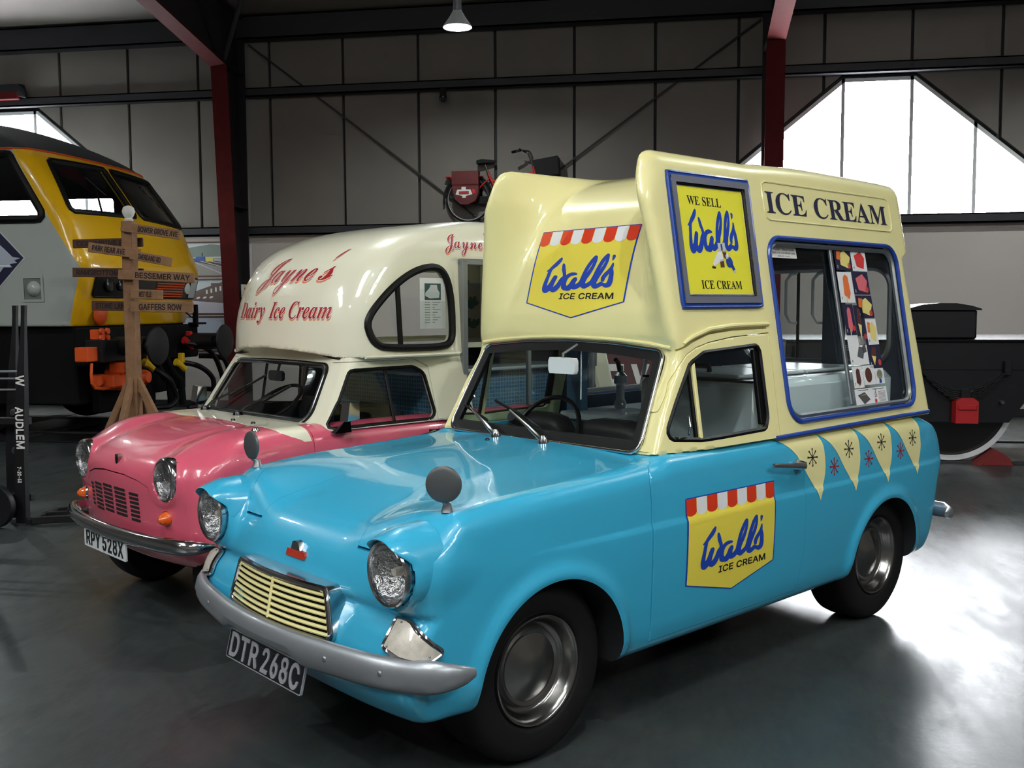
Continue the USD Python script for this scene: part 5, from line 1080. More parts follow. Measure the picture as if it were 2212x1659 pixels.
def build_pink():
    v = thing('ice_cream_van', 'pink and cream ice cream van with red script lettering, behind the blue van', 'van', (-2.51417, 4.92149, 0), -2.21253674)
    low = sdf_mesh(f_plow, (-2.70, -.80, .24), (.50, .80, 1.0), .0125)
    if low.volume < 0: low.invert()
    L = to_mf(low)
    for cx, cz, R in PARCH:
        for s in (1, -1):
            L = L - to_mf(lathe([(0, 0), (R, 0), (R, .5), (0, .5)], 72, 'y', (cx, .44 if s > 0 else -.94, cz))) - to_mf(bx(cx - R + .02, cx + R - .02, .44 if s > 0 else -.94, .94 if s > 0 else -.44, .1, cz, 0))
    L = L - to_mf(bx(-2.58, -.42, -.60, .60, .42, 1.2, 0))
    sl = []
    for i, (y0, w) in enumerate(((-.345, .05), (-.275, .115), (-.13, .12), (.015, .135), (.185, .12), (.33, .07))[1:]):
        pass
    groove = LineString([(-.385, .648), (-.355, .690), (-.26, .716), (-.12, .730), (.12, .730), (.26, .716), (.355, .690), (.385, .648)]).buffer(.003)
    L = L - to_mf(prism(groove, .30, .60, 'yz'))
    dl = Polygon([(-.277, .99), (-.277, .91), (-.268, .81), (-.292, .75), (-.30, .55), (-.285, .33), (-1.06, .33), (-1.085, .6), (-1.085, .99)])
    doors = {}
    for s in (1, -1):
        q = lambda g: to_mf(prism(dl.buffer(g), .61 if s > 0 else -.9, .9 if s > 0 else -.61, 'xz')); doors[s] = L ^ q(-.0015); L = L - q(.0025)
    scut = Polygon([(-.145, 0), (-.140, .12), (-.12, .28), (-.10, .42), (-.10, .60), (-.115, .67), (-.16, .70), (-.22, .72), (-.262, .9), (-.262, .58), (-.7, .58), (-.7, 0)]); scut = unary_union([scut, affinity.scale(scut, 1, -1, origin=(0, 0))]).buffer(.001)
    sp = to_mf(prism(scut, .885, 1.1, 'xy')); scuttle = L ^ sp; L = L - sp
    b = to_tm(L); c = b.triangles_center
    b, lin = split(b, (np.abs(c[:, 1]) < .605) & (c[:, 2] > .415) & (c[:, 0] > -2.585) & (c[:, 0] < -.415)); c = b.triangles_center
    wl = np.zeros(len(c), bool)
    for cx, cz, R in PARCH: wl |= (np.hypot(c[:, 0] - cx, np.maximum(c[:, 2] - cz, 0)) < R + .004) & (np.abs(c[:, 1]) < .71) & (np.abs(c[:, 1]) > .43)
    wl |= b.face_normals[:, 2] < -.85
    b, wl = split(b, wl)
    part(v, 'body_shell', b, 'paint_pink', 36, 'glossy pink lower body'); part(v, 'wheel_well', wl, 'well_dark', False); part(v, 'cab_lining', lin, 'cab_dark', 30)
    part(v, 'scuttle', to_tm(scuttle), 'paint_cream', 36, 'cream scuttle below the windscreen')
    # cab uppers
    cab = sdf_mesh(lambda P: np.maximum(np.maximum(f_pcab(P), -(f_pcab(P) + .032)), .952 - .03 * sstep(-.28, -.3, P[:, 0]) - P[:, 2]), (-2.70, -.80, .9), (-.25, .80, 1.36), .0125)
    if cab.volume < 0: cab.invert()
    U = to_mf(cab)
    WS = Polygon([(-.560, .945), (-.3, .937), (.3, .937), (.560, .945), (.495, 1.255), (.2, 1.262), (-.2, 1.262), (-.495, 1.255)]).buffer(-.07).buffer(.07, quad_segs=6)
    U = U - to_mf(prism(WS.buffer(-.006), -1.0, -.2, 'yz'))
    GL = Polygon([(-.385, .935), (-.565, 1.222), (-.985, 1.226), (-1.055, 1.19), (-1.082, .935)]).buffer(-.045).buffer(.045, quad_segs=6)
    GL = GL.union(Polygon([(-.372, .934), (-.46, 1.06), (-.6, 1.0), (-.6, .934)]).buffer(-.012).buffer(.012))
    U = U - to_mf(prism(GL, -.9, .9, 'xz')) - to_mf(prism(sbox(-2.45, .5, -1.33, 1.6), .3, .9, 'xz')) - to_mf(prism(rrect(-2.45, -1.4, 1.0, 1.3, .05), -.9, -.3, 'xz'))
    du = Polygon([(-.277, .9), (-.285, .96), (-.35, 1.03), (-.50, 1.245), (-.56, 1.262), (-1.00, 1.264), (-1.085, 1.22), (-1.085, .9)])
    tops = {}
    for s in (1, -1):
        q = lambda g: to_mf(prism(du.buffer(g), .50 if s > 0 else -.9, .9 if s > 0 else -.5, 'xz')); tops[s] = U ^ q(-.001); U = U - q(.0022)
    b = to_tm(U); c = b.triangles_center; b, ul = split(b, f_pcab(c) < -.024)
    part(v, 'cab_frame', b, 'paint_cream', 36, 'cream windscreen pillars and upper cab'); part(v, 'cab_headlining', ul, 'cab_dark', 30)
    # canopy
    bz = lambda P: 1.283 + .045 * np.clip(1 - (P[:, 1] / .55) ** 2, 0, 1) * sstep(-.75, -.5, P[:, 0])
    can = sdf_mesh(lambda P: np.maximum(np.maximum(f_pcan(P), -(f_pcan(P) + .036)), bz(P) - P[:, 2]), (-2.76, -.80, 1.24), (-.36, .80, 2.14), .0125)
    if can.volume < 0: can.invert()
    U = to_mf(can)
    SW = Polygon([(-.676, 1.474), (-.684, 1.413), (-.71, 1.362), (-.764, 1.339), (-1.158, 1.333), (-1.222, 1.360), (-1.234, 1.43), (-1.233, 1.611), (-1.2, 1.728), (-1.14, 1.772), (-.991, 1.745), (-.832, 1.653), (-.723, 1.547)])
    for _ in range(3):
        q_ = np.array(SW.exterior.coords)[:-1]; r_ = np.roll(q_, -1, 0); SW = Polygon(np.stack([.75 * q_ + .25 * r_, .25 * q_ + .75 * r_], 1).reshape(-1, 2))
    SW = SW.buffer(.008)
    HT = sbox(-2.45, 1.2, -1.33, 1.80)
    U = U - to_mf(prism(SW.buffer(-.012), -.9, .9, 'xz')) - to_mf(prism(HT, .3, .9, 'xz')) - to_mf(prism(rrect(-2.45, -1.32, 1.35, 1.80, .05), -.9, -.3, 'xz'))
    b = to_tm(U); c = b.triangles_center; b, ul = split(b, f_pcan(c) < -.028)
    part(v, 'canopy', b, 'paint_cream', 40, 'domed cream canopy with red lettering'); part(v, 'canopy_lining', ul, 'paint_cream', 30)
    part(v, 'canopy_floor', cat([bx(-1.25, -.55, -.55, .55, 1.275, 1.29, .002)]), 'cab_dark')
    part(v, 'drip_moulding', cat([tube([(x, s * .690, 1.288) for x in (-.62, -.8, -1.0, -1.27)], .010, 8) for s in (1, -1)]), 'paint_cream')
    NEAR = dict(org=(0, .7, 0), ex=(-1, 0, 0), ey=(0, 0, 1), d=(0, -1, 0)); FAR = dict(org=(0, -.7, 0), ex=(1, 0, 0), ey=(0, 0, 1), d=(0, 1, 0))
    px = lambda z: -.327 - .62 * (z - .937)

    def pane(poly, yf, name, parent, m='glass', s=1):
        a, F = flat(poly.buffer(.005)); part(parent, name, slab(np.c_[a[:, 0], s * yf(a[:, 1]), a[:, 1]], F, np.array([0, -s * .004, 0])), m, False)

    for s, W in ((1, NEAR), (-1, FAR)):
        d = part(v, 'door', to_tm(doors[s]), 'paint_pink', 36, 'pink driver door' if s < 0 else 'pink passenger door with chrome mirror')
        part(d, 'door_frame', to_tm(tops[s]), 'paint_cream', 36, 'cream door window frame')
        yc = lambda z: .715 - .30 * (z - .93) - .018
        part(d, 'window_seal', tube(on_body(f_pcab, ring_pts(GL, .02) * [-s, 1], **W, lift=-.006), .010, 6, True), 'rubber')
        pane(GL, yc, 'window_glass', d, s=s)
        part(d, 'pane_bar', beam((-.80, s * (yc(1.22)), 1.222), (-.80, s * yc(.94), .94), .018, .012, (0, s, .2)), 'rubber')
        m0 = np.array([-.43, s * .745, .925])
        mr = part(d, 'door_mirror', hull([m0 + np.array([dx, dy * s, dz]) for dx, dy, dz in ((.035, .03, .05), (.035, .10, .055), (.02, .03, .145), (.02, .10, .15), (-.03, .02, .06), (-.03, .11, .065), (-.035, .025, .14), (-.035, .105, .145))]), 'chrome', 40, 'small chrome door mirror')
        part(mr, 'mirror_base', hull([m0 + np.array([dx, -.03 * s if dz < .02 else .05 * s, dz]) for dx, dz in ((-.05, -.01), (.05, -.01), (-.015, .055), (.015, .055))] + [m0 + np.array([dx, .01 * s, -.012]) for dx in (-.05, .05)]), 'black_gloss', 40)
        h0 = on_body(f_plow, np.array([(.912, .852), (1.030, .866)]) * [s, 1], **W); o = np.array([0, s * .03, 0])
        hd = part(d, 'door_handle', tube([h0[0] + o, (h0[0] + h0[1]) / 2 + o * 1.2, h0[1] + o], [.007, .010, .013]), 'chrome'); part(d, 'handle_base', hull([h0[1] + o * k + [dx, 0, dz] for k in (0, 1) for dx in (-.03, .02) for dz in (-.014, .014)]), 'black_gloss')
        q = part(v, 'side_window_seal', tube(on_body(f_pcan, ring_pts(SW, .02) * [-s, 1], **W, lift=.002), .021, 8, True), 'rubber', label='thick black rubber around the curved side window')
        pane(SW, lambda z: .675 - .06 * (z - 1.3) - .014, 'side_window', q, s=s)
        part(q, 'window_bar', beam((-.868, s * (.645), 1.68), (-.874, s * .662, 1.335), .030, .016, (0, s, .05)), 'rubber')
        for x in (0, -2.27): wheel(v, x, s * .595, .268, .268, .145, s, 'silver_paint', .13)
    # serving hatch, shop fittings
    y = .668
    fr = part(v, 'hatch_frame', cat([bx(-1.35, -1.31, y - .03, y + .012, .93, 1.81, .004), bx(-2.47, -2.43, y - .03, y + .012, .93, 1.81, .004), bx(-2.47, -1.31, y - .03, y + .008, 1.79, 1.825, .004)]), 'alloy', 30, 'aluminium frame of the serving hatch')
    part(fr, 'frame_bar', bx(-1.875, -1.85, y - .03, y, .95, 1.79, .004), 'alloy')
    a, F = flat(sbox(-2.43, .96, -1.35, 1.79)); part(fr, 'hatch_pane', slab(np.c_[a[:, 0], np.full(len(a), y - .01), a[:, 1]], F, np.array([0, -.004, 0])), 'glass', False)
    bk = part(v, 'back_panel', bx(-2.57, -2.30, -.572, -.560, 1.18, 1.95, .002), 'pic_grey', False)
    leaf = affinity.scale(Point(0, 0).buffer(1, 4), .018, .030)
    R = random.Random(3)
    for k in range(14):
        g = affinity.translate(affinity.rotate(unary_union([affinity.rotate(leaf, q, origin=(0, -.03)) for q in (-60, 0, 60)]), R.uniform(-40, 40)), -2.33 - .055 * (k % 4) - R.uniform(0, .02), 1.26 + .15 * (k // 4) + R.uniform(0, .05))
        part(bk, 'leaf_print', prism(g, -.5602, -.5585), 'leaf_print', False)
    part(v, 'serving_unit', bx(-2.50, -1.20, -.55, .40, .42, 1.15, .006), 'tile_check', False, 'counter clad in small blue tiles')
    wt = part(v, 'worktop', bx(-2.52, -1.17, -.56, .44, 1.15, 1.175, .008), 'freezer'); 
    part(wt, 'sink', lathe([(.14, .004), (.15, .012), (.13, .014), (.125, .004)], 24, 'z', (-1.42, .02, 1.172)), 'chrome'); part(wt, 'tap', tube([(-1.52, .02, 1.175), (-1.52, .02, 1.30), (-1.46, .02, 1.32), (-1.42, .02, 1.28)], .010), 'chrome')
    tc = part(v, 'partition', bx(-1.215, -1.205, -.58, .58, .45, 1.19, .002), 'tile_check', False)
    part(v, 'fridge_door', bx(-2.585, -2.55, -.42, .05, 1.19, 1.70, .015), 'cab_dark')
    for yy_ in (.3, -.3):
        s1 = part(v, 'seat', hull([(x, yy_ + q * .2, z) for x in (-1.05, -.95) for q in (-1, 1) for z in (.5, .92)] + [(-.97, yy_ + q * .16, 1.0) for q in (-1, 1)]), 'seat_black', 40); part(s1, 'seat_cushion', bx(-1.0, -.62, yy_ - .2, yy_ + .2, .50, .62, .03), 'seat_black')
    part(v, 'dashboard', bx(-.60, -.40, -.56, .56, .80, .93, .03), 'cab_dark')
    sw = np.array([.55, 0, .83]); sc = np.array([-.66, -.30, .98]); e1 = np.array([0, 1., 0]); e2 = np.cross(sw / np.linalg.norm(sw), e1)
    part(v, 'steering_wheel', tube([sc + .18 * (math.cos(q) * e1 + math.sin(q) * e2) for q in np.arange(32) / 32 * 2 * math.pi], .011, 8, True), 'black_gloss')
    mc = np.array([-.50, 0, 1.168]); mi = part(v, 'rear_view_mirror', hull([mc + np.array([dx, a_ * .072, b_ * .028]) for dx in (-.01, .01) for a_, b_ in ((-1, -.6), (1, -.6), (-1, .6), (1, .6), (-.8, 1), (.8, 1), (-.8, -1), (.8, -1))]), 'black_matt', 40); part(mi, 'mirror_stem', tube([mc, mc + [-.03, 0, .09]], .008), 'black_matt')
    # windscreen
    def shear(m): m.vertices[:, 0] += px(m.vertices[:, 2]) - .03 * (np.abs(m.vertices[:, 1]) / .6) ** 4; return m
    ring = WS.difference(WS.buffer(-.028)); a, F = flat(ring, .05)
    part(v, 'windscreen_seal', slab(np.c_[px(a[:, 1]) - .03 * (np.abs(a[:, 0]) / .6) ** 4 + .010, a], F, np.array([-.02, 0, 0])), 'rubber', False)
    a, F = flat(WS.buffer(-.025), .08); part(v, 'windscreen', slab(np.c_[px(a[:, 1]) - .03 * (np.abs(a[:, 0]) / .6) ** 4 + .003, a], F, np.array([-.005, 0, 0])), 'glass', False)
    rp = ring_pts(WS.buffer(-.010), .02); part(v, 'chrome_trim', tube(np.c_[px(rp[:, 1]) - .03 * (np.abs(rp[:, 0]) / .6) ** 4 + .012, rp], .0045, 6, True), 'chrome')
    for b_, t_ in (((-.30, -.085, .958), (-.424, .16, 1.078)), ((-.315, -.50, .958), (-.43, -.18, 1.108))):
        b_, t_ = np.array(b_), np.array(t_); t_[0] = px(t_[2]) + .03; w = part(v, 'windscreen_wiper', tube([b_, b_ + (t_ - b_) * .25 + [.015, 0, .015], t_], [.009, .007, .005]), 'black_gloss')
        part(w, 'spindle', lathe([(0, .02), (.02, .016), (.03, -.005), (.03, -.03), (0, -.03)], 14, 'z', b_), 'black_gloss')
        e0, e1_ = t_ + (t_ - b_) * .42, t_ - (t_ - b_) * .42; e0[0], e1_[0] = px(e0[2]) + .014, px(e1_[2]) + .014; part(w, 'wiper_blade', beam(e0, e1_, .010, .014), 'rubber')
    kz = lambda x, y_: cast(f_plow, np.array([(x, y_, .95)]), (0, 0, -1), .4)[0]
    part(v, 'filler_cap', cat([lathe([(0, .018), (.012, .016), (.02, .004), (.022, -.01)], 16, 'z', kz(-.02, .60))]), 'chrome')
    for y_ in (.33, .12): part(v, 'washer_jet', lathe([(0, .010), (.010, .008), (.014, -.004)], 12, 'z', kz(-.16, y_)), 'black_gloss')
    # nose
    for s in (1, -1):
        at = (.385, s * .488, .739)
        hl = part(v, 'headlamp', lathe([(.106, -.03), (.110, .0), (.108, .014), (.100, .024), (.092, .026), (.090, .014)], 48, 'x', at), 'chrome', 40, 'round headlamp with chrome ring')
        part(hl, 'reflector', lathe([(.091, .016), (.085, -.0), (.05, -.012), (0, -.014)], 40, 'x', at), 'lens_inner')
        part(hl, 'lens', lathe([(.092, .018), (.08, .032), (.055, .045), (.028, .052), (0, .054)], 48, 'x', at), 'glass_lens')
        p = on_body(f_plow, [(s * .487, .556)], (.4, 0, 0), (0, 1, 0), (0, 0, 1), (-1, 0, 0))[0]; nr = np.array([1, s * .35, 0]); nr /= np.linalg.norm(nr)
        T = trimesh.geometry.align_vectors([0, 0, 1], nr); T[:3, 3] = p
        il = part(v, 'indicator', lathe([(.0, .050), (.010, .048), (.022, .036), (.032, .014), (.035, .0)], 24).apply_transform(T), 'amber', 40, 'orange indicator lamp')
        part(il, 'lamp_base', lathe([(.036, .006), (.040, -.004), (.036, -.012), (0, -.012)], 24).apply_transform(T), 'chrome')
    FRONT = dict(org=(.4, 0, 0), ex=(0, 1, 0), ey=(0, 0, 1), d=(-1, 0, 0))
    cols = [(-.335, -.285), (-.268, -.150), (-.132, -.010), (.010, .135), (.165, .265), (.283, .335)]
    cols = [(-.335, -.290), (-.265, -.160), (-.135, -.02), (.01, .135), (.175, .265), (.29, .32)]
    for i, (y0, y1) in enumerate(cols[:5]):
        for k in range(7):
            z = .648 - .0215 * k; 
            if i == 0 and k > 5: continue
            z0 = z - .018 * abs((y0 + y1) / 2 / .3) ** 2 + .010
            g = rrect(y0, y1, z0 - .012, z0 + .0025, .004, 3)
            part(v, 'grille_slot', decal(f_plow, g, **FRONT, lift=.0015, step=.05), 'black_matt', False)
    half = np.array([(.28, .735), (.36, .715), (.43, .60), (.475, .40), (.50, .18), (.505, 0)]); hp = np.vstack([half * [1, -1], half[:-1][::-1]])
    from scipy.interpolate import CubicSpline
    k = np.r_[0, np.cumsum(np.hypot(*np.diff(hp, axis=0).T))]; t = np.linspace(0, k[-1], 49); PX_, PY_ = CubicSpline(k, hp[:, 0])(t), CubicSpline(k, hp[:, 1])(t)
    prof = [(-.014, .034), (.0, .040), (.018, .030), (.028, .008), (.026, -.012), (.014, -.030), (-.004, -.038), (-.014, -.032)]; V, F = [], []; n = len(prof)
    for i in range(49):
        nx, ny = np.gradient(PY_)[i], -np.gradient(PX_)[i]; l = math.hypot(nx, ny); e = min(1, (min(i, 48 - i) + .5) / 4) ** .5
        V += [(PX_[i] + nx / l * a_ * e, PY_[i] + ny / l * a_ * e, .447 + b_ * e) for a_, b_ in prof]
    for i in range(48):
        for j in range(n): q = (j + 1) % n; F += [(i * n + j, i * n + q, (i + 1) * n + q), (i * n + j, (i + 1) * n + q, (i + 1) * n + j)]
    bm = trimesh.Trimesh(V, F, process=False); part(v, 'front_bumper', bm, 'chrome', 50, 'slim chrome front bumper')
    def onp(g, d0, d1):
        m = prism(g, d0, d1, 'yz'); return m
    pl = part(v, 'number_plate', onp(rrect(-.259, .259, .324, .427, .008), .492, .500), 'plate_white', False, 'white number plate with black characters')
    for s_, x0, w_ in (('RPY', -.228, .178), ('528X', -.020, .250)):
        for one in polys(affinity.translate(text(s_, 'B', .074, w_, gap=70), x0, .339)): part(pl, 'plate_character', onp(one, .4995, .5025), 'print_black', False)
    part(v, 'plate_bracket', bx(.36, .494, -.08, .08, .36, .41, .004), 'black_matt')
    b0 = on_body(f_plow, [(0, .785)], **FRONT)[0]
    bdg = part(v, 'bonnet_badge', hull([b0 + np.array([dx, a_, b_]) for dx in (-.012, .010) for a_, b_ in ((-.016, .032), (.016, .032), (.018, .0), (0, -.042), (-.018, .0))]), 'chrome_dull', 30, 'small shield badge on the bonnet nose'); part(bdg, 'badge_face', hull([b0 + np.array([dx, a_, b_]) for dx in (0, .012) for a_, b_ in ((-.009, .020), (.009, .020), (.010, .0), (0, -.026), (-.010, .0))]), 'black_gloss', False)
    # lettering
    def jayne(h, w, slant):
        g = unary_union([text('Jayne', 'J', h, w * .80), affinity.translate(text('s', 'J', h, w * .14), w * .87, 0), affinity.rotate(affinity.scale(Point(0, 0).buffer(1), w * .012, h * .22), -18).buffer(0).union(Point(0, 0).buffer(.001)) if 0 else affinity.translate(affinity.rotate(affinity.scale(Point(0, 0).buffer(1, 6), w * .011, h * .20), -20), w * .90, h * .95)])
        return affinity.skew(g, slant, 0, origin=(0, 0))
    CF = dict(org=(-.45, 0, 0), ex=(0, 1, 0), ey=(0, 0, 1), d=(-1, 0, 0))
    def lettering(parent, name, g, W, dx, dz, step=.02):
        sh = part(parent, name, decal(f_pcan, affinity.translate(g, dx, dz), **W, lift=.0012, step=step, far=.8), 'print_orange', True, 'red shadowed lettering')
        part(sh, 'letter_outline', decal(f_pcan, g.buffer(.0028), **W, lift=.002, step=step, far=.8), 'ice_cream' if 0 else 'print_white', True)
        part(sh, 'letter_face', decal(f_pcan, g, **W, lift=.0028, step=step, far=.8), 'print_darkred', True)
    J = affinity.translate(affinity.rotate(jayne(.150, .60, 16), 1.0, origin=(0, 0)), -.175, 1.688)
    lettering(v, 'script_lettering', J, CF, -.004, -.013)
    D = unary_union([affinity.translate(text('Dairy', 'I', .092, .34), -.365, 0), affinity.translate(text('Ice', 'I', .092, .145), .030, 0), affinity.translate(text('Cream', 'I', .092, .285), .212, 0)]); D = affinity.translate(D, 0, 1.492)
    lettering(v, 'italic_lettering', D, CF, .003, -.011)
    SJ = dict(org=(0, .64, 0), ex=(-1, 0, 0), ey=(0, 0, 1), d=(0, -1, 0))
    J2 = affinity.translate(jayne(.088, .36, 0), 1.215, 1.884); lettering(v, 'script_lettering', J2, SJ, .003, -.008)
    for q in polys(affinity.translate(text('DAIRY ICE CREAM' if 0 else 'DELICIOUS' if 0 else 'ICE CREAM', 'S', .040, .34), 1.625, 1.888)): lettering(v, 'block_letter', q, SJ, .002, -.005)
    # sheet of particulars behind the side window
    ys = .640
    inf = part(v, 'information_sheet', bx(-1.213, -1.028, ys - .002, ys, 1.43, 1.712, .0005), 'mount_white', False, 'printed information sheet behind the side window')
    part(inf, 'photo_print', prism(sbox(-1.178, 1.59, -1.062, 1.682), ys - .0005, ys + .0006), 'leaf_print', False)
    part(inf, 'photo_print', prism(Polygon([(-1.066, 1.63), (-1.066, 1.612), (-1.10, 1.598), (-1.165, 1.603), (-1.170, 1.63), (-1.155, 1.65), (-1.15, 1.675), (-1.105, 1.675), (-1.095, 1.655)]), ys - .0005, ys + .0010), 'canvas_grey', False)
    for k in range(9):
        part(inf, 'printed_line', prism(unary_union([sbox(-1.10, 1.575 - k * .014, -1.062, 1.579 - k * .014), sbox(-1.175 + .02 * (k % 3), 1.575 - k * .014, -1.118, 1.579 - k * .014)]), ys - .0005, ys + .0008), 'pic_grey', False)
    return v


PINK = build_pink()

# ================================================================ THE LOCOMOTIVE
_lF = curve([1.2, 1.36, 1.70, 2.05, 2.40, 2.65, 2.9, 3.2, 3.45, 3.7, 4.2], [-6.86, -6.80, -6.66, -6.58, -6.70, -6.80, -6.96, -7.17, -7.36, -7.75, -9.0])
LY = 12.05


def f_loco(P):
    x, y, z = P[:, 0], P[:, 1], P[:, 2]; a = np.abs(y - LY)
    f = smax(a - (1.455 - .035 * np.abs(z - 2.1) ** 1.5), x - (_lF(z) - .16 * (a / 1.4) ** 3), .14)
    f = smax(f, z - (3.93 - .30 * (a / 1.45) ** 2), .45)
    return np.maximum(np.maximum(f, 1.355 - z), -12.6 - x)


def build_loco():
    v = thing('locomotive', 'grey and yellow railway locomotive with a raked windscreen at the left', 'locomotive', (0, 0, 0))
    m = sdf_mesh(lambda P: np.maximum(f_loco(P), -(f_loco(P) + .07)), (-12.8, 10.5, 1.28), (-6.3, 13.6, 4.05), .03)
    if m.volume < 0: m.invert()
    L = to_mf(m); L = L - to_mf(bx(-11.5, -7.6, 10.8, 13.3, 1.2, 1.5, 0))
    side = Polygon([(-11.2, 3.37), (-7.665, 3.37), (-7.19, 2.60), (-11.2, 2.60)]).buffer(-.06).buffer(.06)
    L = L - to_mf(prism(side, 10.3, 12, 'xz')) - to_mf(prism(rrect(-10.6, -8.0, 2.60, 3.16, .05), 12, 13.8, 'xz'))
    p1 = rounded([(10.74, 2.70), (11.98, 2.735), (11.98, 3.36), (10.92, 3.33)], .04); p2 = affinity.scale(p1, -1, 1, origin=(LY, 0))
    L = L - to_mf(prism(p1, -8.6, -6.2, 'yz')) - to_mf(prism(p2, -8.6, -6.2, 'yz'))
    band = rounded([(10.80, 1.705), (13.30, 1.705), (13.30, 1.985), (10.80, 1.985)], .03)
    yel = to_mf(prism(Polygon([(-7.02, 1.2), (-6.78, 2.04), (-7.13, 2.58), (-7.645, 3.455), (-5, 3.455), (-5, 1.2)]), 10, 14, 'xz')); roof = to_mf(bx(-14, -5, 10, 14, 3.43, 5, 0))
    R_ = L ^ roof; L = L - roof; Yl = L ^ yel; G = L - yel
    for nm, k, mt, lb in (('cab_side', G, 'loco_grey', 'pale grey body side'), ('cab_front', Yl, 'loco_yellow', 'bright yellow raked cab front'), ('roof', R_, 'loco_roof', 'dark grey curved roof')):
        t = to_tm(k); t1, t2 = split(t, f_loco(t.triangles_center) < -.055); part(v, nm, t1, mt, 36, lb); part(v, nm + '_lining', t2, 'cab_dark', False)
    SD = dict(org=(0, 10.6, 0), ex=(1, 0, 0), ey=(0, 0, 1), d=(0, 1, 0)); FR = dict(org=(-6.8, 0, 0), ex=(0, 1, 0), ey=(0, 0, 1), d=(-1, 0, 0))
    # orange cantrail line
    ring = [(x, 10.6 + .075, 3.435) for x in np.linspace(-12, -7.75, 8)]
    fr = on_body(f_loco, np.c_[np.linspace(10.75, 13.35, 24), np.full(24, 3.435)], FR['org'], FR['ex'], FR['ey'], FR['d'], lift=.004, far=2.)
    sd = on_body(f_loco, np.c_[np.linspace(-12, -7.66, 12), np.full(12, 3.435)], **SD, lift=.004)
    part(v, 'cantrail_line', tube(np.vstack([sd, fr]), .014, 6), 'loco_orange')
    part(v, 'side_window_frame', tube(on_body(f_loco, ring_pts(side, .05), **SD, lift=-.005), .05, 8, True), 'rubber')
    for p in (p1, p2):
        part(v, 'windscreen_frame', tube(on_body(f_loco, ring_pts(p, .05), **FR, lift=-.004, far=1.4), .035, 8, True), 'rubber')
        part(v, 'windscreen', decal(f_loco, p.buffer(.01), **FR, lift=-.02, step=.12, far=1.4), 'glass_dark', False)
    part(v, 'side_window', decal(f_loco, side.buffer(.01), **SD, lift=-.025, step=.4), 'glass_dark', False)
    part(v, 'cab_bulkhead', bx(-9.6, -9.55, 10.75, 13.35, 1.5, 2.5, 0), 'cab_dark', False)
    part(v, 'control_desk', bx(-8.1, -7.15, 10.75, 13.3, 2.2, 2.45, .03), 'cab_dark')
    w0 = on_body(f_loco, [(11.2, 2.70), (11.75, 2.72), (11.42, 3.05)], **FR, lift=.03, far=1.4); part(v, 'windscreen_wiper', cat([bar(w0[0], w0[2], .012), bar(w0[1] * .3 + w0[2] * .7, w0[2] + (w0[2] - w0[1]) * .3, .010)]), 'rubber')
    # lamp panel across the nose
    lp = part(v, 'lamp_panel', decal(f_loco, band, **FR, lift=.012, step=.1, far=1.), 'black_gloss', True, 'black lamp panel across the yellow nose')
    part(lp, 'panel_edge', tube(on_body(f_loco, ring_pts(band, .05), **FR, lift=.008, far=1.), .012, 6, True), 'rubber')
    for y, r in ((11.02, .085), (11.22, .07), (12.88, .085)):
        c = on_body(f_loco, [(y, 1.845)], **FR, far=1.)[0]; part(lp, 'lamp_glass', lathe([(r, .0), (r, .02), (r * .8, .032), (0, .04)], 20, 'x', c), 'black_gloss' if y < 12 else 'canvas_grey', 40)
    for k in range(8):
        z = 1.73 + k * .033; part(lp, 'vent_slat', tube(on_body(f_loco, [(y, z) for y in np.linspace(12.0, 12.74, 8)], **FR, lift=.02, far=1.), .009, 6), 'loco_orange', False)
    part(lp, 'corner_lens', decal(f_loco, rounded([(12.98, 1.72), (13.27, 1.72), (13.27, 1.97), (12.98, 1.97)], .02), **FR, lift=.02, step=.08, far=1.), 'canvas_grey', True)
    # side: diamond emblem with a pale bird wing, and the sunk handle
    dm = Polygon([(-8.10 + .64, 2.158), (-8.10, 2.158 + .64), (-8.10 - .64, 2.158), (-8.10, 2.158 - .64)]); em = part(v, 'diamond_emblem', decal(f_loco, dm, **SD, lift=.004, step=.2), 'canvas_grey', False, 'dark diamond emblem with a pale wing on the body side')
    part(em, 'emblem_field', decal(f_loco, affinity.scale(dm, .965, .965), **SD, lift=.007, step=.2), 'ice_navy', False)
    wing = Polygon([(-8.5, 2.0), (-8.2, 2.26), (-7.95, 2.30), (-7.84, 2.37), (-7.80, 2.33), (-7.74, 2.28), (-7.62, 2.17), (-7.52, 2.155), (-7.60, 2.13), (-7.56, 2.10), (-7.66, 2.09), (-7.63, 2.05), (-7.74, 2.05), (-7.80, 1.98), (-7.98, 1.93), (-8.2, 1.80)])
    part(em, 'pale_wing', decal(f_loco, wing, **SD, lift=.010, step=.2), 'pic_mist', False); part(em, 'pale_wing', decal(f_loco, sbox(-7.86, 2.06, -7.66, 2.075), **SD, lift=.011), 'print_white', False)
    rc = part(v, 'handle_recess', decal(f_loco, sbox(-7.525, 1.645, -7.245, 1.95).difference(sbox(-7.495, 1.675, -7.275, 1.92)), **SD, lift=.012, step=.2), 'loco_grey', False, 'square recess with a round knob')
    part(rc, 'recess_back', decal(f_loco, sbox(-7.50, 1.67, -7.27, 1.925), **SD, lift=.003, step=.2), 'recess_grey', False); part(rc, 'round_knob', lathe([(0, .06), (.05, .055), (.085, .02), (.09, 0)], 24, '-y', (-7.37, 10.6, 1.80)), 'loco_grey', 40)
    part(v, 'door_joint', decal(f_loco, sbox(-8.9, 1.4, -8.88, 2.5), **SD, lift=.004), 'loco_roof', False)
    # underframe
    uf = part(v, 'underframe', bx(-12.7, -6.95, 10.72, 13.38, .42, 1.36, .02), 'loco_black', 30, 'black underframe')
    part(v, 'buffer_beam', bx(-6.97, -6.74, 10.72, 13.38, .88, 1.345, .02), 'loco_black', 30)
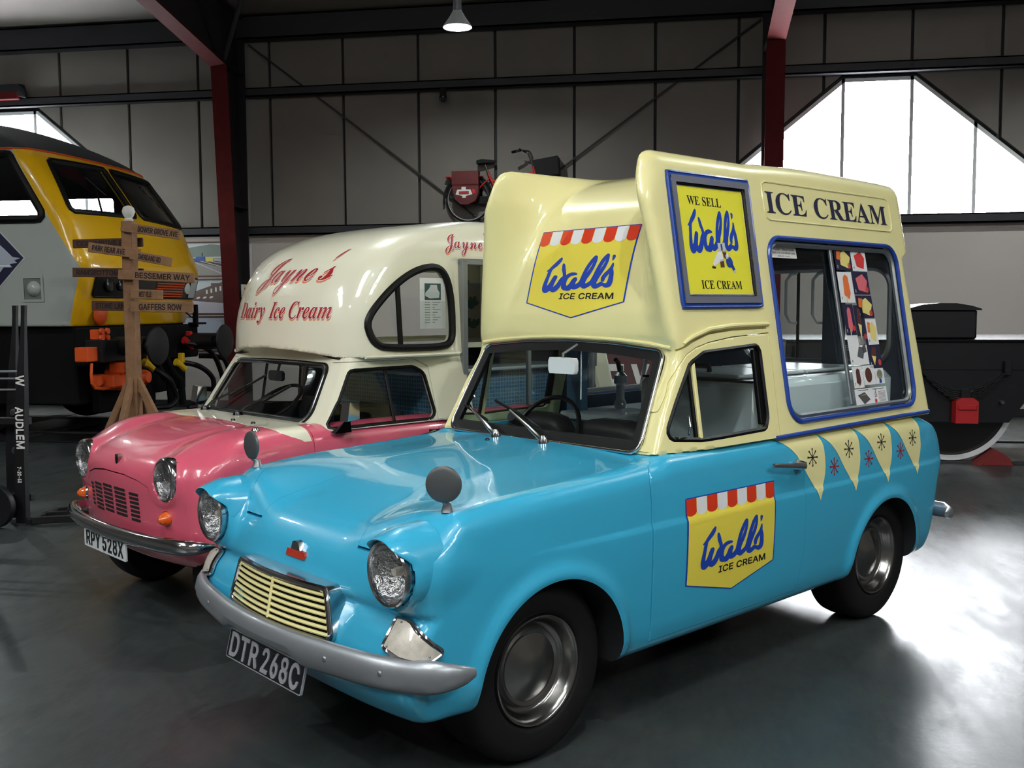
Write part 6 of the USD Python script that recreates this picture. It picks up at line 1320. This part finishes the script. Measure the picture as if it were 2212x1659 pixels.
    part(v, 'snow_plough', bx(-6.95, -6.82, 11.0, 12.3, .30, .9, .02), 'loco_black', 30)
    for x in (-8.3, -10.9):
        for y in (10.95, 13.0): w = part(v, 'wheel', lathe([(0, .06), (.12, .06), (.16, .03), (.42, .03), (.44, .05), (.50, .05), (.52, 0), (.52, -.05), (0, -.05)], 40, '-y', (x, y, .56)), 'loco_black', 40)
    for y in (11.148, 12.97):
        b = part(v, 'buffer', lathe([(0, .0), (.05, -.002), (.15, -.012), (.225, -.03), (.235, -.045), (.225, -.055), (.08, -.06), (.075, -.18), (.115, -.18), (.115, -.62), (0, -.62)], 40, 'x', (0, 0, 0)).apply_transform(np.diag([1, 1.12, 1, 1])).apply_translation((-6.1, y, 1.11)), 'black_iron', 36, 'round black sprung buffer')
    part(v, 'jumper_box', cat([bx(-6.74, -6.62, 10.68, 10.88, 1.20, 1.32, .01)] + [lathe([(0, .03), (.035, .03), (.04, 0)], 12, 'x', (-6.62, y, z)) for y in (10.72, 10.84) for z in (1.22, 1.30)]), 'loco_orange', 30, 'orange jumper socket')
    part(v, 'control_box', bx(-6.8, -6.58, 10.66, 11.35, .93, 1.20, .015), 'black_iron', 30)
    part(v, 'orange_box', bx(-6.80, -6.63, 10.46, 10.68, .95, 1.12, .01), 'loco_orange', 30, 'orange equipment box')
    rg = random.Random(8); cp = [bx(-6.85, -6.55, 10.85, 11.05, .62, .78, .02), bx(-6.8, -6.52, 11.02, 11.25, .58, .84, .03), bx(-6.75, -6.45, 11.22, 11.48, .60, .80, .04), lathe([(0, .16), (.07, .15), (.09, .10), (.09, 0), (0, 0)], 16, 'x', (-6.55, 11.38, .72)), bar((-6.7, 10.8, .70), (-6.7, 11.5, .66), .045), bx(-6.7, -6.5, 10.98, 11.08, .78, .92, .02)]
    part(v, 'orange_coupling', cat(cp), 'loco_orange', 30, 'orange painted coupling gear'); part(v, 'orange_pipe', tube([(-6.65, 10.56, .93), (-6.64, 10.53, .80), (-6.64, 10.54, .70), (-6.64, 10.60, .64), (-6.64, 10.75, .62), (-6.62, 10.95, .62)], .018), 'loco_orange')
    part(v, 'marker_dome', lathe([(0, .06), (.07, .05), (.13, .02), (.14, 0)], 24, 'x', on_body(f_loco, [(11.02, 1.50)], **FR, far=1.)[0]), 'loco_orange', 40)
    hs = lambda pts: tube(np.stack([PchipInterpolator(np.arange(len(pts)), np.array(pts)[:, k])(np.linspace(0, len(pts) - 1, 40)) for k in range(3)], 1), .036, 8)
    for h in ([(-6.62, 12.80, 1.08), (-6.42, 13.0, 1.0), (-6.36, 13.2, .78), (-6.36, 13.32, .55), (-6.4, 13.25, .30), (-6.5, 13.05, .18), (-6.6, 12.9, .22)], [(-6.62, 12.72, .82), (-6.45, 12.9, .74), (-6.38, 13.08, .55), (-6.4, 13.1, .34), (-6.5, 12.9, .22), (-6.6, 12.75, .2)],
              [(-6.62, 11.84, .80), (-6.42, 11.95, .62), (-6.40, 12.05, .40), (-6.45, 11.9, .30), (-6.6, 11.75, .3)], [(-6.6, 13.1, .9), (-6.34, 13.3, .86), (-6.30, 13.42, .62), (-6.36, 13.3, .42), (-6.5, 13.0, .45)]): part(v, 'brake_hose', hs(h), 'rubber', 40)
    for y, z, mt in ((12.86, 1.09, 'red_rubber'), (12.62, .80, 'yellow_rubber'), (11.80, .84, 'yellow_rubber')):
        c = part(v, 'hose_cock', cat([bx(-6.68, -6.60, y + .02, y + .08, z + .02, z + .16, .01), bar((-6.64, y - .10, z + .06), (-6.60, y + .06, z - .06), .042), bar((-6.64, y - .12, z + .03), (-6.62, y - .02, z), .035)]), mt, 30)
    for y in (12.30, 12.60): part(v, 'guard_iron', tube([(-6.75, y - .12, .9), (-6.68, y - .06, .68), (-6.62, y, .58), (-6.60, y, .26)], [.04, .045, .05, .05], 8), 'loco_black')
    part(v, 'lamp_bracket', cat([bx(-6.72, -6.66, 13.18, 13.24, 1.3, 1.62, .005), bx(-6.76, -6.62, 13.12, 13.40, 1.34, 1.37, .005), tube([(-6.72, 12.9, 1.55), (-6.68, 13.05, 1.45), (-6.68, 13.2, 1.42)], .010)]), 'loco_black')
    part(v, 'red_tail_lamp', bx(-6.74, -6.66, 11.36, 11.46, 1.05, 1.17, .01), 'red_rubber')
    return v


LOCO = build_loco()
tr = thing('railway_track', 'dark railway track under the locomotive', 'track', (0, 0, 0))
part(tr, 'track_bed', bx(-14.5, -5.2, 10.55, 13.55, 0, .02, .004), 'black_iron', False)
for y in (11.28, 12.82): part(tr, 'rail', cat([bx(-14.5, -5.2, y - .035, y + .035, .015, .036, .003), bx(-14.5, -5.2, y - .06, y + .06, .015, .025, .003)]), 'rod', False)
for k in range(9): part(tr, 'sleeper', bx(-13.9 + k * 1.0, -13.65 + k * 1.0, 10.7, 13.4, .015, .028, .004), 'black_matt', False)

# ================================================================ THE FINGERPOST
sp = thing('wooden_signpost', 'weathered wooden signpost with many street name boards, in front of the locomotive', 'signpost', (-5.80, 10.0, 0))
part(sp, 'post', bx(-.062, .062, -.062, .062, .0, 2.50, .008), 'wood_old'); part(sp, 'finial', lathe([(0, .0), (.045, .0), (.05, .02), (.035, .03), (.055, .06), (.068, .10), (.055, .145), (.02, .165), (0, .168)], 24, 'z', (0, 0, 2.50)), 'cardboard', 40, 'pale round finial')
for a, b in ((.42, .0), (-.42, .0), (0, -.42), (0, .42)): part(sp, 'leg_brace', beam((a * 1.0, b * 1.0, .04), (a * .08, b * .08, .80), .075, .06, (a == 0, b == 0, .0)), 'wood_old')
part(sp, 'foot', bx(-.48, .48, -.04, .04, 0, .06, .006), 'wood_dark'); part(sp, 'foot', bx(-.04, .04, -.48, .48, 0, .06, .006), 'wood_dark')
for txt, x0, z0, x1, z1, h, back in (('BOWER GROVE AVE', -5.835, 2.436, -5.166, 2.335, .101, 0), ('COLUMBINE RD', -6.521, 2.273, -5.698, 2.280, .096, 1), ('PARK REAR AVE', -6.218, 2.223, -5.623, 2.141, .106, 0), ('IMERDAND RD', -5.735, 2.135, -5.265, 2.049, .096, 2), ('RAMSBOTTOM ST', -6.545, 1.964, -5.710, 1.945, .101, 1),
                                   ('BESSEMER WAY', -5.874, 1.928, -5.007, 1.879, .106, 0), ('WEST VILLE', -5.735, 1.717, -5.372, 1.705, .101, 2), ('STONE LANE', -6.338, 1.597, -5.74, 1.584, .106, 1), ('GAFFERS ROW', -5.735, 1.580, -5.026, 1.570, .111, 2)):
    nb_ = globals().get('nb_', 0) + 1; y = {0: -.085, 1: .085, 2: -.085}[back] * (1 + .05 * nb_); L = math.hypot(x1 - x0, z1 - z0); an = math.atan2(z1 - z0, x1 - x0); T = trimesh.transformations.rotation_matrix(-an, (0, 1, 0)); T[:3, 3] = (x0 + 5.80, y, z0)
    b = part(sp, 'name_board', bx(0, L, -.016, .016, -h / 2, h / 2, .004).apply_transform(T), 'wood_dark' if back == 1 else 'wood_old', 30)
    wfree = (.13 if x0 < -6.0 else 0); xa = .05 if x0 < -6.0 else (.20 if back == 0 else .10)
    g = affinity.translate(text(txt, 'B', h * .55, min(L - .22, .052 * len(txt))), xa, -h * .27)
    part(b, 'lettering', prism(g, -.0185, -.0155).apply_transform(T), 'steel_dark', False)

# ================================================================ THE SACK TRUCK
st = thing('sack_truck', 'black wooden sack truck lettered in white, standing at the left edge', 'sack truck', (-4.56, 6.40, 0))


def shaft(x, y, nm, tilt):
    P = [(-.050, .02, .040, .05), (-.045, .5, .040, .05), (-.02, .9, .036, .05), (-.003, 1.15, .027, .045), (.014, 1.36, .017, .032), (.022, 1.50, .014, .028), (.026, 1.58, .016, .028)]; out = []
    for (a, z0, wa, da), (b, z1, wb, db) in zip(P[:-1], P[1:]): out.append(hull([(x + c * tilt + sx * w, y + sy * d_, z) for c, z, w, d_ in ((a, z0, wa, da), (b, z1, wb, db)) for sx in (-1, 1) for sy in (-.5, .5)]))
    return part(st, nm, cat(out), 'black_matt' if 0 else 'black_iron', False)


s1 = shaft(0, 0, 'shaft', 1.0); s2 = shaft(-.19, .17, 'shaft', 1.0); s3 = shaft(-.62, .02, 'shaft', 1.0)
for txt, z, h, w in (('W', 1.085, .062, .075), ('AUDLEM', .86, .058, .30), ('7-20-62', .43, .028, .115)):
    g = text(txt, 'B', h, w); g = affinity.rotate(g, -90, origin=(0, 0)); b = g.bounds; g = affinity.translate(g, (-.012 if z > 1 else -.028 if z > .5 else -.045) - (b[0] + b[2]) / 2, z - b[3])
    part(s1, 'white_lettering', prism(g, -.0295, -.0215), 'mount_white', False)
for z in (1.11, 1.06, .98): part(st, 'cross_rod', bar((-.70, .02, z - .01), (.0, .02, z), .009), 'alloy')
for z in (.75, .20): part(st, 'cross_rail', beam((-.66, .05, z), (.0, .05, z), .05, .05), 'black_iron')
for z in (.80, .52): part(st, 'bolt_head', lathe([(0, .02), (.02, .018), (.028, .006), (.03, 0)], 14, '-y', (-.19, .14, z)), 'rod')
for x in (-.20, -.52): part(st, 'wheel', lathe([(0, .03), (.03, .03), (.035, .012), (.11, .012), (.115, .03), (.155, .03), (.16, .02), (.16, -.02), (.155, -.03), (.115, -.03), (.11, -.012), (0, -.012)], 36, '-y', (x, -.11, .16)), 'black_iron', 40)
part(st, 'axle', bar((-.30, .02, .16), (-.2, -.14, .16), .02), 'black_iron')
part(st, 'toe_plate', cat([beam((-.02, .0, .035), (.36, .16, .035), .035, .05), beam((-.06, .40, .03), (.02, .48, .03), .035, .04), beam((-.06, .22, .03), (.32, .42, .03), .03, .04), beam((.36, .14, .03), (.30, .44, .03), .035, .045), beam((.0, -.02, .03), (-.06, .42, .03), .035, .04)]), 'black_iron')

# ================================================================ THE WAGON AT THE RIGHT
wg = thing('railway_wagon', 'black railway wagon frame with white rimmed wheel and red axle box, at the right edge', 'wagon', (2.70, 10.2, 0))
part(wg, 'side_frame', bx(-1.55, 4.2, -.03, .05, .92, 1.205, .01), 'tender_black', 30); part(wg, 'footplate', bx(-1.6, 4.25, -.06, 1.9, 1.200, 1.222, .004), 'alloy' if 0 else 'black_gloss', 30)
part(wg, 'horn_plate', prism(Polygon([(-.62, .42), (.50, .42), (.64, .62), (.86, .96), (-.98, .96)]), -.025, .0), 'tender_black', 30)
part(wg, 'far_side_frame', bx(-1.55, 4.2, 1.75, 1.83, .5, 1.205, .01), 'tender_black', 30); part(wg, 'headstock', bx(-1.6, -1.5, -.03, 1.85, .8, 1.2, .01), 'tender_black', 30)
part(wg, 'wheel', lathe([(0, .02), (.1, .02), (.13, .0), (.48, .0), (.52, .01), (.535, .012), (.54, -.0), (.54, -.1), (.575, -.12), (.575, -.14), (0, -.14)], 72, '-y', (.0, .12, .61)), 'black_gloss', 40)
part(wg, 'white_tyre_rim', lathe([(.532, .02), (.583, .02), (.585, .015), (.585, -.10), (.532, -.10)], 80, '-y', (0, .12, .61)), 'tyre_white', 30, 'white painted wheel rim')
part(wg, 'axle', bar((0, .15, .61), (0, 1.7, .61), .07), 'tender_black'); part(wg, 'wheel', lathe([(0, .1), (.583, .1), (.585, 0), (0, 0)], 48, '-y', (0, 1.75, .61)), 'tender_black', 40)
ax = part(wg, 'axle_box', hull([(.085 + dx, dy, dz) for dy, k in ((-.02, 1), (-.15, .93)) for dx, dz in ((-.11 * k, .42), (.11 * k, .42), (.11 * k, .63), (-.11 * k, .63), (-.06 * k, .665), (.06 * k, .665))]), 'axle_red', 30, 'red axle box'); part(ax, 'axle_box_lid', bx(.0, .17, -.165, -.145, .55, .60, .006), 'axle_red')
for k in range(6):
    hw = .40 - .055 * k; part(wg, 'spring_leaf', cat([hull([(.06 + x + dx, dy, .725 - .018 * k + .19 * (x / .4) ** 2 * (1 if 1 else 0) + dz) for x, dx in ((a, 0), (b, 0)) for dy in (-.10, -.03) for dz in (0, .014)]) for a, b in zip(np.linspace(-hw, hw, 9)[:-1], np.linspace(-hw, hw, 9)[1:])]), 'black_iron', False)
part(wg, 'spring_buckle', bx(.03, .13, -.12, -.02, .62, .75, .008), 'black_iron'); part(wg, 'spring_hanger', cat([bx(-.37, -.31, -.09, -.02, .88, 1.02, .006), bx(.43, .49, -.09, -.02, .88, 1.02, .006)]), 'black_iron')
part(wg, 'hand_bolt', cat([bar((.42, -.03, .62), (.42, -.09, .62), .018), bar((.12, -.12, .72), (.14, -.14, .75), .012)]), 'chrome_dull')
sb = thing('sand_box', 'black domed tool box standing on the wagon footplate', 'box', (2.60, 10.55, 1.223))
part(sb, 'box_body', bx(-.32, .30, -.33, .42, 0, .29, .02), 'tender_black', 36)
part(sb, 'domed_lid', hull([(x, y, z) for x, z in ((-.34, .285), (-.34, .30), (-.22, .335), (-.05, .352), (.10, .350), (.24, .325), (.33, .295), (.33, .28)) for y in (-.36, .45)]), 'tender_black', 30, 'domed lid')
ck = thing('wheel_chock', 'dull red wooden chock wedged against the white rimmed wheel', 'chock', (3.0, 10.26, 0)); 
part(ck, 'wedge', hull([(x, y, z) for y in (-.08, .12) for x, z in ((-.10, .0), (.24, .0), (.24, .05), (.19, .10), (.10, .15))]), 'chock_red', False); part(ck, 'wedge_base', bx(-.02, .25, -.09, .13, 0, .02, .003), 'chock_red', False)
rt = thing('inset_rail', 'rail set in the floor under the white rimmed wagon wheel', 'rail', (0, 0, 0), kind='structure'); part(rt, 'rail_head', bx(-1, 7.5, 10.28, 10.35, -.02, .02, .004), 'rod', False); part(rt, 'rail_head', bx(-1, 7.5, 11.9, 11.97, -.02, .02, .004), 'rod', False)

# ================================================================ THE BICYCLE ON THE RAIL
bk = thing('bicycle', 'red postal bicycle with red pannier bag standing on the wall rail', 'bicycle', (-3.04, 14.72, 2.832))
for x in (0, 1.12):
    w = part(bk, 'wheel', lathe([(.318, .016), (.335, .012), (.342, 0), (.335, -.012), (.318, -.016), (.312, 0)], 56, '-y', (x, 0, .342)), 'tyre', 40); part(w, 'rim', lathe([(.300, .010), (.316, .012), (.316, -.012), (.300, -.010)], 56, '-y', (x, 0, .342)), 'spoke', 40)
    part(w, 'spokes', cat([bar((x, dy, .342), (x + .30 * math.cos(q), 0, .342 + .30 * math.sin(q)), .0016, 4) for q in np.arange(28) / 28 * 2 * math.pi for dy in (.02,)]), 'spoke', False); part(w, 'hub', bar((x, -.04, .342), (x, .04, .342), .022), 'spoke')
bb = np.array([.50, 0, .30]); stt = np.array([.30, 0, .72]); hd = np.array([.98, 0, .80]); hb = np.array([1.02, 0, .62])
part(bk, 'frame', cat([bar(bb, stt, .019), bar(bb, hb, .019), bar(stt * .7 + bb * .3, hd * .5 + hb * .5, .017), bar((0, .04, .342), bb + [0, .03, 0], .011), bar((0, -.04, .342), bb - [0, .03, 0], .011), bar((0, .05, .342), stt * .85 + bb * .15, .010), bar((0, -.05, .342), stt * .85 + bb * .15, .010), bar(hd, hb, .022), bar(hb, (1.12, .04, .342), .014), bar(hb, (1.12, -.04, .342), .014)]), 'post_red', 40, 'red frame')
part(bk, 'mudguard', tube([(.372 * math.cos(q), 0, .342 + .372 * math.sin(q)) for q in np.linspace(.1, 3.3, 24)], .018, 6), 'black_matt')
part(bk, 'chain_case', cat([bx(.0, .58, -.05, -.03, .26, .38, .01)]), 'black_matt'); part(bk, 'pedal', cat([bar(bb, bb + [.10, -.08, -.13], .010), bx(.55, .66, -.17, -.08, .155, .185, .005)]), 'black_matt')
part(bk, 'seat_post', bar(stt, stt + [-.045, 0, .13], .013), 'spoke'); part(bk, 'saddle', hull([(x, y, z) for x, w_, z0, z1 in ((.14, .09, .85, .90), (.22, .095, .86, .915), (.32, .05, .875, .91), (.42, .025, .875, .905)) for y in (-w_, w_) for z in (z0, z1)]), 'black_matt', 40)
part(bk, 'rear_rack', cat([bx(-.34, .22, -.07, .07, .665, .680, .003), bar((-.26, .06, .67), (0, .06, .35), .008), bar((-.26, -.06, .67), (-.02, -.06, .35), .008), bar((-.22, -.06, .67), (.0, -.06, .35), .008)]), 'post_red')
bag = part(bk, 'pannier_bag', hull([(x, y, z) for y in (-.19, -.08) for x, z in ((-.20, .72), (.18, .72), (.19, .42), (.14, .30), (.02, .245), (-.08, .25), (-.16, .32), (-.20, .45))]), 'bag_red', 40, 'dark red pannier bag with white emblem')
part(bag, 'bag_flap', hull([(x, y, z) for x in (-.21, .19) for y, z in ((-.205, .735), (-.06, .74), (-.205, .55), (-.195, .53), (-.06, .70))]), 'bag_red', 40); part(bk, 'pannier_bag', bx(-.18, .24, .08, .19, .3, .72, .04), 'bag_red', 40)
emb = unary_union([Polygon([(-.155, .395), (-.13, .465), (.07, .465), (.10, .395), (.02, .375), (-.06, .375)]).difference(sbox(-.105, .395, .045, .44)), sbox(-.065, .45, .0, .505), sbox(-.055, .345, .0, .38)])
part(bag, 'white_emblem', prism(emb, -.193, -.189), 'mount_white', False); part(bag, 'emblem_panel', prism(sbox(-.098, .402, .038, .432), -.194, -.1895), 'post_red', False); part(bag, 'rear_reflector', hull([(.115 + dx, y, .44 + dz) for y in (-.196, -.185) for dx, dz in ((-.02, .03), (.025, .03), (.03, -.03), (-.01, -.04))]), 'red_rubber')
part(bk, 'handlebar', cat([bar(hd, (.90, 0, 1.0), .014), tube([(.76, -.26, .985), (.84, -.2, 1.01), (.93, -.08, 1.01), (.93, .08, 1.01), (.84, .2, 1.01), (.76, .26, .985)], .012)]), 'spoke'); part(bk, 'grip', cat([bar((.70, -.27, .975), (.82, -.21, 1.005), .019), bar((.70, .27, .975), (.82, .21, 1.005), .019), bar((.80, -.2, 1.03), (.90, -.16, .98), .012)]), 'black_gloss')
part(bk, 'front_basket', hull([(x, y, z) for y in (-.2, .2) for x, z in ((.98, .86), (1.36, .92), (1.38, .66), (1.08, .62))]), 'black_matt', 30)

# a maroon board with white letters, standing beyond the vans
mb = thing('maroon_board', 'maroon display board with white letters, seen through the blue van', 'board', (-.42, 8.6, 0))
part(mb, 'board', bx(-.20, .26, -.015, .015, .60, 1.18, .006), 'maroon', 30)
for s in (-1, 1): part(mb, 'support_post', bx((-.22 if s < 0 else .17), (-.17 if s < 0 else .19), -.03, .03, .03, 1.25, .004), 'mount_white', 30)
part(mb, 'foot', cat([bx(-.26, .28, -.22, .22, 0, .035, .006)]), 'maroon', 30)
part(mb, 'white_letter', prism(unary_union([sbox(-.14, 1.0, .0, 1.06), sbox(-.14, .87, .0, .93), sbox(-.14, .70, .0, .76), sbox(-.14, .70, -.12, 1.06)]), -.020, -.0145), 'mount_white', False)
part(mb, 'white_letter', prism(unary_union([Polygon([(.06, 1.06), (.11, 1.06), (.15, .92), (.12, .86)]), Polygon([(.17, 1.06), (.22, 1.06), (.15, .86), (.12, .88)]), sbox(.12, .70, .15, .9)]), -.020, -.0145), 'mount_white', False)
